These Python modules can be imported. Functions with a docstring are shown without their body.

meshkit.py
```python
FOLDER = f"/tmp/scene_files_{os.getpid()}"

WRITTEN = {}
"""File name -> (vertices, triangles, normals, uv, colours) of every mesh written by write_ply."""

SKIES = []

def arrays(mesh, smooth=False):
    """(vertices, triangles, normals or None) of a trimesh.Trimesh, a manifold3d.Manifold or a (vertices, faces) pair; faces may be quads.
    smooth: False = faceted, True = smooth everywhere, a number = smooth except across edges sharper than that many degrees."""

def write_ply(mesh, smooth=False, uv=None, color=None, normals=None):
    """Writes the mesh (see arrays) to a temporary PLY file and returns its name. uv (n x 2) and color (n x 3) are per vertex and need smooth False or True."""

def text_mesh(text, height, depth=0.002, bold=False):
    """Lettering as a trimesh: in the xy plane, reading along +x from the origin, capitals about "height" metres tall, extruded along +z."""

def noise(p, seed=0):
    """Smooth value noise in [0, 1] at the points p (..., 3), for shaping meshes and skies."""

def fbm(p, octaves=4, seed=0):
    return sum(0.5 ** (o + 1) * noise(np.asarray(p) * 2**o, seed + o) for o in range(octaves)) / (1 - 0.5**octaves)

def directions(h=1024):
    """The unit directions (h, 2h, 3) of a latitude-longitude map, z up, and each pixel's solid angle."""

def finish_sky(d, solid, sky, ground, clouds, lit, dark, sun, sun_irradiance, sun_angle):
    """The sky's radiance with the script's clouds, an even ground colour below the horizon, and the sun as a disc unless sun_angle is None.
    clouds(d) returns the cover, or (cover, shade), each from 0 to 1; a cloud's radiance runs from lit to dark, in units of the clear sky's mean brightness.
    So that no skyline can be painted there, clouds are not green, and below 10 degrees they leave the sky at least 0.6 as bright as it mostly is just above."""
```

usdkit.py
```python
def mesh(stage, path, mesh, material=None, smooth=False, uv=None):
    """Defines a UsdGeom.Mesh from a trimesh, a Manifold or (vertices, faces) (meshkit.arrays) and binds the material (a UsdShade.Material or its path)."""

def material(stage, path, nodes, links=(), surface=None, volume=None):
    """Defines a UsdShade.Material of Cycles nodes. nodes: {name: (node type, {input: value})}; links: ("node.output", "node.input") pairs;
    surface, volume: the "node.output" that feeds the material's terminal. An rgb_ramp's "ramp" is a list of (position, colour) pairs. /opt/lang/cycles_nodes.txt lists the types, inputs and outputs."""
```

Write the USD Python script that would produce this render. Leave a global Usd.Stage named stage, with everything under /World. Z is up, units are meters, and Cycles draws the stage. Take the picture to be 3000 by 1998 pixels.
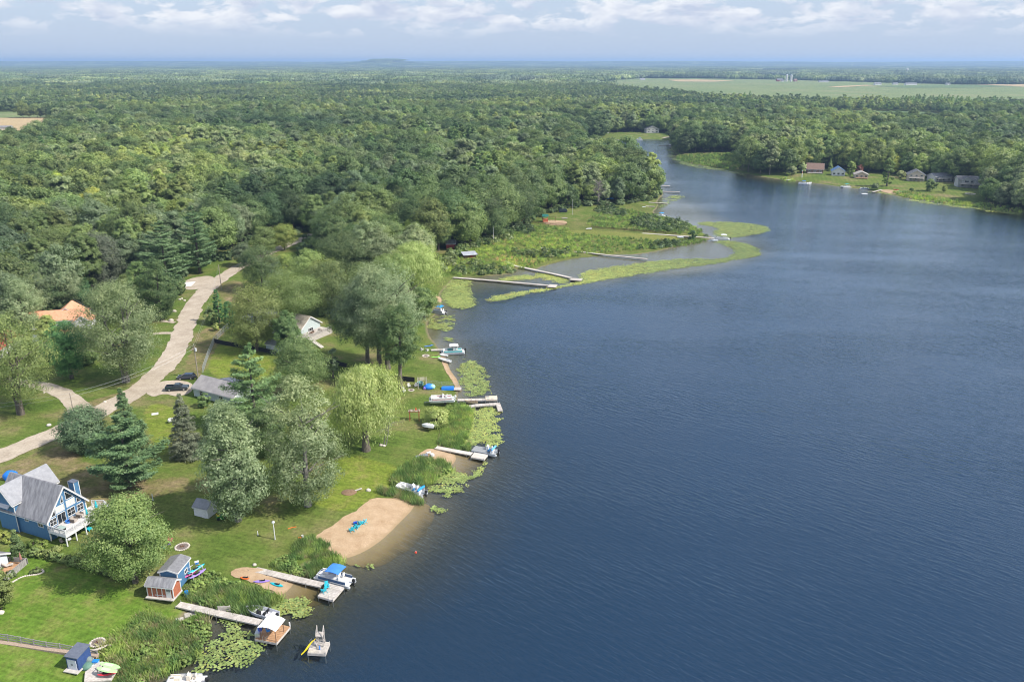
import math, random
import numpy as np, trimesh, shapely
from shapely.geometry import Polygon, LineString
from scipy.spatial import cKDTree, Delaunay
import usdkit, meshkit
from pxr import Usd, UsdGeom, UsdLux, UsdShade, Gf, Sdf, Vt

stage = Usd.Stage.CreateInMemory()
UsdGeom.SetStageUpAxis(stage, UsdGeom.Tokens.z)
UsdGeom.SetStageMetersPerUnit(stage, 1.0)
UsdGeom.Xform.Define(stage, '/World')
stage.SetDefaultPrim(stage.GetPrimAtPath('/World'))
UsdGeom.Scope.Define(stage, '/World/Looks')

# ---------------------------------------------------------------- camera, sky, sun, exposure
FOC, CAMH = 2332.0, 82.0                      # focal length in pixels of a 3000 px wide frame; height in metres
PITCH = math.atan((999 - 181) / FOC)
cam = UsdGeom.Camera.Define(stage, '/World/camera')
cam.AddTranslateOp().Set(Gf.Vec3d(0, 0, CAMH))
cam.AddRotateXOp().Set(90 - math.degrees(PITCH))
cam.CreateHorizontalApertureAttr(36.0)
cam.CreateFocalLengthAttr(36.0 * FOC / 3000)
cam.CreateClippingRangeAttr(Gf.Vec2f(0.5, 60000))
cam.CreateExposureAttr(EXPOSURE := 0.85)
SUN = np.array([0.668, -0.191, 0.719]); SUN /= np.linalg.norm(SUN)
SUN_EL, SUN_ROT = math.asin(SUN[2]), math.atan2(SUN[0], SUN[1])
sun = UsdLux.DistantLight.Define(stage, '/World/sun')
sun.CreateIntensityAttr(0.90); sun.CreateNormalizeAttr(True); sun.CreateAngleAttr(0.6)
sun.CreateColorAttr(Gf.Vec3f(1.0, 0.95, 0.87))
_z = Gf.Vec3d(*map(float, SUN)); _r = Gf.Rotation(Gf.Vec3d(0, 0, 1), _z)
sun.AddTransformOp().Set(Gf.Matrix4d().SetRotate(_r))
sky_mat = usdkit.material(stage, '/World/Looks/sky_air', {
    "sky": ("sky_texture", {"sky_type": "single_scattering", "sun_disc": False, "sun_elevation": SUN_EL, "sun_rotation": SUN_ROT, "altitude": 300.0, "aerosol_density": 1.4, "air_density": 1.0}),
    "tc": ("texture_coordinate", {}),
    "mp": ("mapping", {"scale": (22.0, 22.0, 62.0)}),
    "n1": ("noise_texture", {"scale": 1.0, "detail": 7.0, "roughness": 0.56, "distortion": 0.25}),
    "mp2": ("mapping", {"scale": (6.0, 6.0, 30.0), "location": (3.3, 1.2, 0.4)}),
    "n2": ("noise_texture", {"scale": 1.0, "detail": 4.0, "roughness": 0.5}),
    "sep": ("separate_xyz", {}),
    "hi": ("map_range", {"from_min": 0.024, "from_max": 0.046, "to_min": 0.0, "to_max": 1.0, "clamp": True}),
    "sum": ("math", {"math_type": "multiply_add", "value2": 0.55}),
    "cov": ("map_range", {"range_type": "smoothstep", "from_min": 0.700, "from_max": 0.83, "to_min": 0.0, "to_max": 0.95, "clamp": True}),
    "cm": ("math", {"math_type": "multiply"}),
    "mp3": ("mapping", {"scale": (22.0, 22.0, 62.0), "location": (-0.25, 0.0, 0.5)}),
    "n3": ("noise_texture", {"scale": 1.0, "detail": 5.0, "roughness": 0.55, "distortion": 0.25}),
    "lit": ("map_range", {"from_min": 0.38, "from_max": 0.66, "to_min": 0.0, "to_max": 1.0, "clamp": True}),
    "ccol": ("mix_color", {"a": (4.0, 4.1, 4.3), "b": (2.5, 2.8, 3.5)}),
    "haz": ("map_range", {"range_type": "smoothstep", "from_min": 0.0, "from_max": 0.40, "to_min": 0.92, "to_max": 0.0, "clamp": True}),
    "hz": ("mix_color", {"b": (2.2, 2.65, 3.45)}),
    "mx": ("mix_color", {}),
    "bg": ("background_shader", {"strength": 0.13}),
}, [("tc.generated", "mp.vector"), ("mp.vector", "n1.vector"), ("tc.generated", "mp2.vector"), ("mp2.vector", "n2.vector"), ("tc.generated", "mp3.vector"), ("mp3.vector", "n3.vector"),
    ("tc.generated", "sep.vector"), ("sep.z", "hi.value"), ("n2.fac", "sum.value1"), ("n1.fac", "sum.value3"), ("sum.value", "cov.value"), ("cov.result", "cm.value1"), ("hi.result", "cm.value2"),
    ("n3.fac", "lit.value"), ("lit.result", "ccol.fac"), ("sep.z", "haz.value"), ("haz.result", "hz.fac"), ("sky.color", "hz.a"), ("hz.result", "mx.a"), ("ccol.result", "mx.b"), ("cm.value", "mx.fac"), ("mx.result", "bg.color")], surface="bg.background")
dome = UsdLux.DomeLight.Define(stage, '/World/sky')
UsdShade.MaterialBindingAPI.Apply(dome.GetPrim()).Bind(sky_mat)
dome.GetPrim().SetCustomDataByKey('kind', 'structure')

# ---------------------------------------------------------------- pixel of the photograph -> point of the place
TAB = {'1': (0, 1300, 3.92), '2': (0, 1598, 3.92), '3': (500, 1598, 3.92), '4': (550, 1300, 3.92), '5': (1050, 1100, 3.92), '6': (1150, 950, 5.8725), '7': (0, 1000, 3.92), '8': (450, 950, 3.357),
       'a': (0, 700, 3.92), 'b': (500, 650, 2.6133), 'c': (1250, 550, 2.243), 'd': (1700, 350, 1.8115), 'e': (2300, 450, 3.364), 'f': (1500, 170, 1.57), 'g': (0, 150, 1.57), 'D': (0, 0, 2354 / 3000), 'S': (0, 0, 1),
       'h': (0, 1380, 7.127), 'i': (850, 1598, 7.84), 'j': (700, 1780, 7.84), 'k': (1220, 1130, 7.84), 'l': (1100, 1270, 5.8725), 'm': (1260, 860, 7.84)}


def Z(k, x, y, z):
    x0, y0, s = TAB[k]
    u, v = (x0 + x / s - 1500) / FOC, (999 - y0 - y / s) / FOC
    d = np.array([u, math.cos(PITCH) + v * math.sin(PITCH), -math.sin(PITCH) + v * math.cos(PITCH)])
    t = (z - CAMH) / d[2]
    return np.array([0, 0, CAMH]) + t * d


def proj(p):
    p = np.asarray(p, float) - [0, 0, CAMH]
    dep = p[..., 1] * math.cos(PITCH) - p[..., 2] * math.sin(PITCH)
    up = p[..., 1] * math.sin(PITCH) + p[..., 2] * math.cos(PITCH)
    return 1500 + FOC * p[..., 0] / dep, 999 - FOC * up / dep


# ---------------------------------------------------------------- shoreline and land height
SHORE_D = [(285, 1640), (292, 1568), (330, 1500), (395, 1440), (428, 1405), (455, 1378), (540, 1372), (590, 1362), (640, 1362), (655, 1348), (668, 1330), (700, 1296), (740, 1286), (775, 1280), (820, 1268), (868, 1238), (910, 1196), (938, 1168), (946, 1150),
           (925, 1138), (915, 1118), (922, 1100), (962, 1092), (1000, 1088), (1032, 1066), (1040, 1048), (1012, 1028), (1015, 1000), (1022, 965), (1046, 938), (1053, 918), (1052, 896), (1048, 876), (1032, 856), (1022, 836), (1012, 812), (1003, 792),
           (984, 772), (980, 740), (1004, 722), (1012, 705), (1016, 690), (1008, 676), (1030, 655), (1042, 640), (1100, 636), (1176, 630), (1186, 618), (1180, 606), (1228, 622), (1246, 612), (1300, 596), (1390, 584), (1450, 586), (1510, 578), (1570, 562), (1632, 550), (1640, 545), (1604, 540), (1598, 522),
           (1560, 508), (1510, 498), (1498, 488), (1514, 474), (1508, 462), (1528, 446), (1512, 430), (1505, 412), (1482, 382), (1452, 358), (1424, 340), (1400, 330), (1384, 325),
           (1420, 321), (1480, 320), (1532, 321), (1548, 328), (1540, 338), (1552, 352), (1566, 368), (1600, 378), (1640, 386), (1700, 398), (1760, 408), (1800, 414), (1840, 417), (1900, 425), (1940, 431), (2000, 438), (2050, 446), (2062, 452), (2120, 460), (2190, 468), (2260, 476), (2354, 490), (2500, 512)]
_sh = [Z('D', x, y, 0)[:2] for x, y in SHORE_D]
_sh = [(-70.0, 60.0), (-62.0, 75.0)] + [tuple(p) for p in _sh] + [(420.0, 380.0), (620.0, 300.0), (700.0, 0.0), (500.0, -400.0), (-100.0, -300.0)]


def smooth_line(pts, n=2, closed=True):
    p = np.asarray(pts, float)
    for _ in range(n):
        q = np.roll(p, -1, 0) if closed else p[1:]
        a = p if closed else p[:-1]
        p2 = np.stack([a * .75 + q * .25, a * .25 + q * .75], 1).reshape(-1, 2)
        p = p2 if closed else np.vstack([p[:1], p2, p[-1:]])
    return p


LAKE = Polygon(smooth_line(_sh, 2)).buffer(0)
shapely.prepare(LAKE)
_lb = np.array(LAKE.exterior.segmentize(0.8).coords)
_kd = cKDTree(_lb)


def sdist(x, y):
    """Metres inland (positive) or out into the lake (negative)."""
    x, y = np.asarray(x, float), np.asarray(y, float)
    d, _ = _kd.query(np.stack([x, y], -1))
    return np.where(shapely.contains_xy(LAKE, x, y), -d, d)


def hgt(x, y):
    x, y = np.asarray(x, float), np.asarray(y, float)
    s = sdist(x, y)
    near = np.where(s > 0, 1.6 * (1 - np.exp(-np.maximum(s, 0) / 14)), -2.6 * (1 - np.exp(np.minimum(s, 0) / 30)))
    sm = lambda a, b, v: np.clip((v - a) / (b - a), 0, 1)
    shelf = sm(285, 310, y) * (1 - sm(105, 135, x)) * (1 - sm(480, 540, y)) * sm(-46, -34, s)
    near = np.where(near < 0, near * (1 - .86 * shelf), near)
    far = np.clip((y - 1500) / 4000, 0, 1)
    r = np.hypot(x, y)
    p = np.stack([x / 900, y / 900, 0 * x], -1)
    hills = far * 7 * (meshkit.fbm(p, 3, 5) - 0.35)
    ridge = np.exp(-((y - 16500) / 2200) ** 2) * (52 + 30 * (meshkit.fbm(np.stack([x / 2600, y / 4000, 0 * x], -1), 3, 9) - 0.3))
    knob = 72 * np.exp(-(((x + 1830) / 330) ** 2 + ((y - 12200) / 900) ** 2)) + 30 * np.exp(-(((x + 2000) / 1300) ** 2 + ((y - 12400) / 1200) ** 2))
    return near + np.where(s > 0, hills + ridge + knob, 0) + 0 * r


def G(k, x, y, up=0.0):
    """Point of the ground (or UP metres over it) behind a pixel."""
    z = 1.0
    for _ in range(5):
        p = Z(k, x, y, z)
        z = float(hgt(p[0], p[1])) + up
    return np.array([p[0], p[1], z])


def GW(k, pts):
    return [tuple(G(k, x, y)[:2]) for x, y in pts]


# ---------------------------------------------------------------- scene kit
_used = {}


def numbered(parent, name):
    k = (parent, name)
    n = _used.get(k, -1) + 1
    _used[k] = n
    return f'{parent}/{name}' if n == 0 else f'{parent}/{name}_{n:03d}'


def tag(prim, label=None, cat=None, group=None, kind=None):
    prim = prim.GetPrim() if hasattr(prim, 'GetPrim') else prim
    for k, v in (('label', label), ('category', cat), ('group', group), ('kind', kind)):
        if v:
            prim.SetCustomDataByKey(k, v)
    return prim


def thing(name, label, cat, loc=(0, 0, 0), rz=0.0, group=None, scale=None):
    x = UsdGeom.Xform.Define(stage, numbered('/World', name))
    x.AddTranslateOp().Set(Gf.Vec3d(*map(float, loc)))
    if rz:
        x.AddRotateZOp().Set(math.degrees(rz))
    if scale is not None:
        x.AddScaleOp().Set(Gf.Vec3f(*map(float, np.broadcast_to(scale, 3))))
    tag(x, label, cat, group)
    return x.GetPrim()


def part(name, mesh, mat, parent=None, smooth=False, label=None, kind=None):
    mesh = mesh.get() if isinstance(mesh, MB) else mesh
    path = numbered(str(parent.GetPath()) if parent else '/World', name)
    m = usdkit.mesh(stage, path, mesh, mat, smooth)
    tag(m, label, None, None, kind)
    return m.GetPrim()


def single(name, mesh, mat, label, cat, group=None, smooth=False):
    return tag(part(name, mesh, mat, None, smooth), label, cat, group)


def structure(name, mesh, mat, smooth=False):
    return tag(part(name, mesh, mat, None, smooth), kind='structure')


_cls = {}


def klass(name):
    """A class prim that copies refer to."""
    path = f'/World/Looks/{name}_source'
    return stage.CreateClassPrim(path)


def copy_of(cls, name, label, cat, loc, rz=0.0, group=None, scale=None):
    x = thing(name, label, cat, loc, rz, group, scale)
    x.GetReferences().AddInternalReference(cls.GetPath())
    x.SetInstanceable(True)
    return x


class MB:
    """Collects shapes into one mesh."""

    def __init__(s):
        s.v, s.f, s.n = [], [], 0

    def add(s, v, f):
        v, f = np.asarray(v, float), np.asarray(f, int)
        if f.shape[1] == 4:
            f = np.vstack([f[:, [0, 1, 2]], f[:, [0, 2, 3]]])
        s.v.append(v); s.f.append(f + s.n); s.n += len(v)
        return s

    def get(s):
        return (np.vstack(s.v), np.vstack(s.f))

    def box(s, cx, cy, cz, sx, sy, sz, rz=0.0, rx=0.0, ry=0.0):
        v = np.array([(x, y, z) for x in (-.5, .5) for y in (-.5, .5) for z in (-.5, .5)]) * [sx, sy, sz]
        if rx:
            c, q = math.cos(rx), math.sin(rx); v = v @ np.array([[1, 0, 0], [0, c, -q], [0, q, c]]).T
        if ry:
            c, q = math.cos(ry), math.sin(ry); v = v @ np.array([[c, 0, q], [0, 1, 0], [-q, 0, c]]).T
        if rz:
            c, q = math.cos(rz), math.sin(rz); v = v @ np.array([[c, -q, 0], [q, c, 0], [0, 0, 1]]).T
        f = [[0, 1, 3, 2], [4, 6, 7, 5], [0, 4, 5, 1], [2, 3, 7, 6], [0, 2, 6, 4], [1, 5, 7, 3]]
        return s.add(v + [cx, cy, cz], f)

    def bar(s, a, b, w, h=None):
        """A beam of section w (sideways) by h from a to b."""
        a, b, h = np.asarray(a, float), np.asarray(b, float), h or w
        t = b - a; t = t / (np.linalg.norm(t) + 1e-9)
        side = np.cross(t, [0, 0, 1.0]) if abs(t[2]) < .98 else np.array([1.0, 0, 0])
        side /= np.linalg.norm(side); up = np.cross(side, t)
        v = [p + side * i * w / 2 + up * j * h / 2 for p in (a, b) for i, j in ((-1, -1), (1, -1), (1, 1), (-1, 1))]
        return s.add(v, [[0, 1, 2, 3], [7, 6, 5, 4], [0, 4, 5, 1], [1, 5, 6, 2], [2, 6, 7, 3], [3, 7, 4, 0]])

    def tube(s, pts, r, n=6, cap=True):
        p = np.asarray(pts, float); r = np.broadcast_to(np.asarray(r, float), (len(p),))
        t = np.gradient(p, axis=0); t /= np.linalg.norm(t, axis=1, keepdims=True) + 1e-9
        ref = np.where(np.abs(t[:, 2:]) < .9, [[0, 0, 1.0]], [[1.0, 0, 0]])
        a = np.cross(t, ref); a /= np.linalg.norm(a, axis=1, keepdims=True); b = np.cross(t, a)
        an = np.arange(n) * 2 * math.pi / n
        v = (p[:, None] + r[:, None, None] * (np.cos(an)[None, :, None] * a[:, None] + np.sin(an)[None, :, None] * b[:, None])).reshape(-1, 3)
        f = [[i * n + j, i * n + (j + 1) % n, (i + 1) * n + (j + 1) % n, (i + 1) * n + j] for i in range(len(p) - 1) for j in range(n)]
        s.add(v, f)
        if cap:
            m = len(p)
            s.add(np.vstack([v[:n], p[:1]]), [[(j + 1) % n, j, n] for j in range(n)])
            s.add(np.vstack([v[-n:], p[-1:]]), [[j, (j + 1) % n, n] for j in range(n)])
        return s

    def prism(s, poly, z0, z1):
        """poly (x, y) raised from z0 to z1."""
        g = poly if hasattr(poly, 'exterior') else Polygon(poly)
        m = trimesh.creation.extrude_polygon(g, z1 - z0, engine='earcut')
        return s.add(np.array(m.vertices) + [0, 0, z0], m.faces)

    def slab(s, pts, t):
        """A flat polygon in space (any plane) given thickness t towards its back."""
        p = np.asarray(pts, float)
        n = np.cross(p[1] - p[0], p[2] - p[1]); n /= np.linalg.norm(n)
        k = len(p); v = np.vstack([p, p - n * t])
        f = [[0, i, i + 1] for i in range(1, k - 1)] + [[k, k + i + 1, k + i] for i in range(1, k - 1)]
        for i in range(k):
            j = (i + 1) % k
            f += [[i, k + i, k + j], [i, k + j, j]]
        return s.add(v, f)

    def lathe(s, prof, n=16, c=(0, 0, 0)):
        pr = np.asarray(prof, float); an = np.arange(n) * 2 * math.pi / n
        v = np.stack([pr[:, None, 0] * np.cos(an), pr[:, None, 0] * np.sin(an), np.repeat(pr[:, 1:2], n, 1)], -1).reshape(-1, 3) + c
        f = [[i * n + j, i * n + (j + 1) % n, (i + 1) * n + (j + 1) % n, (i + 1) * n + j] for i in range(len(pr) - 1) for j in range(n)]
        return s.add(v, f)

    def loft(s, rings, closed=True, caps=True):
        """Rings of equally many points joined by quads."""
        R = np.asarray(rings, float); m, n = R.shape[:2]
        f = [[i * n + j, i * n + (j + 1) % n, (i + 1) * n + (j + 1) % n, (i + 1) * n + j] for i in range(m - 1) for j in range(n if closed else n - 1)]
        s.add(R.reshape(-1, 3), f)
        if caps:
            for i, fl in ((0, 1), (m - 1, 0)):
                c = R[i].mean(0); ff = [[j, (j + 1) % n, n] for j in range(n)]
                s.add(np.vstack([R[i], c]), [q[::-1] if fl else q for q in ff])
        return s


def B(*a, **k):
    return MB().box(*a, **k)


def rock(r, seed, flat=.7):
    m = trimesh.creation.icosphere(2, 1.0)
    v = np.array(m.vertices); v = v * (0.75 + 0.5 * meshkit.fbm(v * 1.3 + seed * 7.1, 3, seed)[:, None]) * r * [1, .85, flat]
    return v, m.faces


# ---------------------------------------------------------------- materials
_mats = {}


def mat(name, col, rough=.6, col2=None, scale=1.0, detail=4, lo=.35, hi=.65, spec=.3, metal=0.0, bump=0.0, bscale=None, stretch=(1, 1, 1), coat=0.0, rz=0.0, obj=False, vary=0.0):
    if name in _mats:
        return _mats[name]
    nodes = {"p": ("principled_bsdf", {"base_color": col, "roughness": rough, "specular_ior_level": spec, "metallic": metal, "coat_weight": coat})}
    links = []
    src = None
    if col2 is not None or bump:
        nodes["g"] = ("texture_coordinate", {}) if obj else ("geometry", {})
        nodes["m"] = ("mapping", {"scale": tuple(float(scale) * q for q in stretch), "rotation": (0.0, 0.0, float(rz))})
        nodes["n"] = ("noise_texture", {"scale": 1.0, "detail": float(detail), "roughness": .6})
        links += [("g.object" if obj else "g.position", "m.vector"), ("m.vector", "n.vector")]
    if col2 is not None:
        nodes["r"] = ("rgb_ramp", {"ramp": [(lo, col), (hi, col2)]})
        links += [("n.fac", "r.fac")]
        src = "r.color"
    if vary:
        nodes["o"] = ("object_info", {})
        nodes["ov"] = ("map_range", {"from_min": 0.0, "from_max": 1.0, "to_min": 1 - vary, "to_max": 1 + vary})
        nodes["hs"] = ("hsv", {"color": col})
        links += [("o.random", "ov.value"), ("ov.result", "hs.value")]
        if src:
            links += [(src, "hs.color")]
        src = "hs.color"
    if src:
        links += [(src, "p.base_color")]
    if bump:
        nodes["b"] = ("bump", {"strength": bump, "distance": .05})
        if bscale:
            nodes["n2"] = ("noise_texture", {"scale": float(bscale), "detail": 3.0})
            links += [("g.object" if obj else "g.position", "n2.vector"), ("n2.fac", "b.height")]
        else:
            links += [("n.fac", "b.height")]
        links += [("b.normal", "p.normal")]
    _mats[name] = usdkit.material(stage, f'/World/Looks/{name}', nodes, links, surface="p.BSDF")
    return _mats[name]


def leaf_mat(name, a, b, vary=.24, hue=.016, trans=.38, rough=.5, spec=.3, gain=2.85, cloud_shade_tint=True):
    """Leaves: two greens in clumps, each tree a little different, light shining through."""
    if name in _mats:
        return _mats[name]
    a, b = tuple(gain * q for q in a), tuple(gain * q for q in b)
    nodes = {"g": ("geometry", {}), "n": ("noise_texture", {"scale": .55, "detail": 3.0, "roughness": .65}),
             "ni": ("math", {"math_type": "multiply_add", "value2": .35}), "r": ("rgb_ramp", {"ramp": [(.42, a), (.78, b)]}),
             "o": ("object_info", {}), "ov": ("map_range", {"from_min": 0.0, "from_max": 1.0, "to_min": 1 - vary, "to_max": 1 + vary}),
             "w": ("white_noise_texture", {"dimensions": "1D"}), "oh": ("map_range", {"from_min": 0.0, "from_max": 1.0, "to_min": .5 - hue, "to_max": .5 + hue}),
             "h": ("hsv", {"saturation": .90}), "sn": ("noise_texture", {"scale": .0052, "detail": 3.0}), "sr": ("rgb_ramp", {"ramp": [(.34, (.60, .68, .76)), (.48, (.95, .97, 1.0)), (.66, (1.55, 1.42, 1.20))]}), "st": ("mix_color", {"blend_type": "multiply", "fac": 1.0 if cloud_shade_tint else 0.0}), "d": ("principled_bsdf", {"roughness": rough, "specular_ior_level": spec}), "t": ("translucent_bsdf", {}), "mx": ("mix_closure", {"fac": trans}),  # broad light and dark bands tinted into leaves, imitating sun and cloud shadow
             "tb": ("mix_color", {"blend_type": "multiply", "fac": 1.0, "b": (1.15, 1.25, .6)})}
    links = [("g.position", "n.vector"), ("g.random_per_island", "ni.value1"), ("n.fac", "ni.value3"), ("ni.value", "r.fac"), ("o.random", "ov.value"), ("ov.result", "h.value"),
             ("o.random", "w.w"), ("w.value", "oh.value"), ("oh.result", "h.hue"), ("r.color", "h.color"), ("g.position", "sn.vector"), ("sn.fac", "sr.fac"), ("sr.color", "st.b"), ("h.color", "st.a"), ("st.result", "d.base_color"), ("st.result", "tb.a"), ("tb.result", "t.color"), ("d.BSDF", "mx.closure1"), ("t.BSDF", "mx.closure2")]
    _mats[name] = usdkit.material(stage, f'/World/Looks/{name}', nodes, links, surface="mx.closure")
    return _mats[name]
# ---------------------------------------------------------------- the land: one sheet to the horizon
def _axis(segs):
    out = []
    for a, b, n in segs:
        out.append(np.linspace(a, b, n, endpoint=False))
    return np.concatenate(out + [[segs[-1][1]]])


def _grow(a, b, s0, n):
    """n points from a to b with steps that grow."""
    t = np.linspace(0, 1, n + 1)
    k = max(1.0001, abs(b - a) / (n * s0))
    return a + (b - a) * t ** (1 + math.log(k))


_xs = np.concatenate([-_grow(115, 22000, 4, 60)[::-1], np.linspace(-115, 100, 216)[1:-1], np.linspace(100, 440, 110)[:-1], _grow(440, 22000, 6, 55)])
_ys = np.concatenate([np.linspace(-400, 70, 12)[:-1], np.linspace(70, 330, 236)[:-1], np.linspace(330, 640, 120)[:-1], np.linspace(640, 960, 70)[:-1], _grow(960, 24000, 8, 90)])
_X, _Y = np.meshgrid(_xs, _ys)
_Zh = hgt(_X, _Y)
_nx, _ny = len(_xs), len(_ys)
_i = (np.arange(_ny - 1)[:, None] * _nx + np.arange(_nx - 1)[None]).ravel()
_f = np.vstack([np.stack([_i, _i + 1, _i + _nx + 1], 1), np.stack([_i, _i + _nx + 1, _i + _nx], 1)])

GREEN = [(.28, (.062, .104, .018)), (.43, (.092, .136, .026)), (.55, (.126, .150, .040)), (.68, (.190, .162, .078))]
FRESH = [(.25, (.080, .148, .018)), (.48, (.105, .175, .024)), (.62, (.142, .182, .038)), (.8, (.19, .17, .07))]
BRIGHT = [(.25, (.110, .160, .020)), (.5, (.150, .190, .030)), (.75, (.20, .185, .06))]
DRY = [(.28, (.105, .122, .034)), (.45, (.155, .145, .055)), (.60, (.205, .165, .085)), (.75, (.27, .21, .125))]
lots = [
    ('lawn', 'fresh', [(-60, 1470), (0, 1250), (70, 1270), (130, 1290), (210, 1310), (290, 1345), (345, 1395), (420, 1400), (440, 1378), (470, 1400), (425, 1412), (330, 1460), (265, 1490), (240, 1505), (170, 1500), (90, 1488), (0, 1474)]),
    ('lawn', 'fresh', [(-60, 1640), (-60, 1478), (0, 1484), (90, 1502), (155, 1512), (230, 1520), (235, 1575), (220, 1640)]),
    ('lawn', 'green', [(80, 1265), (150, 1235), (230, 1195), (330, 1150), (440, 1150), (520, 1205), (640, 1165), (720, 1145), (745, 1170), (800, 1185), (715, 1240), (690, 1270), (640, 1290), (560, 1300), (470, 1330), (440, 1370), (330, 1360), (240, 1310), (140, 1280)]),
    ('lawn', 'bright', [(700, 1160), (740, 1080), (800, 1040), (850, 1050), (925, 1075), (915, 1100), (880, 1135), (830, 1165), (790, 1180), (745, 1165)]),
    ('lawn', 'green', [(800, 1040), (850, 1010), (880, 960), (940, 925), (960, 800), (1000, 795), (1030, 850), (1044, 900), (1036, 935), (1010, 960), (1000, 1020), (950, 1050), (930, 1070)]),
    ('lawn', 'green', [(640, 810), (720, 790), (820, 810), (900, 850), (960, 870), (960, 900), (860, 880), (760, 850), (690, 840)]),
    ('lawn', 'bright', [(470, 860), (480, 790), (560, 800), (635, 825), (630, 860), (560, 880)]),
    ('lawn', 'bright', [(345, 1010), (330, 950), (350, 925), (395, 935), (410, 960), (400, 1020), (370, 1060)]),
    ('lawn', 'green', [(-80, 1000), (-80, 930), (0, 905), (90, 900), (150, 945), (160, 962), (120, 985), (0, 1034)]),
    ('lawn', 'green', [(130, 885), (190, 840), (290, 860), (330, 850), (395, 770), (405, 790), (370, 850), (320, 890), (225, 930), (190, 930)]),
    ('dry_grass', 'dry', [(-60, 1095), (0, 1078), (80, 1040), (150, 1022), (170, 1045), (250, 1085), (330, 1110), (420, 1090), (450, 1120), (330, 1150), (230, 1170), (160, 1150), (100, 1105), (0, 1100)]),
    ('dry_grass', 'dry', [(420, 862), (440, 800), (470, 750), (520, 755), (500, 790), (470, 850), (450, 875)]),
    ('dry_grass', 'dry', [(490, 655), (560, 640), (560, 700), (510, 690)]),
    ('dry_grass', 'dry', [(170, 935), (260, 905), (320, 895), (345, 880), (350, 900), (250, 945), (205, 945)]),
]

# what grows where: weights of fresh, bright and dry grass at every point of the land, soft at the edges
_P2 = np.stack([_X.ravel(), _Y.ravel()], 1)
_cover = np.zeros((len(_P2), 3), np.float32)
_nearp = (np.abs(_P2[:, 0]) < 240) & (_P2[:, 1] > 60) & (_P2[:, 1] < 420)
for _n, _m, _p in lots:
    _g = Polygon(smooth_line(GW('D', _p), 2)).buffer(0)
    _q = shapely.points(_P2[_nearp]); shapely.prepare(_g)
    _ins = shapely.contains(_g, _q); _dd = shapely.distance(_g.boundary, _q)
    _w = np.clip(.5 + np.where(_ins, _dd, -_dd) / 3.0, 0, 1)
    _c = {'fresh': 0, 'bright': 1, 'dry': 2}.get(_m)
    _sub = _cover[_nearp]
    _sub *= (1 - _w)[:, None]
    if _c is not None:
        _sub[:, _c] += _w
    _cover[_nearp] = _sub
RC = lambda r: ("rgb_ramp", {"ramp": r})
WT = lambda: ("map_range", {"range_type": "smoothstep", "from_min": .30, "from_max": .70, "to_min": 0.0, "to_max": 1.0, "clamp": True})
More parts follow.
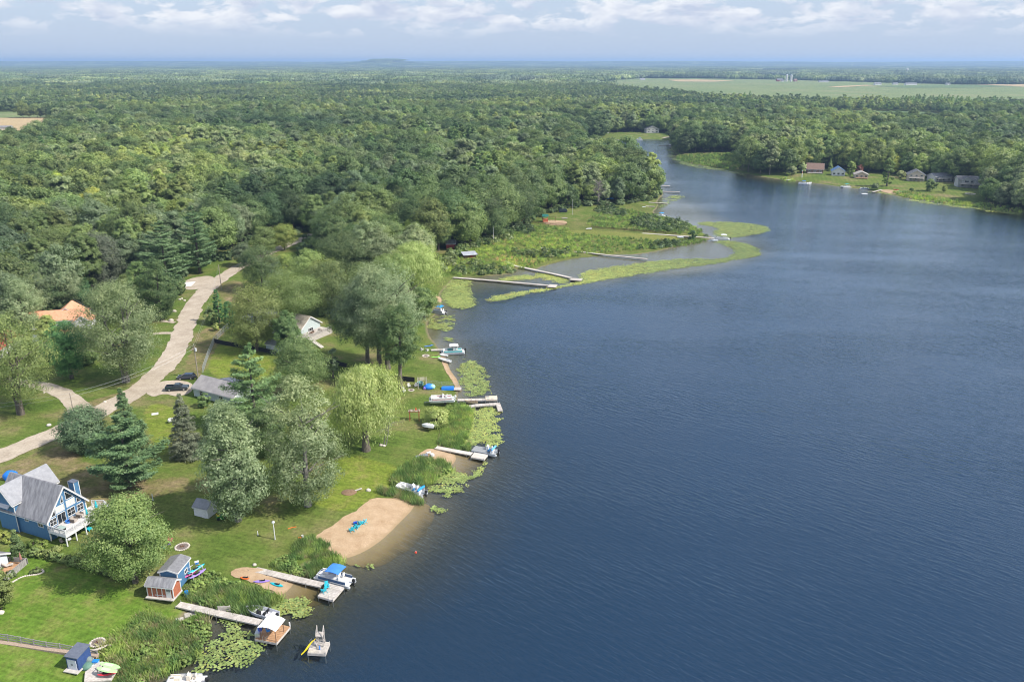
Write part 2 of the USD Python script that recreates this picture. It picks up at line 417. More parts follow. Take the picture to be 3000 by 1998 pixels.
ground_mat = usdkit.material(stage, '/World/Looks/meadow_ground', {
    "g": ("geometry", {}), "s": ("separate_xyz", {}), "cv": ("attribute", {"attribute": "cover"}), "cs": ("separate_xyz", {}),
    "n1": ("noise_texture", {"scale": .09, "detail": 5.0, "roughness": .62}), "n2": ("noise_texture", {"scale": 1.5, "detail": 4.0, "roughness": .68}), "n3": ("noise_texture", {"scale": .33, "detail": 5.0, "roughness": .6}),
    "c0": RC(GREEN), "c1": RC(FRESH), "c2": RC(BRIGHT), "c3": RC(DRY),
    "a1": ("math", {"math_type": "multiply_add", "value2": .9, "value3": -.45}), "s1": ("math", {"math_type": "add"}), "s2": ("math", {"math_type": "add"}), "s3": ("math", {"math_type": "add"}), "w1": WT(), "w2": WT(), "w3": WT(),
    "m1": ("mix_color", {}), "m2": ("mix_color", {}), "m3": ("mix_color", {}),
    "mw": ("mapping", {"mapping_type": "texture", "rotation": (0.0, 0.0, -.30), "scale": (7.0, .55, 1.0)}), "n4": ("noise_texture", {"scale": 1.0, "detail": 2.0}), "mxn": ("math", {"math_type": "multiply_add", "value2": .45, "value3": -.22}), "n24": ("math", {"math_type": "add"}),
    "cc": ("rgb_ramp", {"ramp": [(.3, (.66, .66, .66)), (.7, (1.28, 1.28, 1.28))]}), "gm": ("mix_color", {"blend_type": "multiply", "fac": 1.0}),
    "bed": ("rgb_ramp", {"ramp": [(0.0, (.009, .036, .088)), (.35, (.009, .031, .070)), (.62, (.030, .034, .032)), (.82, (.10, .084, .052)), (1.0, (.20, .165, .105))]}),  # sand to muck; dark blue with depth imitates light absorbed and scattered in water
    "bz": ("map_range", {"from_min": -2.2, "from_max": 0.0, "to_min": 0.0, "to_max": 1.0, "clamp": True}),
    "wz": ("math", {"math_type": "multiply_add", "value2": .5, "value3": -.25}), "za": ("math", {"math_type": "add"}),
    "lz": ("map_range", {"range_type": "smoothstep", "from_min": -.02, "from_max": .12, "to_min": 0.0, "to_max": 1.0, "clamp": True}),
    "mx": ("mix_color", {}), "p": ("principled_bsdf", {"roughness": .85, "specular_ior_level": .1}), "b": ("bump", {"strength": .6, "distance": .2}),
}, [("g.position", "n1.vector"), ("g.position", "n2.vector"), ("g.position", "n3.vector"), ("g.position", "s.vector"), ("cv.vector", "cs.vector"),
    ("n1.fac", "c0.fac"), ("n3.fac", "c1.fac"), ("n3.fac", "c2.fac"), ("n3.fac", "c3.fac"), ("n3.fac", "a1.value1")]
    + [q for i, ax in ((1, "x"), (2, "y"), (3, "z")) for q in ((f"cs.{ax}", f"s{i}.value1"), ("a1.value", f"s{i}.value2"), (f"s{i}.value", f"w{i}.value"), (f"w{i}.result", f"m{i}.fac"), (f"c{i}.color", f"m{i}.b"))]
    + [("c0.color", "m1.a"), ("m1.result", "m2.a"), ("m2.result", "m3.a"), ("m3.result", "gm.a"), ("g.position", "mw.vector"), ("mw.vector", "n4.vector"), ("n4.fac", "mxn.value1"), ("mxn.value", "n24.value1"), ("n2.fac", "n24.value2"), ("n24.value", "cc.fac"), ("cc.color", "gm.b"),
    ("n2.fac", "wz.value1"), ("s.z", "za.value1"), ("wz.value", "za.value2"), ("za.value", "bz.value"), ("bz.result", "bed.fac"), ("s.z", "lz.value"), ("lz.result", "mx.fac"), ("bed.color", "mx.a"), ("gm.result", "mx.b"), ("mx.result", "p.base_color"), ("n2.fac", "b.height"), ("b.normal", "p.normal")], surface="p.BSDF")
_gr = structure('ground', (np.stack([_X.ravel(), _Y.ravel(), _Zh.ravel()], 1), _f), ground_mat, smooth=True)
UsdGeom.PrimvarsAPI(_gr).CreatePrimvar("cover", Sdf.ValueTypeNames.Float3Array, "vertex").Set(Vt.Vec3fArray.FromNumpy(_cover))

# ---------------------------------------------------------------- the lake
water_mat = usdkit.material(stage, '/World/Looks/lake_water', {
    "g": ("geometry", {}),
    "m1": ("mapping", {"mapping_type": "texture", "rotation": (0.0, 0.0, -.72), "scale": (3.2, .72, 1.0)}), "n1": ("noise_texture", {"scale": 1.0, "detail": 2.5, "roughness": .55, "distortion": .35}),
    "m2": ("mapping", {"mapping_type": "texture", "rotation": (0.0, 0.0, -.2), "scale": (90.0, 30.0, 1.0)}), "n2": ("noise_texture", {"scale": 1.0, "detail": 3.0}),
    "am": ("map_range", {"from_min": .35, "from_max": .65, "to_min": .42, "to_max": 1.35, "clamp": True}), "hm": ("math", {"math_type": "multiply"}),
    "b": ("bump", {"strength": 1.0, "distance": .2}),
    "dt": ("vector_math", {"math_type": "dot_product"}), "ab": ("math", {"math_type": "absolute"}), "om": ("math", {"math_type": "subtract", "value1": 1.0, "use_clamp": True}),
    "pw": ("math", {"math_type": "power", "value2": 4.2}), "fr": ("math", {"math_type": "multiply_add", "value2": .93, "value3": .028, "use_clamp": True}),
    "t": ("transparent_bsdf", {"color": (.80, .84, .82)}), "gl": ("glossy_bsdf", {"color": (.86, .94, 1.0), "roughness": .12}), "mx": ("mix_closure", {}),
}, [("g.position", "m1.vector"), ("m1.vector", "n1.vector"), ("g.position", "m2.vector"), ("m2.vector", "n2.vector"), ("n2.fac", "am.value"), ("n1.fac", "hm.value1"), ("am.result", "hm.value2"), ("hm.value", "b.height"),
    ("g.incoming", "dt.vector1"), ("b.normal", "dt.vector2"), ("dt.value", "ab.value1"), ("ab.value", "om.value2"), ("om.value", "pw.value1"), ("pw.value", "fr.value1"), ("fr.value", "mx.fac"), ("b.normal", "gl.normal"), ("t.BSDF", "mx.closure1"), ("gl.BSDF", "mx.closure2")], surface="mx.closure")
_w = LAKE.buffer(2.0).simplify(.15)
_wv, _wf = trimesh.creation.triangulate_polygon(_w, engine='earcut')
structure('lake', (np.column_stack([_wv, np.zeros(len(_wv))]), _wf), water_mat)


# ---------------------------------------------------------------- lawns, roads, sand, fields: sheets that lie on the land
def sheet(name, pts, m, dz, res=1.5, rough=.25, seed=1, kind='structure', rnd=2):
    rng = np.random.default_rng(seed)
    p = Polygon(smooth_line(pts, rnd)).buffer(0)
    if p.geom_type != 'Polygon':
        p = max(p.geoms, key=lambda q: q.area)
    ring = np.array(p.exterior.segmentize(res * .6).coords)[:-1]
    nz = meshkit.fbm(np.column_stack([ring * (.45 / max(res, .6)), np.full(len(ring), seed)]), 4, seed) - .5
    c = ring - np.roll(ring, 1, 0); nr = np.stack([c[:, 1], -c[:, 0]], 1); nr /= np.linalg.norm(nr, axis=1, keepdims=True) + 1e-9
    ring = ring + nr * (nz * 2 * rough * 2)[:, None]
    p = Polygon(ring).buffer(0)
    if p.geom_type != 'Polygon':
        p = max(p.geoms, key=lambda q: q.area)
    ring = np.array(p.exterior.coords)[:-1]
    x0, y0, x1, y1 = p.bounds
    gx, gy = np.meshgrid(np.arange(x0, x1, res), np.arange(y0, y1, res))
    g = np.stack([gx.ravel(), gy.ravel()], 1) + rng.uniform(-.2, .2, (gx.size, 2)) * res
    inner = p.buffer(-res * .35)
    shapely.prepare(inner)
    g = g[shapely.contains_xy(inner, g[:, 0], g[:, 1])]
    v = np.vstack([ring, g])
    t = Delaunay(v).simplices
    cen = v[t].mean(1)
    shapely.prepare(p)
    t = t[shapely.contains_xy(p, cen[:, 0], cen[:, 1])]
    e1, e2 = v[t[:, 1]] - v[t[:, 0]], v[t[:, 2]] - v[t[:, 0]]
    flip = (e1[:, 0] * e2[:, 1] - e1[:, 1] * e2[:, 0]) < 0
    t[flip] = t[flip][:, ::-1]
    z = hgt(v[:, 0], v[:, 1]) + dz
    return tag(part(name, (np.column_stack([v, z]), t), m, None, smooth=True), kind=kind)


def ribbon(pts, width):
    """Outline of a way of given width(s) along points."""
    p = smooth_line(pts, 3, False)
    w = np.interp(np.linspace(0, 1, len(p)), np.linspace(0, 1, len(np.atleast_1d(width))), np.atleast_1d(width)) if np.ndim(width) else np.full(len(p), width)
    t = np.gradient(p, axis=0); t /= np.linalg.norm(t, axis=1, keepdims=True)
    n = np.stack([-t[:, 1], t[:, 0]], 1)
    return np.vstack([p + n * w[:, None] / 2, (p - n * w[:, None] / 2)[::-1]])


def grass_mat(name, ramp, s1=.12, s2=2.4, stripe=None, contrast=.22, edge=.0):
    nodes = {"g": ("geometry", {}), "n1": ("noise_texture", {"scale": s1, "detail": 5.0, "roughness": .62}), "n2": ("noise_texture", {"scale": s2, "detail": 4.0, "roughness": .7}),
             "c1": ("rgb_ramp", {"ramp": ramp}), "c2": ("rgb_ramp", {"ramp": [(.3, (1 - contrast,) * 3), (.7, (1 + contrast,) * 3)]}), "gm": ("mix_color", {"blend_type": "multiply", "fac": 1.0}),
             "p": ("principled_bsdf", {"roughness": .85, "specular_ior_level": .1}), "b": ("bump", {"strength": .5, "distance": .12})}
    links = [("g.position", "n1.vector"), ("g.position", "n2.vector"), ("n1.fac", "c1.fac"), ("n2.fac", "c2.fac"), ("c1.color", "gm.a"), ("c2.color", "gm.b"), ("n2.fac", "b.height"), ("b.normal", "p.normal")]
    out = "gm.result"
    if stripe:
        ang, wid = stripe
        nodes |= {"sm": ("mapping", {"rotation": (0.0, 0.0, ang)}), "sw": ("wave_texture", {"scale": .31 / wid, "distortion": 1.2, "detail": 1.0, "detail_scale": .4}),
                  "sc": ("rgb_ramp", {"ramp": [(.35, (.93, .94, .93)), (.65, (1.07, 1.06, 1.04))]}), "sx": ("mix_color", {"blend_type": "multiply", "fac": 1.0})}
        links += [("g.position", "sm.vector"), ("sm.vector", "sw.vector"), ("sw.fac", "sc.fac"), (out, "sx.a"), ("sc.color", "sx.b")]
        out = "sx.result"
    links.append((out, "p.base_color"))
    return usdkit.material(stage, f'/World/Looks/{name}', nodes, links, surface="p.BSDF")


lawn_mat = grass_mat('mown_lawn', GREEN, .16, 2.2, None)
fresh_mat = grass_mat('fresh_lawn', FRESH, .12, 2.0, None)
bright_mat = grass_mat('bright_lawn', BRIGHT, .15, 2.2, None)
dry_mat = grass_mat('dry_grass', DRY, .22, 2.6, contrast=.28)
marsh_mat = grass_mat('marsh_grass', [(.28, (.070, .095, .022)), (.5, (.115, .135, .034)), (.7, (.155, .15, .055))], .1, 1.2, contrast=.4)
sedge_mat = grass_mat('sedge_grass', [(.3, (.125, .150, .032)), (.6, (.165, .175, .045))], .1, 1.2, contrast=.25)
road_mat = grass_mat('gravel_road', [(.3, (.325, .27, .21)), (.5, (.395, .335, .265)), (.7, (.45, .385, .31))], .28, 2.2, contrast=.16)
sand_mat = usdkit.material(stage, '/World/Looks/beach_sand', {
    "g": ("geometry", {}), "s": ("separate_xyz", {}), "n1": ("noise_texture", {"scale": .45, "detail": 5.0, "roughness": .62}), "n2": ("noise_texture", {"scale": 3.2, "detail": 4.0, "roughness": .7}),
    "c1": ("rgb_ramp", {"ramp": [(.3, (.33, .225, .135)), (.5, (.40, .285, .18)), (.7, (.445, .325, .215))]}), "c2": ("rgb_ramp", {"ramp": [(.3, (.86, .86, .86)), (.7, (1.1, 1.1, 1.1))]}), "gm": ("mix_color", {"blend_type": "multiply", "fac": 1.0}),
    "wz": ("math", {"math_type": "multiply_add", "value2": .22, "value3": -.11}), "za": ("math", {"math_type": "add"}), "dz": ("map_range", {"from_min": -.62, "from_max": .14, "to_min": 0.0, "to_max": 1.0, "clamp": True}),
    "wet": ("rgb_ramp", {"ramp": [(0.0, (.030, .032, .028)), (.25, (.085, .066, .030)), (.55, (.24, .165, .075)), (.80, (.32, .23, .135)), (1.0, (.36, .26, .16))]}),
    "wm": ("map_range", {"range_type": "smoothstep", "from_min": .84, "from_max": .96, "to_min": 0.0, "to_max": 1.0, "clamp": True}), "mx": ("mix_color", {}), "p": ("principled_bsdf", {"roughness": .85, "specular_ior_level": .1}), "b": ("bump", {"strength": .6, "distance": .06}),
}, [("g.position", "s.vector"), ("g.position", "n1.vector"), ("g.position", "n2.vector"), ("n1.fac", "c1.fac"), ("n2.fac", "c2.fac"), ("c1.color", "gm.a"), ("c2.color", "gm.b"), ("n1.fac", "wz.value1"), ("wz.value", "za.value1"), ("s.z", "za.value2"), ("za.value", "dz.value"),
    ("dz.result", "wet.fac"), ("dz.result", "wm.value"), ("wm.result", "mx.fac"), ("wet.color", "mx.a"), ("gm.result", "mx.b"), ("mx.result", "p.base_color"), ("n2.fac", "b.height"), ("b.normal", "p.normal")], surface="p.BSDF")
mulch_mat = mat('mulch', (.045, .028, .02), .9, (.10, .065, .045), 6)
concrete_mat = mat('concrete', (.42, .39, .35), .8, (.5, .47, .43), 2)

ROAD = GW('D', [(-120, 1095), (0, 1048), (100, 1008), (190, 968), (260, 930), (320, 898), (375, 850), (408, 800), (425, 750), (445, 700), (480, 660), (530, 625), (580, 598), (640, 572), (690, 552), (720, 538)])
ROADP = Polygon(ribbon(ROAD, [6.8, 6.8, 6.6, 6.4, 6.4, 6.2, 5.6, 4.8])).buffer(0)
sheet('gravel_road', ribbon(ROAD, [6.8, 6.8, 6.6, 6.4, 6.4, 6.2, 5.6, 4.8]), road_mat, .085, 1.2, .42, 3, rnd=1)
sheet('gravel_driveway', ribbon(GW('D', [(195, 955), (165, 915), (120, 892), (60, 880), (0, 872), (-60, 868)]), [6.5, 4.5, 4.2, 4.0, 4.0]), road_mat, .075, 1.2, .2, 4)
sheet('gravel_driveway', GW('D', [(330, 900), (360, 880), (400, 873), (448, 880), (440, 905), (405, 912), (375, 905), (350, 915)]), road_mat, .072, 1.2, .2, 5)
sheet('concrete_pad', GW('D', [(408, 662), (420, 650), (450, 648), (440, 658)]), mat('white_concrete', (.72, .70, .67), .8, (.78, .77, .75), 1), .095, 1.5, .02, 6, rnd=0)
sheet('dirt_parking', GW('D', [(424, 644), (466, 634), (496, 636), (486, 656), (446, 668), (416, 664)]), road_mat, .078, 1.5, .3, 7)
sheet('path', ribbon(GW('D', [(404, 766), (370, 766), (352, 768)]), 2.0), road_mat, .07, 1.0, .1, 8)
sheet('path', ribbon(GW('D', [(402, 742), (385, 740), (372, 738)]), 1.6), road_mat, .07, 1.0, .1, 9)
sheet('sand_beach', GW('D', [(714, 1238), (740, 1222), (772, 1202), (806, 1182), (835, 1160), (856, 1146), (900, 1143), (940, 1150), (985, 1158), (1000, 1190), (975, 1234), (930, 1276), (872, 1304), (815, 1306), (772, 1282), (755, 1262)]), sand_mat, .09, 1.0, .35, 10, rnd=1)
sheet('sand_beach', GW('D', [(527, 1318), (548, 1305), (575, 1304), (620, 1312), (680, 1334), (735, 1356), (752, 1386), (700, 1396), (650, 1372), (600, 1346), (545, 1332)]), sand_mat, .09, .8, .25, 11, rnd=1)
sheet('sand_beach', GW('D', [(954, 1056), (962, 1042), (978, 1034), (1000, 1032), (1050, 1044), (1110, 1058), (1124, 1074), (1100, 1094), (1060, 1096), (1030, 1080), (990, 1060)]), sand_mat, .09, .8, .25, 12, rnd=1)
sheet('sand_beach', ribbon(GW('D', [(1018, 818), (1024, 842), (1036, 862), (1048, 878), (1056, 900)]), 1.5), sand_mat, .07, .8, .1, 13)
sheet('sand_beach', GW('D', [(990, 690), (1000, 680), (1014, 684), (1016, 694), (1006, 700)]), sand_mat, .08, 1.0, .15, 14)
sheet('marsh_meadow', GW('D', [(1035, 640), (1060, 600), (1060, 575), (1130, 560), (1190, 525), (1240, 495), (1330, 475), (1440, 470), (1500, 475), (1500, 492), (1560, 512), (1600, 530), (1640, 547), (1570, 562), (1500, 578), (1400, 586), (1300, 596), (1240, 616), (1180, 606), (1176, 630)]), marsh_mat, .05, 3.0, .8, 15)
sheet('mown_marsh_strip', GW('D', [(1265, 536), (1320, 528), (1420, 534), (1530, 542), (1600, 546), (1580, 553), (1500, 556), (1380, 552), (1300, 548)]), sedge_mat, .10, 3.0, .5, 16)
sheet('mown_marsh_strip', GW('D', [(1200, 520), (1250, 500), (1330, 478), (1430, 472), (1440, 480), (1360, 496), (1330, 510), (1240, 516)]), lawn_mat, .11, 3.0, .5, 17)
sheet('dry_reed_bed', GW('D', [(1138, 592), (1160, 586), (1225, 598), (1236, 606), (1190, 614), (1150, 606)]), grass_mat('dry_reed', [(.3, (.24, .165, .06)), (.7, (.30, .21, .085))], .2, 1.5), .10, 1.5, .3, 18)
sheet('sand_play_area', GW('D', [(1248, 512), (1262, 506), (1306, 509), (1300, 519), (1262, 518)]), sand_mat, .13, 1.5, .2, 19)
sheet('far_lawn', GW('D', [(1780, 412), (1830, 402), (1870, 396), (1980, 404), (2060, 412), (2160, 424), (2280, 440), (2275, 462), (2200, 466), (2120, 458), (2056, 444), (1940, 428), (1860, 416)]), grass_mat('far_shore_lawn', GREEN, .05, .8, (.3, 3.0)), .08, 4.0, .8, 41)
sheet('far_lawn', GW('D', [(1392, 322), (1400, 312), (1470, 308), (1530, 310), (1578, 312), (1570, 320), (1530, 322), (1460, 321)]), lawn_mat, .15, 6.0, .8, 42)
sheet('dirt_lane', ribbon(GW('D', [(1525, 318), (1550, 314), (1578, 310)]), 5.0), road_mat, .25, 5.0, .3, 43)
sheet('far_wet_meadow', GW('D', [(1552, 352), (1570, 358), (1640, 352), (1720, 352), (1712, 370), (1690, 392), (1640, 384), (1590, 376)]), marsh_mat, .08, 4.0, 1.0, 44)
sheet('sand_beach', GW('D', [(2020, 438), (2040, 436), (2072, 440), (2066, 447), (2040, 445)]), sand_mat, .12, 2.0, .2, 45)
crop_mat = grass_mat('crop_field', [(.3, (.125, .175, .062)), (.55, (.165, .200, .080)), (.75, (.225, .215, .110))], .006, .05, contrast=.12)
corn_mat = grass_mat('corn_field', [(.3, (.095, .150, .062)), (.7, (.130, .180, .078))], .008, .05, contrast=.1)
tan_mat = grass_mat('stubble_field', [(.3, (.36, .27, .15)), (.7, (.43, .33, .19))], .008, .06, contrast=.1)
FIELDS = []


def field(name, pts, m, dz, res, seed):
    w = GW('D', pts); FIELDS.append(Polygon(w).buffer(0))
    sheet(name, w, m, dz, res, res * .05, seed, rnd=0)


field('crop_field', [(1370, 188), (1480, 180.5), (1600, 181), (1800, 184), (2000, 190), (2200, 195), (2600, 198), (2600, 254), (2354, 251), (2150, 248), (1900, 243), (1690, 236), (1600, 229), (1520, 220), (1430, 211), (1380, 200)], crop_mat, .3, 60, 51)
field('corn_field', [(2010, 199), (2150, 196.5), (2300, 198), (2330, 200), (2200, 203), (2080, 203)], corn_mat, .9, 60, 52)
field('stubble_field', [(1535, 184.5), (1600, 183.5), (1690, 186.5), (1640, 189), (1560, 188.5)], tan_mat, .8, 60, 53)
field('stubble_field', [(2240, 195.5), (2354, 194.5), (2600, 197), (2600, 201), (2354, 200.5)], tan_mat, .8, 60, 54)
field('stubble_field', [(1900, 200.5), (1990, 196.5), (2010, 197.5), (1930, 202)], tan_mat, .9, 50, 55)
field('corn_field', [(1820, 254), (1960, 255), (2130, 258), (2220, 270), (2150, 306), (1960, 298), (1850, 274)], corn_mat, .3, 25, 56)
field('stubble_field', [(-60, 356), (-60, 268), (0, 272), (130, 272), (135, 300), (120, 335), (60, 352), (0, 356)], tan_mat, .3, 15, 57)
field('hay_field', [(-200, 275), (-60, 258), (60, 258), (115, 263), (110, 271), (0, 272), (-60, 268)], crop_mat, .45, 15, 58)
field('stubble_field', [(725, 169.8), (800, 165.5), (870, 165.0), (885, 169), (800, 172)], tan_mat, .5, 80, 59)
field('hay_field', [(1660, 166.8), (1740, 166.0), (1840, 166.2), (1820, 168), (1700, 168.2)], crop_mat, .5, 90, 60)
# ---------------------------------------------------------------- trees
def _unit(v):
    return v / (np.linalg.norm(v, axis=-1, keepdims=True) + 1e-9)


def leaves(pos, nrm, size, rng, aspect=.7, along=None):
    """Leaf quads at pos facing nrm."""
    n = len(pos)
    ref = rng.normal(size=(n, 3)) if along is None else along + rng.normal(size=(n, 3)) * .15
    a = _unit(np.cross(nrm, ref)); b = np.cross(nrm, a)
    if along is not None:
        a, b = b, a
    s = (size * rng.uniform(.6, 1.35, n))[:, None] * .5
    q = np.stack([pos - a * s - b * s * aspect, pos + a * s - b * s * aspect * .6, pos + a * s * 1.1 + b * s * aspect * .7, pos - a * s * .8 + b * s * aspect], 1).reshape(-1, 3)
    i = np.arange(n)[:, None] * 4
    return q, np.vstack([i + [0, 1, 2], i + [0, 2, 3]])


def clusters(rng, n, H, R, base, shape, hollow=.35):
    """Centres of leaf clumps in a crown from height base to H, widest radius R; shape: width along the height."""
    out = []
    while len(out) < n:
        t = rng.uniform(0, 1); w = np.interp(t, shape[0], shape[1])
        if rng.uniform() > w + .1:
            continue
        r = R * w * math.sqrt(rng.uniform(hollow ** 2, 1)); a = rng.uniform(0, 2 * math.pi)
        out.append((r * math.cos(a), r * math.sin(a), base + (H - base) * t))
    return np.array(out)


DOME = ([0, .12, .35, .6, .8, .93, 1], [.45, .8, 1.0, .95, .72, .42, .12])
OVAL = ([0, .15, .4, .65, .85, 1], [.4, .75, 1.0, .85, .55, .15])
TALL = ([0, .1, .3, .6, .85, 1], [.35, .75, 1.0, .9, .6, .2])
CONE = ([0, .08, .5, .9, 1], [.8, 1.0, .6, .15, .03])
COLUMN = ([0, .1, .6, .9, 1], [.75, 1.0, .9, .45, .1])


def crown(kind, seed, H, R, n=9000, leaf=.32, base=None):
    rng = np.random.default_rng(seed)
    base = H * .2 if base is None else base
    if kind in ('pine', 'spruce'):
        P, N, A = [], [], []
        lev = int((H - base) / (1.25 if kind == 'pine' else .7))
        tips = []
        for k in range(lev):
            t = k / max(1, lev - 1); z = base + (H - base) * t
            L = R * (np.interp(t, [0, .12, .32, .6, .85, 1], [.70, .95, 1.0, .80, .46, .14]) if kind == 'pine' else (1 - t) ** .8 * (.8 + .32 * rng.uniform()) + .08)
            m = max(4, int((7 if kind == 'pine' else 9) * (1 - t * .5)))
            a0 = rng.uniform(0, 6.3)
            for j in range(m):
                a = a0 + j * 2 * math.pi / m + rng.normal() * (.15 if kind == 'spruce' else .5); l = L * rng.uniform(.7, 1.12)
                tips.append((a, l * (1 if kind == 'spruce' else rng.uniform(.72, 1.15)), z + rng.normal() * (.25 if kind == 'spruce' else .6)))
        per = max(6, n // len(tips))
        for a, l, z in tips:
            u = np.sqrt(rng.uniform(.05, 1, per)); d = u * l
            w = (.16 + .20 * (1 - u)) * l + .22
            off = rng.normal(size=per) * w * .55
            if kind == 'pine':
                zz = z + .22 * d * u - .02 * d + rng.normal(size=per) * .16
            else:
                zz = z - .42 * d * (1 - .45 * u) + rng.normal(size=per) * .13 - np.abs(off) * .25
            ca, sa = math.cos(a), math.sin(a)
            P.append(np.stack([ca * d - sa * off, sa * d + ca * off, zz], 1))
            nn = rng.normal(size=(per, 3)) * .5 + [ca * .35, sa * .35, .9]
            N.append(_unit(nn)); A.append(np.tile([ca, sa, .25 if kind == 'pine' else -.5], (per, 1)) + rng.normal(size=(per, 3)) * .35)
        return leaves(np.vstack(P), np.vstack(N), leaf, rng, .42, np.vstack(A))
    shape = dict(broad=DOME, oval=OVAL, poplar=TALL, willow=DOME, bush=DOME, cone=CONE, column=COLUMN, light=OVAL)[kind]
    nc = int(np.clip(n / 80, 24, 190))
    if kind == 'light':
        nc = int(nc * .8)
    C = clusters(rng, nc, H * .97, R * .86, base, shape, .3 if kind not in ('column', 'cone', 'bush') else .6)
    if kind not in ('column', 'cone'):
        dr = _unit(C - [0, 0, base + (H - base) * .4])
        C[:, :2] *= (.62 + .76 * meshkit.fbm(dr * 1.7 + seed * 3.3, 2, seed))[:, None]
        C[:, 2] = base + (C[:, 2] - base) * (.80 + .40 * meshkit.fbm(dr * 1.9 + seed * 1.3, 2, seed + 5)).clip(.7, 1.08)
    rc = R * rng.uniform(.15, .30, nc) * (1.0 if kind != 'poplar' else .85)
    if kind in ('column', 'cone'):
        rc *= .8
    which = rng.choice(nc, n, p=rc ** 2 / (rc ** 2).sum())
    u = _unit(rng.normal(size=(n, 3)) * [1, 1, .8] + [0, 0, .22])
    mid = np.array([0, 0, base + (H - base) * .42])
    out = _unit(C - mid)[which]
    r = rc[which] * rng.uniform(.45, 1.08, n)
    sq = np.array([1, 1, .72])
    pos = C[which] + u * r[:, None] * sq
    nrm = _unit(u * .65 + out * .65 + rng.normal(size=(n, 3)) * .36 + [0, 0, .25])
    if kind == 'willow':
        drop = rng.exponential(.16, n).clip(0, .5) * H * .55
        pos = C[which] + u * r[:, None] * [1, 1, .5]
        lat = np.linalg.norm(pos[:, :2], axis=1)
        pos[:, 2] = np.maximum(pos[:, 2] - drop * np.clip(lat / R, .2, 1), .7)
        pos[:, :2] *= (1 + .10 * (drop / H))[:, None]
        nrm = _unit(u * [1, 1, .3] + out * .6 + rng.normal(size=(n, 3)) * .3)
        return leaves(pos, nrm, leaf * 1.25, rng, .33, np.tile([.25, .05, -1.0], (n, 1)))
    return leaves(pos, nrm, leaf, rng)


def trunk(seed, H, R, r0, kind='broad', forks=1, limbs=7, lean=0.0):
    rng = np.random.default_rng(seed + 77)
    mb = MB()
    if kind in ('pine', 'spruce'):
        mb.tube([(0, 0, -.4), (0, 0, H * .3), (.05, 0, H * .7), (0, 0, H * .97)], [r0 * 1.15, r0 * .85, r0 * .45, .03], 7)
        return mb.get()
    for f in range(forks):
        a = rng.uniform(0, 6.28) if forks > 1 else 0
        sx, sy = (math.cos(a) * r0 * .7, math.sin(a) * r0 * .7) if forks > 1 else (0, 0)
        sp = .16 * R * (1 if forks > 1 else .3)
        p = [(sx, sy, -.4), (sx * 1.1 + lean * H * .05, sy * 1.1, H * .12), (sx + sp * math.cos(a) * .6 + lean * H * .15, sy + sp * math.sin(a) * .6, H * .35), (sx + sp * 1.3 * math.cos(a), sy + sp * 1.3 * math.sin(a), H * .62), (sp * math.cos(a) * 1.5, sp * math.sin(a) * 1.5, H * .9)]
        k = .75 if forks > 1 else 1
        mb.tube(p, np.array([r0 * 1.45, r0, r0 * .8, r0 * .45, .04]) * k, 8)
        for j in range(limbs):
            t = rng.uniform(.22, .7); z = H * t; b = rng.uniform(0, 6.28); L = R * rng.uniform(.45, .85)
            o = np.array([np.interp(z, [q[2] for q in p], [q[i] for q in p]) for i in (0, 1)] + [z])
            e = o + [L * math.cos(b), L * math.sin(b), L * rng.uniform(.35, 1.0)]
            e[2] = min(e[2], H * .92)
            mb.tube([o, o * .55 + e * .45 + [0, 0, L * .02], e], np.array([.32, .2, .06]) * r0 * k, 5, False)
    return mb.get()


bark = mat('bark', (.085, .07, .055), .9, (.16, .14, .115), 3.0, stretch=(1, 1, .3), bump=.5)
pale_bark = mat('pale_bark', (.24, .225, .20), .85, (.11, .10, .088), 2.0, bump=.4)
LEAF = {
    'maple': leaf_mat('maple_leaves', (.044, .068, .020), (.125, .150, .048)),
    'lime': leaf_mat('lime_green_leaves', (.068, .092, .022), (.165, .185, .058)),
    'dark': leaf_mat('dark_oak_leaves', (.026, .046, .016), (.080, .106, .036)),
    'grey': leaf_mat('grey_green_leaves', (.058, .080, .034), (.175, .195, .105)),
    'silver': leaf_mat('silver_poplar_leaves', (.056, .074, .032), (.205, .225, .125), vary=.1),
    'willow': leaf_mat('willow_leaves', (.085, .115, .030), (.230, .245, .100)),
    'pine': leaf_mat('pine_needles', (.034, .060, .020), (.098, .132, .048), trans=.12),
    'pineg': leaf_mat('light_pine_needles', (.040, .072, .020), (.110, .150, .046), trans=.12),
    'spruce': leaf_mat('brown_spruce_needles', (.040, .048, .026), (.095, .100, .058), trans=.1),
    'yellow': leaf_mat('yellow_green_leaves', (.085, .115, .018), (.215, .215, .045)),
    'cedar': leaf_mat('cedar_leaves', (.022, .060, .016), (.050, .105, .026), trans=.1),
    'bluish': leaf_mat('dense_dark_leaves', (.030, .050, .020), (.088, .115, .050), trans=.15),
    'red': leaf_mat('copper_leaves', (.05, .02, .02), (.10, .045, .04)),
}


NEAR = 1.7


def tree(name, label, x, y, kind, H, R, leafm, seed, n=10000, leaf=.34, base=None, r0=None, forks=1, limbs=7, bk=None, cat='tree', group=None, z=None, lean=0.0):
    t = thing(name, label, cat, (x, y, hgt(x, y) if z is None else z), 0, group)
    part('trunk', trunk(seed, H, R, r0 or H * .02 + .05, kind, forks, limbs, lean), bk or bark, t, smooth=True)
    k = NEAR if n > 3000 and y < 420 else 1.0
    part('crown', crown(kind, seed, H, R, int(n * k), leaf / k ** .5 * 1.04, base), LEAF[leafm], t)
    return t


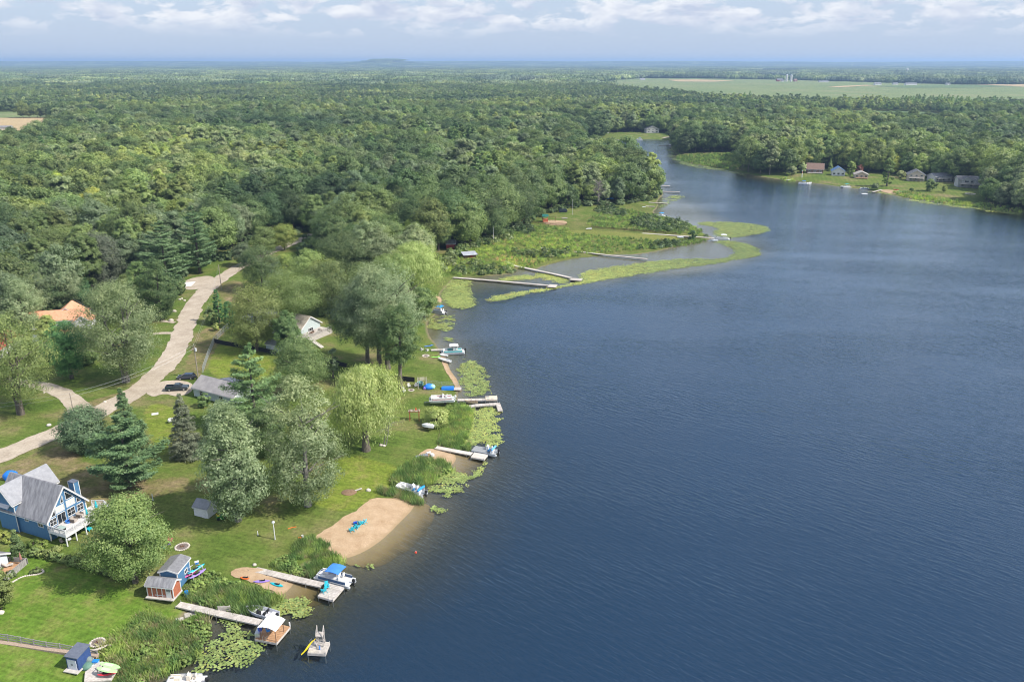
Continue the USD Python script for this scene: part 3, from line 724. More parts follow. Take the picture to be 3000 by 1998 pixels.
def tree_at(name, label, k, bx, by, top, half, kind, leafm, seed, **kw):
    """A tree with its foot at pixel (bx, by), its top at pixel row top and a crown half px wide."""
    p = G(k, bx, by)
    s = TAB[k][2]
    dist = math.hypot(p[0], p[1])
    v = (999 - (TAB[k][1] + top / s)) / FOC
    u = (TAB[k][0] + bx / s - 1500) / FOC
    d = np.array([u, math.cos(PITCH) + v * math.sin(PITCH), -math.sin(PITCH) + v * math.cos(PITCH)])
    H = CAMH + d[2] * dist / math.hypot(d[0], d[1]) - p[2]
    dep = p[1] * math.cos(PITCH) + (CAMH - p[2] - H / 2) * math.sin(PITCH)
    R = half / s / FOC * dep
    return tree(name, label, p[0], p[1], kind, H, R, leafm, seed, **kw)


# trees of the neighbourhood that stand apart
tree_at('silver_poplar', 'large silvery poplar with pale leaf undersides beside the small white shed', 'D', 548, 1196, 938, 92, 'oval', 'silver', 1, n=17000, leaf=.36, base=2.6, limbs=12, bk=pale_bark)
tree_at('cottonwood', 'tall grey green cottonwood in the middle of the shaded lot', 'D', 708, 1162, 872, 108, 'poplar', 'grey', 2, n=19000, leaf=.34, base=2.8, limbs=14, bk=pale_bark)
tree_at('willow_tree', 'pale windblown willow with thick trunk beside the two leaning dead stems', 'D', 842, 1035, 832, 96, 'willow', 'willow', 3, n=21000, leaf=.40, base=7.0, r0=.75)
tree_at('maple_tree', 'light green maple in front of the blue house deck', 'D', 312, 1338, 1136, 96, 'broad', 'lime', 4, n=19000, leaf=.30, base=3.0, limbs=12)
tree_at('white_pine', 'full blue green white pine over bare needle ground near the blue house', 'D', 300, 1120, 950, 90, 'pine', 'pine', 5, n=21000, leaf=.52, base=2.2, r0=.34)
tree_at('spruce_tree', 'narrow spruce top rising behind the blue green pine by the road', 'D', 300, 1035, 897, 46, 'spruce', 'pine', 6, n=12000, leaf=.34, base=1.0)
tree_at('round_evergreen', 'broad dark rounded evergreen bush on the near edge of the road', 'D', 197, 1035, 936, 60, 'bush', 'bluish', 7, n=15000, leaf=.30, base=.5)
tree_at('brown_spruce', 'thin brownish spruce with drooping branches on the lot behind the gray cottage', 'D', 432, 1050, 905, 42, 'spruce', 'spruce', 8, n=12000, leaf=.34, base=1.6)
tree_at('pine_tree', 'tall bright green pine against the end of the gray metal roofed cottage', 'D', 590, 985, 800, 64, 'pine', 'pineg', 9, n=16000, leaf=.46, base=2.5)
tree_at('maple_tree', 'dense mid green maple behind the cottage pine', 'D', 694, 905, 772, 74, 'broad', 'maple', 10, n=14000, leaf=.32, base=2.5)
tree_at('young_poplar', 'small bent windblown young poplar with silver leaves on the lawn', 'D', 766, 868, 798, 22, 'light', 'silver', 11, n=1700, leaf=.36, base=2.0)
tree_at('cottonwood', 'tallest cottonwood of the lakeside clump, left trunk', 'D', 846, 842, 636, 92, 'poplar', 'grey', 12, n=17000, leaf=.36, base=7, limbs=12, bk=bark)
tree_at('cottonwood', 'cottonwood with the straight middle trunk of the lakeside clump', 'D', 873, 850, 604, 96, 'poplar', 'grey', 13, n=17000, leaf=.36, base=8, limbs=12)
tree_at('cottonwood', 'broad cottonwood on the lake side of the clump', 'D', 892, 853, 606, 100, 'poplar', 'grey', 14, n=16000, leaf=.36, base=8, limbs=12)
tree_at('slender_cottonwood', 'slender cottonwood standing alone near the black fence end', 'D', 921, 892, 690, 54, 'poplar', 'maple', 15, n=12000, leaf=.34, base=7.5, limbs=9)
tree_at('yellowing_tree', 'dark tree with yellow tipped foliage beside the road cedars', 'D', 592, 806, 644, 72, 'oval', 'lime', 16, n=15000, leaf=.34, base=2.5)
tree_at('maple_tree', 'pale lime maple over the roof of the house with the deck', 'D', 678, 772, 624, 80, 'broad', 'lime', 17, n=14000, leaf=.34, base=8.5)
tree_at('oak_tree', 'dark round oak leaning over the far bend of the road', 'D', 604, 668, 562, 54, 'broad', 'dark', 18, n=11000, leaf=.38, base=3)
tree_at('column_cedar', 'tall narrow column cedar beside the road', 'D', 505, 742, 662, 12, 'column', 'cedar', 19, n=7000, leaf=.26, base=.3)
tree_at('cedar_bush', 'low dark cedar at the foot of the column cedar', 'D', 530, 752, 696, 17, 'bush', 'cedar', 20, n=5000, leaf=.28, base=.3)
tree_at('cedar_bush', 'low dark evergreen on the road side of the column cedar', 'D', 486, 745, 706, 17, 'bush', 'maple', 21, n=4000, leaf=.28, base=.3)
tree_at('shrub', 'round bright shrub on the dry verge below the cedars', 'D', 497, 760, 742, 9, 'bush', 'lime', 22, n=1800, leaf=.26, base=.2, cat='shrub')
tree_at('willow_tree', 'pale spreading willow at the marsh edge beyond the cottonwoods', 'D', 955, 672, 560, 70, 'willow', 'willow', 23, n=17000, leaf=.5, base=5)
tree_at('willow_tree', 'second pale willow touching the marsh willow on its left', 'D', 905, 690, 585, 55, 'willow', 'willow', 24, n=12000, leaf=.5, base=5)
tree_at('oak_tree', 'dark grey green domed oak left of the marsh willow', 'D', 795, 640, 532, 78, 'broad', 'dark', 25, n=14000, leaf=.45, base=4)
tree_at('yellow_green_tree', 'yellow green round tree behind the dark domed oak', 'D', 835, 600, 510, 60, 'broad', 'yellow', 26, n=10000, leaf=.5, base=4)
tree_at('maple_tree', 'mid green tree filling the bank between deck house and cottonwoods', 'D', 765, 720, 600, 74, 'broad', 'maple', 27, n=11000, leaf=.42, base=3)
tree_at('maple_tree', 'grey green tree behind the lakeside cottonwood clump', 'D', 890, 745, 630, 72, 'broad', 'grey', 28, n=11000, leaf=.42, base=3)
tree_at('maple_tree', 'bright tree beside the dark gray hipped roof', 'D', 712, 668, 572, 52, 'broad', 'lime', 29, n=8000, leaf=.45, base=2)
tree_at('big_poplar', 'huge spreading poplar between the red house and the road', 'D', 290, 878, 638, 104, 'oval', 'grey', 30, n=21000, leaf=.36, base=3.5, forks=3, limbs=8, r0=.6, bk=pale_bark)
tree_at('big_poplar', 'forked light green poplar at the left picture edge beside the driveway', 'D', 49, 952, 715, 112, 'light', 'maple', 31, n=17000, leaf=.34, base=4.5, forks=3, limbs=9, r0=.6, bk=bark)
tree_at('maple_tree', 'dense dark green maple between the red house and the huge poplar', 'D', 165, 870, 725, 50, 'broad', 'cedar', 32, n=11000, leaf=.34, base=1.5)
tree_at('maple_tree', 'tall dark maple crowding the road opposite the white concrete pad', 'D', 372, 735, 590, 50, 'oval', 'dark', 33, n=13000, leaf=.36, base=1.5)
tree_at('poplar_tree', 'pale slim poplar beside the tall dark maple', 'D', 330, 720, 600, 36, 'poplar', 'maple', 34, n=9000, leaf=.38, base=2)
tree_at('white_pine', 'large plumed white pine left of the road bend', 'D', 385, 650, 512, 58, 'pine', 'pine', 35, n=16000, leaf=.62, base=2)
tree_at('white_pine', 'second plumed white pine nearest the swing set at the road', 'D', 460, 628, 480, 48, 'pine', 'pine', 36, n=14000, leaf=.62, base=3.5)
tree_at('pine_tree', 'olive round topped pine beside the terracotta gable', 'D', 243, 668, 525, 56, 'broad', 'spruce', 37, n=11000, leaf=.45, base=2)
tree_at('young_tree', 'small yellow green tree cut by the left edge above the bottom lawn', 'D', 2, 1398, 1300, 36, 'broad', 'lime', 38, n=8000, leaf=.26, base=.8)
tree_at('cone_cedar', 'small cone shaped arborvitae beside the blue house wall', 'D', 45, 1282, 1212, 22, 'cone', 'maple', 39, n=6500, leaf=.20, base=.2)
tree_at('pale_shrub', 'creamy pale willow shrub beside the overturned white rowboat', 'D', 1003, 978, 941, 33, 'bush', 'willow', 40, n=5500, leaf=.28, base=.3, cat='shrub')
tree_at('pale_shrub', 'low green shrub between the cottage wall and the brown spruce', 'D', 470, 935, 905, 16, 'bush', 'maple', 41, n=2000, leaf=.28, base=.2, cat='shrub')
tree_at('maple_tree', 'shadowed understorey tree behind the silver poplar', 'D', 620, 1050, 925, 50, 'broad', 'maple', 42, n=10000, leaf=.34, base=2)
tree_at('grey_shrub_tree', 'low grey green tree along the wall of the gray cottage', 'D', 520, 1030, 925, 48, 'broad', 'grey', 43, n=9000, leaf=.34, base=1.2)
for _i, (_x, _y, _t, _h) in enumerate([(196, 815, 752, 30), (140, 712, 632, 55), (60, 770, 640, 55), (100, 720, 610, 50), (20, 730, 585, 40), (175, 705, 640, 42), (255, 735, 660, 35), (300, 690, 625, 26), (232, 640, 606, 26)]):
    tree_at('maple_tree' if _i % 2 else 'dark_maple', ['rounded dark tree left of the terracotta roof', 'dense tree mass right above the red roof', 'grey green tree above the red house roof', 'broad leafy tree behind the terracotta house', 'pale birch like tree on the left picture edge', 'spreading flat topped tree before the far terracotta gable', 'dark tree between the terracotta house and the tall dark maple', 'small tree beside the little spruce clearing', 'tree behind the small white topped hut'][_i], 'D', _x, _y, _t, _h, ['broad', 'broad', 'oval', 'broad', 'poplar', 'broad', 'oval', 'broad', 'broad'][_i], ['dark', 'dark', 'grey', 'grey', 'grey', 'cedar', 'dark', 'lime', 'grey'][_i], 60 + _i, n=8000, leaf=.42, base=2)

for _i, (_x, _y, _t, _h, _m, _l) in enumerate([(648, 726, 615, 46, 'grey', 'grey green tree between the yellow tipped tree and the deck house'), (752, 690, 596, 52, 'lime', 'light green tree above the dark gray hipped roof'), (838, 706, 604, 56, 'maple', 'broad tree just behind the cottonwood clump'), (975, 730, 662, 36, 'maple', 'low bank tree beside the blue canopy pontoon landing'), (660, 655, 585, 34, 'yellow', 'yellow green tree left of the gray hipped roof'), (560, 612, 560, 26, 'grey', 'slim pale tree at the far road bend'), (610, 585, 520, 34, 'lime', 'light tree closing the end of the road'), (655, 575, 515, 36, 'yellow', 'yellow tree beside the last glimpse of the road'), (662, 812, 712, 34, 'maple', 'leafy tree before the left end of the deck house roof'), (118, 800, 722, 27, 'lime', 'light tree in front of the left end of the terracotta roof')]):
    tree_at('bank_tree', _l, 'D', _x, _y, _t, _h, 'broad', _m, 180 + _i, n=7000, leaf=.42, base=2)

# hedge row beside the blue house, yellow shrubs under its wall
_hp = [(80, 1276), (120, 1285), (160, 1295), (200, 1306), (240, 1318), (275, 1330)]
_hw = np.array(GW('D', _hp))
_hq = np.stack([np.interp(np.linspace(0, 5, 14), range(6), _hw[:, i]) for i in (0, 1)], 1)
_hedge_words = ['nearest the little garden deck', 'second from the garden deck', 'third from the garden deck', 'just past the garden bed', 'below the yellow shrubs', 'below the deck patio corner', 'below the patio of the blue house', 'left of the maple shade', 'reaching the maple shade', 'under the maple crown at the row end', 'deep under the maple crown', 'behind the maple trunk', 'last before the red shed lawn', 'hidden end of the row']
for _i, (_x, _y) in enumerate(_hq):
    tree('hedge_shrub', f'tall ornamental grass clump in the hedge row {_hedge_words[_i]}', _x, _y, 'bush', 1.6, 1.0, 'lime', 100 + _i, n=2200, leaf=.16, base=.1, limbs=2, r0=.05, cat='shrub', group='hedge row of tall grass clumps')
for _i, (_x, _y, _h, _l) in enumerate([(8, 1232, 1.3, 'yellow green juniper at the picture edge under the blue wall'), (28, 1240, 1.2, 'yellow green juniper left of the cone shaped arborvitae'), (78, 1252, 1.2, 'yellow green juniper right of the cone shaped arborvitae'), (96, 1255, 1.1, 'yellow green juniper nearest the blue house corner'), (130, 1262, .9, 'small round green shrub before the patio')]):
    _p = G('D', _x, _y + 4)
    tree('juniper_shrub', _l, _p[0], _p[1], 'bush', _h, 1.35, 'yellow' if _i < 4 else 'lime', 120 + _i, n=1600, leaf=.2, base=.05, limbs=2, r0=.05, cat='shrub')

# ---------------------------------------------------------------- forest
OPEN = [Polygon(GW('D', q)).buffer(0) for q in (
    [(-500, 870), (-100, 800), (0, 780), (60, 750), (160, 715), (220, 690), (290, 650), (360, 640), (430, 612), (540, 590), (600, 545), (690, 528), (720, 560), (760, 600), (850, 640), (960, 650), (1025, 600), (1055, 575), (1130, 558), (1185, 523), (1235, 494), (1330, 474), (1430, 469), (1500, 455), (1512, 440), (1560, 500), (1640, 545), (1200, 800), (1100, 1700), (-800, 1700)],
    [(150, 628), (165, 588), (215, 582), (262, 602), (300, 640), (262, 652), (230, 642), (180, 640)],
    [(1365, 322), (1400, 331), (1452, 358), (1482, 382), (1512, 432), (1498, 428), (1468, 412), (1440, 400), (1405, 384), (1372, 374), (1330, 362), (1318, 340), (1335, 322)],
    [(1380, 326), (1392, 309), (1440, 304), (1530, 306), (1570, 308), (1582, 318), (1550, 326), (1470, 323)],
    [(1545, 352), (1570, 356), (1640, 350), (1715, 352), (1712, 372), (1700, 392), (1720, 404), (1790, 406), (1850, 391), (1910, 388), (2000, 398), (2090, 404), (2160, 414), (2255, 424), (2272, 450), (2245, 468), (2354, 494), (2000, 500), (1700, 420)],
)]
OPENU = shapely.union_all(OPEN + FIELDS + [LAKE.buffer(2.5), ROADP.buffer(2)])
shapely.prepare(OPENU)
MARSH_EDGE = None
FOREST_KINDS = [  # kind, H, R, leaf colour
    ('broad', 17, 6.2, 'maple'), ('broad', 19, 7.0, 'dark'), ('oval', 20, 5.4, 'maple'), ('broad', 16, 6.0, 'lime'), ('poplar', 22, 4.2, 'grey'), ('oval', 18, 5.2, 'grey'), ('broad', 18, 6.6, 'dark'),
    ('pine', 21, 4.6, 'pineg'), ('oval', 17, 5.0, 'silver'), ('broad', 20, 7.2, 'maple'), ('poplar', 20, 3.6, 'lime'), ('broad', 15, 5.4, 'yellow')]
FOREST_KINDS = [(a, b * 1.12, c * 1.5, d) for a, b, c, d in FOREST_KINDS]
FW = np.array([15, 11, 13, 11, 12, 11, 8, 4, 5, 11, 8, 5], float); FW /= FW.sum()
_near_cls, _mid_path, _lo_path = [], [], []
UsdGeom.Scope.Define(stage, '/World/Looks/sources')
for _k, (_kd_, _H, _R, _l) in enumerate(FOREST_KINDS):
    c = stage.CreateClassPrim(f'/World/Looks/forest_tree_source_{_k}')
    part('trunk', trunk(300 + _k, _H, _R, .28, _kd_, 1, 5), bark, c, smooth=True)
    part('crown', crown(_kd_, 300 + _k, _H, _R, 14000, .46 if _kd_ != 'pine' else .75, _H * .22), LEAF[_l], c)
    _near_cls.append(c)


def instancer(name, meshes, pos, idx, rot, scl, kind='stuff', label=None):
    """Scattered copies as one object of kind stuff. meshes: (mesh, material, smooth)."""
    pi = UsdGeom.PointInstancer.Define(stage, f'/World/{name}')
    for k, ms in enumerate(meshes):
        root = UsdGeom.Xform.Define(stage, f'/World/{name}/source_{k}')
        for j, (m, mt, sm) in enumerate(ms):
            usdkit.mesh(stage, f'/World/{name}/source_{k}/piece_{j}', m, mt, sm)
        pi.CreatePrototypesRel().AddTarget(root.GetPath())
    pi.CreateProtoIndicesAttr(Vt.IntArray.FromNumpy(np.asarray(idx, np.int32)))
    pi.CreatePositionsAttr(Vt.Vec3fArray.FromNumpy(np.asarray(pos, np.float32)))
    h = np.asarray(rot) / 2
    q = [Gf.Quath(float(math.cos(a)), 0, 0, float(math.sin(a))) for a in h]
    pi.CreateOrientationsAttr(Vt.QuathArray(q))
    s = np.asarray(scl, np.float32); s = np.repeat(s[:, None], 3, 1) if s.ndim == 1 else s
    pi.CreateScalesAttr(Vt.Vec3fArray.FromNumpy(s))
    tag(pi, label, None, None, kind)
    return pi


def scatter(y0, y1, step, seed, jit=.42, xlim=None):
    rng = np.random.default_rng(seed)
    ys = np.arange(y0, y1, step)
    pts = []
    for y in ys:
        w = y * .70 + 60
        x = np.arange(-w, w, step)
        pts.append(np.stack([x + rng.uniform(-jit, jit, len(x)) * step, y + rng.uniform(-jit, jit, len(x)) * step], 1))
    p = np.vstack(pts)
    return p[~shapely.contains_xy(OPENU, p[:, 0], p[:, 1])], rng


P1, rng1 = scatter(235, 1250, 7.9, 11)
P1 = P1[np.argsort(np.hypot(P1[:, 0], P1[:, 1]))]
# stands: kinds gather in patches
_st = meshkit.fbm(np.column_stack([P1 / 85, np.full(len(P1), 2.5)]), 3, 4)
_k1 = np.array([rng1.choice(12, p=FW) for _ in P1])
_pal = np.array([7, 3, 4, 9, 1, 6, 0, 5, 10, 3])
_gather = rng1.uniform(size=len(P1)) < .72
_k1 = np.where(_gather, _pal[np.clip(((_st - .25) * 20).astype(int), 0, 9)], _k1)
_z1 = hgt(P1[:, 0], P1[:, 1])
_s1 = rng1.uniform(.62, 1.25, len(P1)); _r1 = rng1.uniform(0, 6.28, len(P1))
_d = np.hypot(P1[:, 0], P1[:, 1])
_u, _v = proj(np.column_stack([P1, _z1 + 12]))
_vis = (_u > -40) & (_u < 3040) & (_v > 0) & (_v < 2050)
_edge = sdist(P1[:, 0], P1[:, 1])
NAMED = np.where(_vis)[0][:292]
_named = np.zeros(len(P1), bool); _named[NAMED] = True
_what = ['mid green broadleaf', 'dark green oak', 'tall oval mid green', 'light lime green', 'narrow grey green poplar', 'grey green oval', 'dark domed', 'tall green pine', 'silvery leaved', 'wide crowned green', 'slim lime poplar', 'yellow green']
_tn = ['broadleaf_tree', 'oak_tree', 'forest_maple', 'lime_tree', 'forest_poplar', 'ash_tree', 'domed_oak', 'forest_pine', 'silver_tree', 'beech_tree', 'slim_poplar', 'yellow_tree']
for i in NAMED:
    k = int(_k1[i]); u, v = _u[i] / 3000, _v[i]
    names_ = ['by the left picture edge', 'above the red roof', 'above the terracotta roof', 'left of the white pines', 'behind the white pines', 'behind the road bend', 'behind the dark domed oak', 'behind the marsh willows', 'behind the red barn shed', 'behind the wooden playset', 'behind the dead grey tree', 'beyond the inlet']
    q_ = min(11, int(np.searchsorted([.03, .07, .11, .15, .20, .26, .33, .40, .46, .52, .60], u)))
    zone = ('on the bank ' if _edge[i] < 14 else '') + names_[q_] + [', first row of the wood', ', second row of the wood', ', farther in the wood', ', deep in the wood'][int(np.searchsorted([265, 300, 350], _d[i]))]
    copy_of(_near_cls[k], _tn[k], f'{_what[k]} tree {zone}', 'tree', (P1[i, 0], P1[i, 1], _z1[i]), _r1[i], f'{_what[k]} trees {zone}', (_s1[i],) * 3)
_m = ~_named
_meshes = []
for _k, (_kd_, _H, _R, _l) in enumerate(FOREST_KINDS):
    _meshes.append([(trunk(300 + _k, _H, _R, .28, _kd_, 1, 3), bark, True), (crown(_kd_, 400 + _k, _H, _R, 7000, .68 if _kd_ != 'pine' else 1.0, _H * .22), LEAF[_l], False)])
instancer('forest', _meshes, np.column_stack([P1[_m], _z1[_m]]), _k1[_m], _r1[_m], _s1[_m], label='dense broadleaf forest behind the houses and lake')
# low bushes along the wood's edge and under it
# farther: low-detail crowns, then whole patches of canopy
P2, rng2 = scatter(1250, 2600, 11, 12)
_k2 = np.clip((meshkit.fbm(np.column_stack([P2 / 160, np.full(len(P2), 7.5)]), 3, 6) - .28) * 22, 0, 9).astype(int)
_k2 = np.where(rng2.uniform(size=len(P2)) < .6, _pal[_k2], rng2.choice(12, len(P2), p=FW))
_meshes = [[(crown(_kd_, 500 + _k, _H, _R * 1.0, 620, 1.9, _H * .2), LEAF[_l], False)] for _k, (_kd_, _H, _R, _l) in enumerate(FOREST_KINDS)]
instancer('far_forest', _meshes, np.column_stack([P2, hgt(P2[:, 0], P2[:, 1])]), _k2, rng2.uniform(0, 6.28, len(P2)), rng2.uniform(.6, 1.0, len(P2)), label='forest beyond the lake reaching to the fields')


def canopy(seed, size, ncr, H):
    """A patch of woodland seen from far: many small rough crowns."""
    rng = np.random.default_rng(seed); mb = MB()
    ico = trimesh.creation.icosphere(1, 1.0); iv, jf = np.array(ico.vertices), np.array(ico.faces)
    for _ in range(ncr):
        x, y = rng.uniform(-size / 2, size / 2, 2); r = rng.uniform(4.5, 8.0); h = H * rng.uniform(.7, 1.12)
        w = iv * (1 + .28 * rng.normal(size=(len(iv), 1))) * [r, r, h * .42] + [x, y, h * .6]
        mb.add(w, jf)
    return mb.get()


P3, rng3 = scatter(2600, 6200, 46, 13)
_gap = meshkit.fbm(np.column_stack([P3 * [1 / 700, 1 / 1100], np.full(len(P3), 3.5)]), 3, 21)
P3, _gap = P3[_gap < .64], _gap[_gap < .64]
_k3 = np.clip((meshkit.fbm(np.column_stack([P3 / 420, np.full(len(P3), 1.5)]), 3, 8) - .3) * 13, 0, 4).astype(int)
_fl = ['maple', 'dark', 'grey', 'maple', 'lime']
_meshes = [[(canopy(600 + k, 52, 46, 18), LEAF[_fl[k]], False)] for k in range(5)]
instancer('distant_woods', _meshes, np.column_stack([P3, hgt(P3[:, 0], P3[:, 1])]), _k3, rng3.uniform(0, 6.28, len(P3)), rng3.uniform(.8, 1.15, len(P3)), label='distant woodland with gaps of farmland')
P4, rng4 = scatter(6200, 19000, 190, 14)
_gap = meshkit.fbm(np.column_stack([P4 * [1 / 1500, 1 / 2600], np.full(len(P4), 3.5)]), 3, 31)
P4 = P4[_gap < .62]
_k4 = np.clip((meshkit.fbm(np.column_stack([P4 / 900, np.full(len(P4), 1.5)]), 3, 8) - .3) * 13, 0, 4).astype(int)
_meshes = [[(canopy(700 + k, 215, 300, 18), LEAF[_fl[k]], False)] for k in range(3)]
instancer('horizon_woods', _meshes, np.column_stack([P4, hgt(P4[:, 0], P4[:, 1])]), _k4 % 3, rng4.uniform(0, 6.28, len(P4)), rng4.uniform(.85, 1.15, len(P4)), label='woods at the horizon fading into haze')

# the air between: everything far fades to pale blue
haze_mat = usdkit.material(stage, '/World/Looks/summer_haze', {"v": ("principled_volume", {"color": (.40, .58, .84), "density": 0.9e-4, "anisotropy": .2})}, [], volume="v.volume")
_hz = MB().box(0, 11000, 63, 50000, 27000, 134)
tag(part('haze', _hz, haze_mat), 'thin bluish summer haze over the land', None, None, 'stuff')
# ---------------------------------------------------------------- buildings
white = mat('white_paint', (.64, .64, .635), .5, (.56, .56, .555), 3)
blue_siding = mat('blue_siding', (.060, .150, .270), .55, (.070, .170, .300), 2, bump=.15)
shingle = mat('grey_shingles', (.135, .135, .15), .85, (.285, .285, .30), 1.6, stretch=(1.3, .35, .25), lo=.3, hi=.7, bump=.5)
pale_shingle = mat('pale_grey_shingles', (.24, .245, .265), .8, (.30, .305, .325), 1.5, bump=.3)
dark_shingle = mat('dark_shingles', (.10, .10, .11), .85, (.16, .16, .17), 2, bump=.4)
charcoal_shingle = mat('worn_grey_shingles', (.15, .15, .16), .85, (.21, .21, .225), 2, bump=.4)
brown_shingle = mat('brown_shingles', (.16, .10, .08), .85, (.23, .16, .13), 2, bump=.4)
dark_glass = mat('dark_window_glass', (.018, .022, .026), .08, spec=.7)
blind_glass = mat('window_blinds', (.55, .58, .52), .35, spec=.5)
wood_grey = mat('weathered_wood', (.36, .325, .29), .85, (.50, .46, .42), 2.5, stretch=(1, 1, 1), bump=.3, vary=.12)
wood_brown = mat('oiled_deck_wood', (.36, .20, .105), .7, (.45, .27, .15), 3, vary=.10)
wood_dark = mat('dark_brown_wood', (.11, .06, .035), .7, (.16, .09, .055), 3)
concrete = concrete_mat
red_siding = mat('brick_red_siding', (.30, .095, .050), .7, (.36, .125, .07), 3)
barn_red = mat('barn_red', (.22, .035, .030), .7, (.28, .05, .04), 2)
tin = mat('ribbed_metal_roof', (.25, .235, .235), .5, (.33, .31, .305), .7, spec=.5)
sage = mat('sage_grey_siding', (.37, .42, .42), .65, (.42, .47, .46), 2)
terracotta = mat('terracotta_roof', (.56, .26, .15), .75, (.66, .34, .21), 1.4)
navy = mat('navy_siding', (.030, .060, .170), .5, (.038, .075, .20), 3)
charcoal = mat('charcoal_roof', (.10, .115, .15), .7, (.13, .145, .185), 2)
aqua = mat('turquoise_plastic', (.02, .42, .52), .4)
grey_cush = mat('grey_cushion', (.33, .29, .26), .9, (.40, .35, .31), 5)
black = mat('black_plastic', (.02, .02, .022), .45)
steel = mat('galvanised_steel', (.48, .50, .52), .35, metal=.8)
alu = mat('aluminium', (.62, .64, .66), .32, (.52, .54, .57), 2, metal=.55)


def window(t, c, n, w, h, cols=2, rows=1, glass=None, name='window', up=(0, 0, 1)):
    """A framed window on a wall: centre c, outward normal n."""
    c, n, up = np.array(c, float), np.array(n, float), np.array(up, float)
    s = np.cross(up, n)
    f = MB(); b = .09
    P = lambda a, z, o: c + s * a + up * z + n * o
    for q in (-1, 1):
        f.bar(P(q * w / 2, -h / 2 - b / 2, .03), P(q * w / 2, h / 2 + b / 2, .03), b * 1.2, .07)
        f.bar(P(-w / 2, q * h / 2, .032), P(w / 2, q * h / 2, .032), .07, b * 1.2)
    for k in range(1, cols):
        a = -w / 2 + w * k / cols
        f.bar(P(a, -h / 2, .025), P(a, h / 2, .025), .055, .05)
    for k in range(1, rows):
        z = -h / 2 + h * k / rows
        f.bar(P(-w / 2, z, .022), P(w / 2, z, .022), .045, .05)
    o = part(name, f, white, t)
    part('pane', MB().slab([P(-w / 2, -h / 2, .012), P(w / 2, -h / 2, .012), P(w / 2, h / 2, .012), P(-w / 2, h / 2, .012)], .03), glass or dark_glass, o)
    return o


def tri_window(t, pts, n, name='gable_window'):
    p = np.array(pts, float); n = np.array(n, float)
    f = MB()
    for i in range(len(p)):
        f.bar(p[i] + n * .03, p[(i + 1) % len(p)] + n * .03, .09, .08)
    o = part(name, f, white, t)
    part('pane', MB().slab(p + n * .012, .02), dark_glass, o)


def gable_body(x0, x1, y0, y1, z0, ze, zr, along='x'):
    """Walls of a gabled body as one closed shape; the ridge runs along x or y."""
    m = MB()
    if along == 'x':
        a = [(y0, z0), (y1, z0), (y1, ze), ((y0 + y1) / 2, zr), (y0, ze)]
        r = [[(x, p, q) for p, q in a] for x in (x0, x1)]
    else:
        a = [(x0, z0), (x1, z0), (x1, ze), ((x0 + x1) / 2, zr), (x0, ze)]
        r = [[(p, y, q) for p, q in a] for y in (y1, y0)]
    return m.loft(r)


def gable_roof(t, x0, x1, y0, y1, ze, zr, m, along='x', o=.4, th=.16, eo=None, trim=white, name='roof'):
    """Two roof planes with overhang and white fascia boards."""
    eo = o if eo is None else eo
    rf, tr = MB(), MB()
    if along == 'x':
        mid, half = (y0 + y1) / 2, (y1 - y0) / 2
        g = (zr - ze) / half
        P = lambda u, s, d: (u, mid + s * d, zr - g * d + .12)
        u0, u1 = x0 - o, x1 + o
    else:
        mid, half = (x0 + x1) / 2, (x1 - x0) / 2
        g = (zr - ze) / half
        P = lambda u, s, d: (mid + s * d, u, zr - g * d + .12)
        u0, u1 = y0 - o, y1 + o
    D = half + eo
    for s in (-1, 1):
        q = [P(u0, s, 0), P(u1, s, 0), P(u1, s, D), P(u0, s, D)]
        if (s > 0) == (along == 'x'):
            q = q[::-1]
        rf.slab(q, th)
        for u in (u0, u1):
            e = .03 if u == u1 else -.03
            tr.bar(np.array(P(u + e, s, 0)) - [0, 0, th * .55], np.array(P(u + e, s, D)) - [0, 0, th * .55], .06, .24)
        tr.bar(np.array(P(u0, s, D + .03)) - [0, 0, th * .6], np.array(P(u1, s, D + .03)) - [0, 0, th * .6], .10, .16)
    r = part(name, rf, m, t)
    part('fascia', tr, trim, r)
    part('ridge_cap', MB().bar(np.array(P(u0, 1, 0)) + [0, 0, .02], np.array(P(u1, 1, 0)) + [0, 0, .02], .25, .06), m, r)
    return r


# --- the blue house with the lake-side deck
A_H = math.atan2(-.385, .923)
bh = thing('blue_house', 'blue sided house with steep grey roof, glazed gable and raised white deck', 'house', (-82.1, 122.1, 1.15), A_H)
HE, HR = 4.5, 9.2
part('wall', gable_body(-12.6, 0, 0, 7.8, -.4, HE, HR), blue_siding, bh)
part('wall', gable_body(-12.2, -7.6, -.35, 8.3, -.4, 6.35, 9.15, 'y'), blue_siding, bh)
gable_roof(bh, -12.6, 0, 0, 7.8, HE, HR, shingle, 'x', .5, eo=.42)
gable_roof(bh, -12.2, -7.6, -.35, 8.3, 6.35, 9.15, pale_shingle, 'y', .5, eo=.3)
part('foundation', B(-6.3, 3.9, -.15, 12.75, 7.95, .7), concrete, bh)
part('pent_roof', MB().slab([(-13.3, -.95, 5.3), (-8.6, -.95, 5.3), (-8.6, -.34, 5.7), (-13.3, -.34, 5.7)], .12), white, bh)
for y in (0, 7.8):
    part('corner_board', B(.02, y, 2.05, .16, .16, 4.9), white, bh)
part('corner_board', B(-7.6, -.36, 3.0, .14, .10, 6.5), white, bh)
N = (1, 0, 0)
window(bh, (.0, 1.05, 3.55), N, 1.25, 1.35, 2, 2); window(bh, (.0, 4.75, 3.65), N, 1.5, 1.45, 2, 2); window(bh, (.0, 6.65, 3.55), N, 1.25, 1.35, 2, 2)
dr = window(bh, (.0, 2.75, 3.45), N, 1.6, 2.0, 2, 1, name='patio_door')
window(bh, (.0, 2.75, 5.35), N, 1.75, 1.15, 2, 1, blind_glass, 'blind_window'); window(bh, (.0, 4.95, 5.45), N, 1.75, 1.15, 2, 1, blind_glass, 'blind_window')
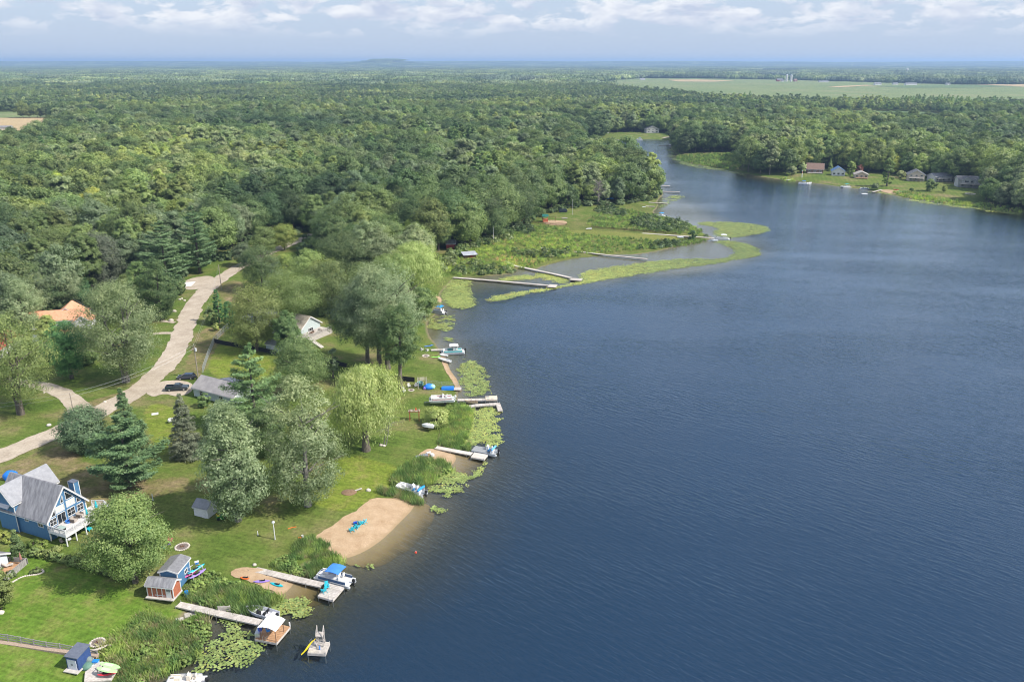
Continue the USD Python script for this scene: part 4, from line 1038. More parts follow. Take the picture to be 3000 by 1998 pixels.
tri_window(bh, [(0, 3.0, 6.25), (0, 3.62, 6.25), (0, 3.62, 7.55)], N)
tri_window(bh, [(0, 4.2, 6.35), (0, 5.75, 6.35), (0, 4.2, 8.05)], N); tri_window(bh, [(0, 6.2, 4.75), (0, 7.05, 4.75), (0, 6.2, 5.75)], N); tri_window(bh, [(0, .75, 4.55), (0, 1.7, 4.55), (0, 1.7, 5.75)], N)
window(bh, (-1.9, 0, 3.35), (0, -1, 0), 1.3, 1.25, 2, 2); window(bh, (-5.4, 0, 3.5), (0, -1, 0), .85, .85)
window(bh, (0, 5.2, 1.1), N, 1.8, 1.8, 2, 1); window(bh, (0, 2.0, 1.1), N, 1.6, 1.2, 2, 1)
ch = part('chimney', B(-2.3, 7.9, 3.7, 1.4, 1.0, 8.0), blue_siding, bh)
part('chimney_cap', B(-2.3, 7.9, 7.75, 1.55, 1.15, .12), charcoal, ch)
for dx, dy in ((-.72, -.48), (.72, -.48), (.72, .48)):
    part('chimney_corner', B(-2.3 + dx * .97, 7.9 + dy * 1.03, 3.7, .12, .12, 8.0), white, ch)
# deck: boards, rim, posts, railing
DZ = 2.62
deck_poly = Polygon([(.05, -.2), (4.4, -.2), (4.2, 6.6), (4.9, 7.6), (4.2, 9.2), (2.2, 9.9), (.05, 9.0)])
_bx = np.arange(-.2, 9.9, .42)
for y in _bx:
    g = deck_poly.intersection(shapely.box(-1, y, 6, y + .39))
    if not g.is_empty and g.geom_type == 'Polygon' and g.area > .15:
        part('deck_board', MB().prism(g, DZ - .06, DZ), mat('pale_deck_boards', (.52, .49, .46), .8, (.60, .57, .54), 2, vary=.08), bh)
ring = [(.1, -.2), (4.4, -.2), (4.2, 6.6), (4.9, 7.6), (4.2, 9.2), (2.2, 9.9), (.1, 9.0)]
for i in range(len(ring) - 1):
    a, b = np.array(ring[i]), np.array(ring[i + 1])
    part('rim_board', MB().bar((*a, DZ - .28), (*b, DZ - .28), .07, .46), white, bh)
    L = np.linalg.norm(b - a); m = max(1, round(L / 1.55))
    rl = part('railing', MB().bar((*a, DZ + 1.0), (*b, DZ + 1.0), .10, .07).bar((*a, DZ + .12), (*b, DZ + .12), .06, .06), white, bh)
    bal = MB()
    for q in np.arange(.14, L, .15):
        p = a + (b - a) * q / L
        bal.bar((*p, DZ + .12), (*p, DZ + 1.0), .035)
    part('baluster', bal, white, rl)
    for q in range(m + (i == len(ring) - 2)):
        p = a + (b - a) * q / m
        part('railing_post', B(*p, DZ + .5, .11, .11, 1.12), white, rl)
for y in (-.1, 1.85, 3.9, 5.95, 8.0):
    part('deck_post', B(4.15, y, DZ / 2 - .3, .18, .18, DZ + .3), white, bh)
part('stair', MB().box(5.6, 9.0, 1.25, .18, 1.1, 3.0, ry=.75).box(5.6, 8.4, 1.95, .1, .08, 3.2, ry=.75).box(5.6, 9.6, 1.95, .1, .08, 3.2, ry=.75), white, bh)
structure('patio', MB().prism(shapely.affinity.translate(shapely.affinity.rotate(Polygon([(0, -.4), (5.0, -.4), (4.6, 7.2), (0, 8.4)]), math.degrees(A_H), origin=(0, 0)), -82.1, 122.1), 1.0, 1.24), concrete)


def inloc(x, y, z=0.0):
    c, s = math.cos(A_H), math.sin(A_H)
    return np.array([-82.1 + x * c - y * s, 122.1 + x * s + y * c, 1.15 + z])


# --- simple buildings
def box_house(name, label, cat, loc, rz, L, W, ze, zr, wall, roof, wins=(), o=.35, found=True, along='x', door=None, z0=-.5, trim=white, extra=None):
    t = thing(name, label, cat, loc, rz)
    part('wall', gable_body(-L / 2, L / 2, -W / 2, W / 2, z0, ze, zr, along), wall, t)
    gable_roof(t, -L / 2, L / 2, -W / 2, W / 2, ze, zr, roof, along, o, eo=o, trim=trim)
    for face, u, z, w, h, cols, rows in wins:
        n = {'+x': (1, 0, 0), '-x': (-1, 0, 0), '+y': (0, 1, 0), '-y': (0, -1, 0)}[face]
        c = (n[0] * L / 2 if n[0] else u, n[1] * W / 2 if n[1] else u, z)
        window(t, c, n, w, h, cols, rows)
    if door:
        face, u, w, h, dm = door
        n = {'+x': (1, 0, 0), '-x': (-1, 0, 0), '+y': (0, 1, 0), '-y': (0, -1, 0)}[face]
        c = np.array((n[0] * L / 2 if n[0] else u, n[1] * W / 2 if n[1] else u, h / 2))
        s = np.abs(np.cross(n, (0, 0, 1)))
        d = part('door', MB().box(*(c + np.array(n) * .03), *(s * w + np.abs(n) * .06 + [0, 0, h])), dm, t)
        part('handle', MB().box(*(c + np.array(n) * .09 + s * w * .38), .06, .06, .06), steel, d)
    return t


def edge(k, a, b, z):
    """Middle, heading and length of the line between two pixels at height z."""
    A, Bp = Z(k, *a, z), Z(k, *b, z)
    d = Bp - A
    return (A + Bp) / 2, math.atan2(d[1], d[0]), float(np.hypot(d[0], d[1]))


# gray cottage with a metal roof: near wall corner at the left
_rz = math.atan2(181.0 - 186.9, -70.0 + 80.9)
gc = thing('gray_cottage', 'sage grey cottage with streaked ribbed metal roof behind the parked cars', 'cottage', (-80.9, 186.9, 1.35), _rz)
part('wall', gable_body(0, 14, 0, 6.4, -.5, 2.75, 4.7), sage, gc)
r_ = gable_roof(gc, 0, 14, 0, 6.4, 2.75, 4.7, tin, 'x', .45, th=.12)
g_ = (4.7 - 2.75) / 3.2
for x in np.arange(-.3, 14.4, .8):
    part('roof_rib', MB().bar((x, 3.2, 4.86), (x, -.42, 4.86 - g_ * 3.62), .05, .05), tin, r_)
for x in np.arange(-.3, 14.4, .8):
    part('roof_rib', MB().bar((x, 3.2, 4.86), (x, 6.82, 4.86 - g_ * 3.62), .05, .05), tin, r_)
window(gc, (2.6, 0, 1.55), (0, -1, 0), 1.2, 1.2, 2, 2); window(gc, (9.6, 0, 1.5), (0, -1, 0), 1.3, 1.2, 2, 2); window(gc, (0, 3.2, 1.6), (-1, 0, 0), 1.3, 1.2, 2, 2)
part('corner_board', B(-.01, -.01, 1.2, .14, .14, 3.0), white, gc)
part('vent_pipe', B(3.0, -.35, .3, .4, .4, 1.4), wood_grey, gc)
part('annex', MB().box(7, 7.9, 1.1, 8, 3.0, 2.6), sage, gc)
part('annex_roof', MB().slab([(2.6, 6.3, 3.3), (11.4, 6.3, 3.3), (11.4, 9.7, 2.5), (2.6, 9.7, 2.5)], .12), charcoal, gc)

# red shed with white doors, blue shed, navy shed, white shed, red barn shed
_rz = math.atan2(106.3 - 107.0, 4.5)
t = thing('red_shed', 'brick red garden shed with white trim, white door and grey roof', 'shed', (-58.4, 107.0, 1.15), _rz)
part('wall', gable_body(0, 4.5, 0, 2.1, -.3, 2.1, 2.75), red_siding, t)
gable_roof(t, 0, 4.5, 0, 2.1, 2.1, 2.75, shingle, 'x', .18, eo=.22, th=.1)
for x in (.03, .85, 1.72, 2.6, 3.3, 4.47):
    part('trim_board', B(x, -.02, 1.03, .14, .06, 2.05), white, t)
for y in (0, 2.1):
    part('corner_board', B(4.51, y, 1.03, .08, .14, 2.05), white, t)
part('sill_board', B(2.2, -.04, .42, 1.8, .05, .1), white, t)
d = part('door', B(3.75, -.03, 1.0, .78, .07, 1.9), white, t)
for i in range(3):
    for j in range(3):
        part('pane', B(3.53 + i * .21, -.075, 1.35 + j * .22, .15, .02, .16), dark_glass, d)
part('step', B(3.3, -.35, .06, 2.2, .6, .14), wood_grey, t)
part('floor_slab', B(2.25, .9, -.05, 4.8, 2.8, .2), concrete, t)

_rz = math.atan2(-54.1 + 54.1 + 4.3, .35)
t = thing('blue_shed', 'blue garden shed with white corners and grey roof behind the red shed', 'shed', (-54.15, 108.9, 1.2), math.radians(84))
part('wall', gable_body(0, 4.0, 0, 2.9, -.3, 2.95, 3.4), blue_siding, t)
gable_roof(t, 0, 4.0, 0, 2.9, 2.95, 3.4, charcoal_shingle, 'x', .2, eo=.25, th=.1)
for x, y in ((0, 0), (3.9, 0), (0, 2.9)):
    part('corner_board', B(x, y, 1.35, .14, .14, 3.1), white, t)
window(t, (2.6, 0, 1.5), (0, -1, 0), .9, .7)

_rz = math.atan2(90.5 - 90.9, 1.75)
t = thing('navy_shed', 'navy blue flat roofed shed with pale double doors by the bottom fence', 'shed', (-62.85, 90.95, 1.05), _rz)
part('wall', B(.95, 1.25, 1.0, 1.9, 2.5, 2.1), navy, t)
part('roof', MB().slab([(-.12, -.12, 2.2), (2.02, -.12, 2.2), (2.02, 2.62, 2.42), (-.12, 2.62, 2.42)], .14), charcoal, t)
for q in (0, 1):
    d = part('door', B(.55 + q * .72, -.03, .86, .70, .06, 1.66), mat('pale_lilac_door', (.55, .56, .62), .5), t)
    part('handle', B(.83 + q * .2, -.08, .9, .04, .05, .25), black, d)
part('base', B(.95, 1.0, -.04, 2.3, 3.3, .14), concrete, t)

t = box_house('white_shed', 'small white shed half hidden under the silver poplar', 'shed', (-57.9, 131.4, 1.2), math.radians(-20), 3.2, 2.6, 2.0, 2.9, white, pale_shingle, (), .15, door=('-y', .6, .9, 1.7, white))
p = G('c', 160, 401)
box_house('red_barn_shed', 'small red barn shed with dark roof at the wood edge by the marsh', 'shed', p, math.radians(2), 4.2, 3.6, 2.6, 4.0, barn_red, dark_shingle, (), .2, door=('-y', 0, 1.2, 2.0, barn_red))
p = G('b', 800, 985)
box_house('grey_shed', 'pale grey shed behind the black fence near the deck house', 'shed', p, math.radians(-25), 4.0, 3.0, 2.3, 3.2, sage, pale_shingle, (), .2, door=('-y', .5, .9, 1.8, white))
p = G('a', 1440, 335)
box_house('red_hut', 'little red hut with pale roof at the small clearing', 'hut', p, math.radians(10), 3.4, 3.0, 2.2, 3.4, barn_red, white, (), .25, door=('-y', 0, .9, 1.8, barn_red))

# house with the grey deck behind the maples
dh = thing('deck_house', 'weathered roofed house with grey wooden deck and ramp behind the maples', 'house', (-66.5, 236.5, 1.5), math.radians(-28))
part('wall', gable_body(-8, 4, -4, 5, -.5, 3.0, 6.0), sage, dh)
gable_roof(dh, -8, 4, -4, 5, 3.0, 6.0, mat('tan_shingles', (.34, .29, .24), .85, (.45, .40, .34), 1.5), 'x', .5)
window(dh, (4, .5, 1.6), (1, 0, 0), 2.2, 1.6, 3, 1); window(dh, (-3, -4, 1.6), (0, -1, 0), 1.4, 1.2, 2, 1)
for i in range(14):
    part('deck_board', B(6.2, -5.4 + i * .78, 1.45, 4.3, .74, .08), wood_grey, dh)
part('deck_skirt', MB().box(6.2, -5.85, .5, 4.3, .1, 1.8).box(8.38, 0, .5, .1, 11.0, 1.8), wood_grey, dh)
for a, b in (((4.1, -5.8), (8.35, -5.8)), ((8.35, -5.8), (8.35, 5.3))):
    rl = part('railing', MB().bar((*a, 2.45), (*b, 2.45), .1, .08).bar((*a, 1.7), (*b, 1.7), .06, .06), wood_grey, dh)
    bal = MB(); n_ = int(np.hypot(b[0] - a[0], b[1] - a[1]) / .3)
    for q in range(n_ + 1):
        c_ = np.array(a) + (np.array(b) - np.array(a)) * q / n_
        bal.bar((*c_, 1.45), (*c_, 2.45), .06)
    part('baluster', bal, wood_grey, rl)
part('ramp', MB().slab([(8.4, -5.8, 1.4), (15, -7.5, .1), (15, -6.2, .1), (8.4, -4.4, 1.4)], .1).bar((8.4, -5.8, 2.3), (15, -7.5, 1.0), .08), wood_grey, dh)
part('sofa', MB().box(6.8, 2.0, 1.8, 1.4, .7, .55).box(5.6, .2, 1.8, .8, .8, .6), grey_cush, dh)
part('table', MB().box(6.6, -1.8, 1.95, 1.3, 1.3, .08).box(6.6, -1.8, 1.7, .3, .3, .5), wood_dark, dh)

# red house, terracotta house, gable behind it, grey hipped roof
box_house('red_house', 'red roofed white house hidden by the forked poplar at the left edge', 'house', (-150.5, 216.0, 1.5), math.radians(95), 20, 7.0, 2.8, 4.6, white, mat('red_metal_roof', (.33, .045, .045), .5, (.40, .06, .055), 1), [('-y', -7, 1.5, 1.4, 1.2, 2, 1), ('-y', -2, 1.5, 1.4, 1.2, 2, 1), ('-x', 0, 1.5, 1.2, 1.2, 2, 1)], .5)
p = Z('a', 420, 1115, 4.0)
box_house('white_outbuilding', 'white roofed outbuilding between the red house and the terracotta house', 'outbuilding', (-139.5, 225.5, 1.5), math.radians(20), 6.5, 5, 2.4, 3.4, white, white, [('-y', -1, 1.3, 1.1, .9, 2, 1)], .3)
th = thing('terracotta_house', 'long low house with terracotta roof and a cross gable among the trees', 'house', (-144.0, 245.5, 1.5), math.radians(14))
part('wall', gable_body(-13, 7, -3.6, 3.6, -.5, 2.8, 4.9), white, th)
gable_roof(th, -13, 7, -3.6, 3.6, 2.8, 4.9, terracotta, 'x', .5, trim=white)
part('wall', gable_body(-3.5, 3.5, 0, 8, -.5, 3.0, 5.6, 'y'), terracotta, th)
gable_roof(th, -3.5, 3.5, 0, 8, 3.0, 5.6, terracotta, 'y', .4, name='cross_roof')
part('wall', gable_body(3.5, 8.5, -6.5, 0, -.5, 2.6, 4.4, 'y'), white, th)
gable_roof(th, 3.5, 8.5, -6.5, 0, 2.6, 4.4, terracotta, 'y', .4, name='porch_roof')
window(th, (-1, -3.6, 1.5), (0, -1, 0), 1.4, 1.2, 2, 1); window(th, (1.4, -3.6, 1.4), (0, -1, 0), .9, 1.9, 1, 1); window(th, (-6, -3.6, 1.5), (0, -1, 0), 1.4, 1.2, 2, 1)
part('porch_fence', MB().box(3.0, -8.2, .5, 7.5, .08, 1.0), wood_brown, th)
p = G('a', 915, 290)
box_house('far_terracotta_house', 'smaller terracotta gabled roof showing above the flat topped tree', 'house', p + [-1, 3, 0], math.radians(75), 9, 7, 3.2, 5.6, mat('brown_wall', (.25, .19, .15), .8), terracotta, [('-x', 0, 1.6, 1.2, 1.1, 2, 1)], .4)
hp = thing('grey_roof_house', 'house with dark grey hipped roof by the far end of the road', 'house', (-91.5, 315, 1.5), math.radians(-28))
part('wall', B(0, 0, 1.3, 11, 8.5, 3.0), white, hp)
hr = MB()
hr.add([(-6, -4.8, 2.8), (6, -4.8, 2.8), (6, 4.8, 2.8), (-6, 4.8, 2.8), (-1.6, 0, 5.2), (1.6, 0, 5.2)], [[0, 1, 5], [0, 5, 4], [1, 2, 5], [2, 3, 4], [2, 4, 5], [3, 0, 4], [0, 2, 1], [0, 3, 2]])
part('roof', hr, charcoal, hp)
window(hp, (0, -4.25, 1.5), (0, -1, 0), 1.6, 1.2, 2, 1)
p = Z('b', 470, 640, 3)
box_house('roadside_house', 'grey roofed house mostly hidden behind the column cedar', 'house', (-82, 247, 1.4), math.radians(60), 9, 7, 2.6, 4.2, sage, charcoal, [('-y', 0, 1.4, 1.3, 1.1, 2, 1)], .4)

# garden deck house cut by the left edge
gd = thing('garden_deck_house', 'house corner with red brown deck and grey board fence at the left edge', 'house', (-89.15, 110.8, 1.25), math.radians(-7))
part('wall', gable_body(-8, 3.2, -1.4, 4.6, -.5, 2.4, 4.2), mat('pale_blue_siding', (.52, .57, .62), .6), gd)
gable_roof(gd, -8, 3.2, -1.4, 4.6, 2.4, 4.2, shingle, 'x', .4)
window(gd, (3.2, 1.6, 1.4), (1, 0, 0), 1.5, 1.3, 2, 1)
for i in range(11):
    part('deck_board', B(4.65, -1.1 + i * .58, .55, 2.9, .55, .07), wood_brown, gd)
fm = mat('grey_fence_boards', (.25, .235, .225), .85, (.34, .32, .31), 2.5, vary=.12)
for i in range(8):
    part('fence_board', B(3.3 + i * .385, -1.55, .55, .36, .06, 1.5), fm, gd)
for i in range(17):
    part('fence_board', B(6.15, -1.3 + i * .385, .55, .06, .36, 1.5), fm, gd)
for i in range(12):
    part('fence_board', B(1.85 + i * .385, 5.25, .55, .36, .06, 1.5), fm, gd)
part('top_rail', MB().bar((3.2, -1.55, 1.36), (6.15, -1.55, 1.36), .1, .06).bar((6.15, -1.55, 1.36), (6.15, 5.3, 1.36), .1, .06), fm, gd)
wl = thing('lounge_chair', 'wooden lounge chair on the red brown deck', 'chair', (-84.6, 114.0, 1.85), .6)
part('seat', B(0, 0, .3, 1.1, .6, .08), wood_grey, wl); part('backrest', B(-.75, 0, .6, .9, .6, .07, ry=.9), wood_grey, wl)
for x in (-.4, .4):
    part('leg', MB().box(x, -.25, .14, .06, .06, .3).box(x, .25, .14, .06, .06, .3), wood_grey, wl)
um = thing('folded_parasol', 'folded dusty pink parasol on the red brown deck', 'parasol', (-82.9, 114.6, 1.85))
part('pole', MB().tube([(0, 0, 0), (0, 0, 2.4)], .03, 6), wood_grey, um); part('canopy', MB().lathe([(.04, .9), (.2, 1.0), (.14, 1.7), (.02, 2.35)], 10), mat('dusty_pink', (.35, .16, .13), .8), um)

# --- houses across the water and at the inlet
clad = {'w': white, 't': mat('tan_siding', (.45, .39, .31), .7), 'g': mat('grey_siding', (.40, .40, .39), .7), 'b': blue_siding, 'd': mat('brown_log_wall', (.13, .085, .06), .8)}
roofs = {'br': brown_shingle, 'bl': mat('blue_metal_roof', (.11, .20, .38), .5), 'tn': mat('tan_roof', (.40, .36, .33), .8), 'dk': dark_shingle, 'gy': shingle, 'gn': mat('green_metal_roof', (.25, .42, .36), .5)}
far_houses = [  # zoom, x, y of the front middle foot, length, width, eave, ridge, wall, roof, ridge direction, label
    ('e', 310, 197, 12, 9, 3.2, 7.0, 'd', 'br', 'x', 'brown log house with steep brown roof and dark porch across the lake'),
    ('e', 540, 222, 9, 9, 3.4, 6.2, 'w', 'bl', 'y', 'white house with blue roof and tall glazed gable across the lake'),
    ('e', 765, 248, 9, 8, 2.8, 4.8, 't', 'tn', 'y', 'low tan cottage with brown deck across the lake'),
    ('e', 1310, 275, 11, 9, 4.6, 7.6, 't', 'dk', 'y', 'tan two storey house with dark roof and deck across the lake'),
    ('e', 1545, 278, 14, 8, 3.6, 5.4, 'w', 'gy', 'x', 'white house with long grey roof on the slope across the lake'),
    ('e', 1850, 338, 17, 9, 5.0, 7.0, 'g', 'dk', 'x', 'wide grey two storey house with two gables across the lake'),
    ('e', 1640, 205, 8, 6, 3.0, 4.4, 't', 'tn', 'x', 'tan garage behind the white long roofed house'),
    ('e', 2010, 185, 16, 10, 4.5, 8.0, 't', 'gn', 'x', 'tan pole barn with pale green metal roof among the trees'),
    ('d', 85, 75, 10, 12, 4.0, 7.0, 'b', 'dk', 'y', 'blue house at the head of the inlet'),
    ('d', 130, 75, 9, 8, 3.0, 4.6, 'w', 'gy', 'x', 'white cottage beside the blue house at the inlet'),
    ('d', 382, 74, 15, 11, 4.5, 8.0, 'g', 'dk', 'y', 'grey gabled house in the middle of the inlet clearing'),
    ('d', 535, 55, 11, 9, 4.0, 7.0, 'g', 'dk', 'y', 'dark roofed house above the dirt lane at the inlet'),
]
for i, (k, x, y, L, W, ze, zr, wl_, rf_, al, lab) in enumerate(far_houses):
    p = G(k, x, y)
    ws = [('-y', u, 1.6, 1.6, 1.3, 2, 1) for u in np.linspace(-L * .33, L * .33, 3)]
    if ze > 4:
        ws += [('-y', u, 3.9, 1.4, 1.1, 2, 1) for u in np.linspace(-L * .30, L * .30, 3)]
    t = box_house('lake_house', lab, 'house', p + [0, W / 2, 0], math.radians([-18, -15, -15, -20, 12, -14, -10, -25, -8, 4, 6, 10][i]), L, W, ze, zr, clad[wl_], roofs[rf_], ws, .5, along=al)
    if i in (0, 2, 3, 4, 5):
        zf = 2.4 if ze > 4 or i == 4 else .5
        part('deck', MB().box(0, -W / 2 - 1.6, zf, L * .9, 3.0, .18), wood_grey if i != 2 else wood_brown, t)
        part('deck_railing', MB().bar((-L * .45, -W / 2 - 3, zf + 1), (L * .45, -W / 2 - 3, zf + 1), .08).bar((-L * .45, -W / 2 - 3, zf + .5), (L * .45, -W / 2 - 3, zf + .5), .06), wood_grey if i != 2 else wood_brown, t)
        for q in np.linspace(-L * .44, L * .44, 5):
            part('deck_post', B(q, -W / 2 - 3, zf / 2 + .3, .16, .16, zf + 1.4), wood_grey, t)
    if i == 5:
        for u in (-3.6, 4.2):
            part('gable', gable_body(u - 2.6, u + 2.6, -W / 2 - 1.2, 0, 2.5, 5.0, 6.8, 'y'), clad['g'], t)
            gable_roof(t, u - 2.6, u + 2.6, -W / 2 - 1.2, 0, 5.0, 6.8, dark_shingle, 'y', .3, name='gable_roof')
            window(t, (u, -W / 2 - 1.2, 4.1), (0, -1, 0), 2.6, 1.3, 3, 1)

# --- the farm in the fields
conc = mat('silo_concrete', (.55, .54, .52), .8)
p = G('f', 1262, 110)
for q, (dx, h) in enumerate(((0, 26), (13, 24))):
    s_ = thing('silo', ['left pale farm silo with domed top in the far fields', 'right pale farm silo beside the first'][q], 'silo', p + [dx + (6 if q else 0), 0, 0])
    part('shaft', MB().lathe([(4.2, 0), (4.2, h)], 16), conc, s_)
    part('dome', MB().lathe([(4.25, h), (3.6, h + 2.0), (2.0, h + 3.4), (.05, h + 4)], 16), alu, s_)
for k, x, y, L, W, ze, zr, wm, rm, lab in [
    ('f', 1230, 109, 26, 14, 6, 12, barn_red, 'dk', 'dark red barn left of the farm silos'), ('f', 1245, 110, 9, 8, 4, 7, white, 'dk', 'white farm house between barn and silos'),
    ('f', 1302, 110, 12, 12, 6, 11, barn_red, 'br', 'small red barn right of the silos'), ('f', 1432, 113, 40, 11, 4, 6, white, 'gy', 'long low white livestock shed in the fields'),
    ('f', 1680, 126, 24, 12, 5, 9, white, 'gy', 'white farm building at the near field edge'), ('f', 1762, 124, 18, 10, 4, 7, white, 'gy', 'smaller white barn in the near field'),
    ('f', 1833, 126, 42, 12, 5, 8, white, 'gy', 'long white barn with white roof in the near field'), ('f', 600, 104, 22, 12, 5, 9, white, 'gy', 'white farm shed at the left of the fields'),
    ('f', 712, 93, 30, 14, 6, 10, white, 'gy', 'white farm roofs far left of the silos'), ('f', 738, 92, 24, 14, 7, 12, barn_red, 'gy', 'red barn with pale roof far left of the silos'),
    ('f', 995, 62, 40, 16, 7, 11, white, 'gy', 'white farm far beyond the fields'), ('f', 318, 111, 26, 12, 5, 8, white, 'gy', 'low white shed half behind trees left of the fields'),
    ('f', 2003, 126, 14, 10, 5, 8, clad['g'], 'dk', 'grey farm house among trees right of the long white barn'),
    ('g', 1757, 100, 40, 18, 9, 15, white, 'gy', 'white farm on the far stubble field below the hill'),
    ('g', 388, 300, 16, 9, 4, 6, clad['g'], 'gy', 'grey shed between the trees left of the meadow'), ('g', 25, 362, 16, 7, 3, 4.6, white, 'gy', 'white long cottage on the tan field at the left edge')]:
    p = G(k, x, y)
    box_house('farm_building', lab, 'barn', p, math.radians(8), L, W, ze, zr, wm, roofs[rm], (), .5, door=('-y', 0, min(4, L * .3), min(4, ze * .8), white))
p = G('f', 1813, 84)
wt = thing('water_tower', 'white water tower beyond the far fields', 'water tower', p)
part('stem', MB().lathe([(4, 0), (2.2, 4), (2.0, 30)], 12), white, wt); part('tank', MB().lathe([(2, 29), (6.5, 32), (8, 36), (6.5, 41), (.1, 43)], 16), white, wt)
p = G('f', 1375, 60)
rt = thing('radio_mast', 'thin radio mast on the horizon', 'mast', p)
part('lattice', MB().tube([(0, 0, 0), (0, 0, 75)], [1.0, .3], 4), steel, rt)
# ---------------------------------------------------------------- docks
def dock(label, path, width=1.25, z=.55, step=.95, m=None, group=None, name='dock', posts=True, fine=True):
    """A boardwalk along points of the water: each deck panel, both stringers and every post a part."""
    m = m or wood_grey
    p = np.array([q[:2] for q in path], float)
    t = thing(name, label, 'dock', (p[0][0], p[0][1], 0), 0, group)
    q = p - p[0]
    for a, b in zip(q[:-1], q[1:]):
        L = np.linalg.norm(b - a); u = (b - a) / L; n = np.array([-u[1], u[0]])
        k = max(1, round(L / step)); ang = math.atan2(u[1], u[0])
        for i in range(k):
            c = a + u * (i + .5) * L / k
            part('deck_panel', B(*c, z + .004 * ((i * 7) % 3), L / k - .045, width, .07, ang), m, t)
        for s in (-1, 1):
            e = n * s * (width / 2 - .06)
            part('stringer', MB().bar((*(a + e), z - .13), (*(b + e), z - .13), .07, .17), wood_dark if not fine else m, t)
        if posts:
            for i in range(0, k + 1, 4 if fine else 8):
                c = a + u * i * L / k
                for s in (-1, 1):
                    e = n * s * (width / 2 + .03)
                    part('post', MB().tube([(*(c + e), -1.6), (*(c + e), z + .25)], .045, 6), steel, t)
    return t


def platform(t, quad, z=.55, n=9, m=None, thick=.28):
    """Boards of a dock platform between four points (a-b the near side)."""
    o = np.array([t.GetAttribute('xformOp:translate').Get()[i] for i in (0, 1)])
    a, b, c, d = [np.array(q[:2]) - o for q in quad]
    for i in range(n):
        f0, f1 = i / n + .004, (i + 1) / n - .004
        pts = [a + (d - a) * f0, b + (c - b) * f0, b + (c - b) * f1, a + (d - a) * f1]
        part('deck_board', MB().prism(Polygon(pts), z - .05, z + .02 + .003 * (i % 3)), m or wood_grey, t)
    for p, q in ((a, b), (b, c), (c, d), (d, a)):
        part('rim_board', MB().bar((*p, z - .05 - thick / 2), (*q, z - .05 - thick / 2), .08, thick), wood_grey, t)
    for p in (a, b, c, d):
        part('post', MB().tube([(*(p * .98 + (a + c) * .01), -1.8), (*(p * .98 + (a + c) * .01), z + .2)], .05, 6), steel, t)


Zp = lambda k, pts, z=.55: [Z(k, x, y, z)[:2] for x, y in pts]
d1 = dock('long grey dock from the small kayak beach out to the blue canopy pontoon', Zp('3', [(925, 262), (1745, 452)]), 1.35)
platform(d1, Zp('3', [(1690, 578), (1862, 628), (1990, 478), (1800, 428)]), .58, 10)
part('ladder', MB().tube([(*(np.array(Zp('3', [(1815, 620)])[0]) - Zp('3', [(925, 262)])[0]), -.6), (*(np.array(Zp('3', [(1815, 620)])[0]) - Zp('3', [(925, 262)])[0]), 1.3)], .03, 6), steel, d1)
d2 = dock('long grey dock through the reeds to the white canopied platform', Zp('3', [(85, 672), (1030, 880)]), 1.3)
_c4 = Zp('j', [(365, 715), (862, 808), (1178, 432), (690, 330)])
cp = thing('canopy_platform', 'floating brown decked platform with white canopy on dark posts', 'swim platform', (*_c4[0], 0))
platform(cp, _c4, .60, 11, wood_brown, .35)
_o = np.array(_c4[0]); _A, _Bq, _C, _D = [np.array(q) - _o for q in _c4]
_at = lambda u, v: _A + (_Bq - _A) * u + (_D - _A) * v
for u, v in ((.25, .06), (.95, .06), (.95, .62), (.25, .62)):
    part('canopy_post', MB().tube([(*_at(u, v), .5), (*_at(u, v), 2.75)], .055, 6), wood_dark, cp)
cm = MB()
rows = []
for v in np.linspace(-.02, .70, 7):
    rows.append([(*_at(u, v), 2.72 + .42 * math.sin((u - .17) / .86 * math.pi) ** .8) for u in np.linspace(.17, 1.03, 7)])
R_ = np.array(rows)
top = R_.reshape(-1, 3); bot = top - [0, 0, .05]
ff = [[i * 7 + j, i * 7 + j + 1, (i + 1) * 7 + j + 1, (i + 1) * 7 + j] for i in range(6) for j in range(6)]
cm.add(top, ff); cm.add(bot, [q[::-1] for q in ff])
cpy = part('canopy', cm, mat('white_canvas', (.82, .82, .82), .7), cp, smooth=True)
for u in (.46, .74):
    part('canopy_seam', MB().tube([(*_at(u, v), 2.74 + .42 * math.sin((u - .17) / .86 * math.pi) ** .8) for v in np.linspace(-.02, .70, 5)], .035, 5), mat('grey_seam', (.35, .36, .38), .7), cpy)
for u in (.40, .55):
    part('ladder_rail', MB().tube([(*_at(u, .03), -.7), (*_at(u, -.05), .6), (*_at(u, -.02), 1.35), (*_at(u, .06), 1.3), (*_at(u, .08), .6)], .03, 6), steel, cp)
part('storage_bin', MB().box(*_at(.02, .22), .95, .7, 1.1, .75), alu, cp)
part('corner_fender', MB().tube([(*_at(1.0, .98), .55), (*_at(1.0, .98), 1.3)], .11, 8), white, cp)
c = thing('blue_chair', 'blue folding chair under the white canopy', 'chair', (*(_o + _at(.36, .42)), .63), .6)
part('seat', B(0, 0, .42, .5, .5, .05), mat('blue_cloth', (.03, .20, .52), .8), c); part('backrest', B(-.25, 0, .72, .06, .5, .6), mat('blue_cloth', (.03, .20, .52)), c)
for x in (-.2, .2):
    part('leg', MB().box(x, -.2, .2, .04, .04, .42).box(x, .2, .2, .04, .04, .42), black, c)
bn = thing('blue_bin', 'blue bin standing at the corner of the canopied platform', 'bin', (*(_o + _at(.08, .28)), 1.3))
part('tub', MB().lathe([(.26, 0), (.32, .6)], 12).lathe([(.02, .02), (.26, .02)], 12), mat('royal_blue', (.02, .08, .45), .45), bn); part('lid', MB().lathe([(.35, .58), (.33, .66), (.02, .70)], 12), mat('royal_blue', (.02, .08, .45)), bn)

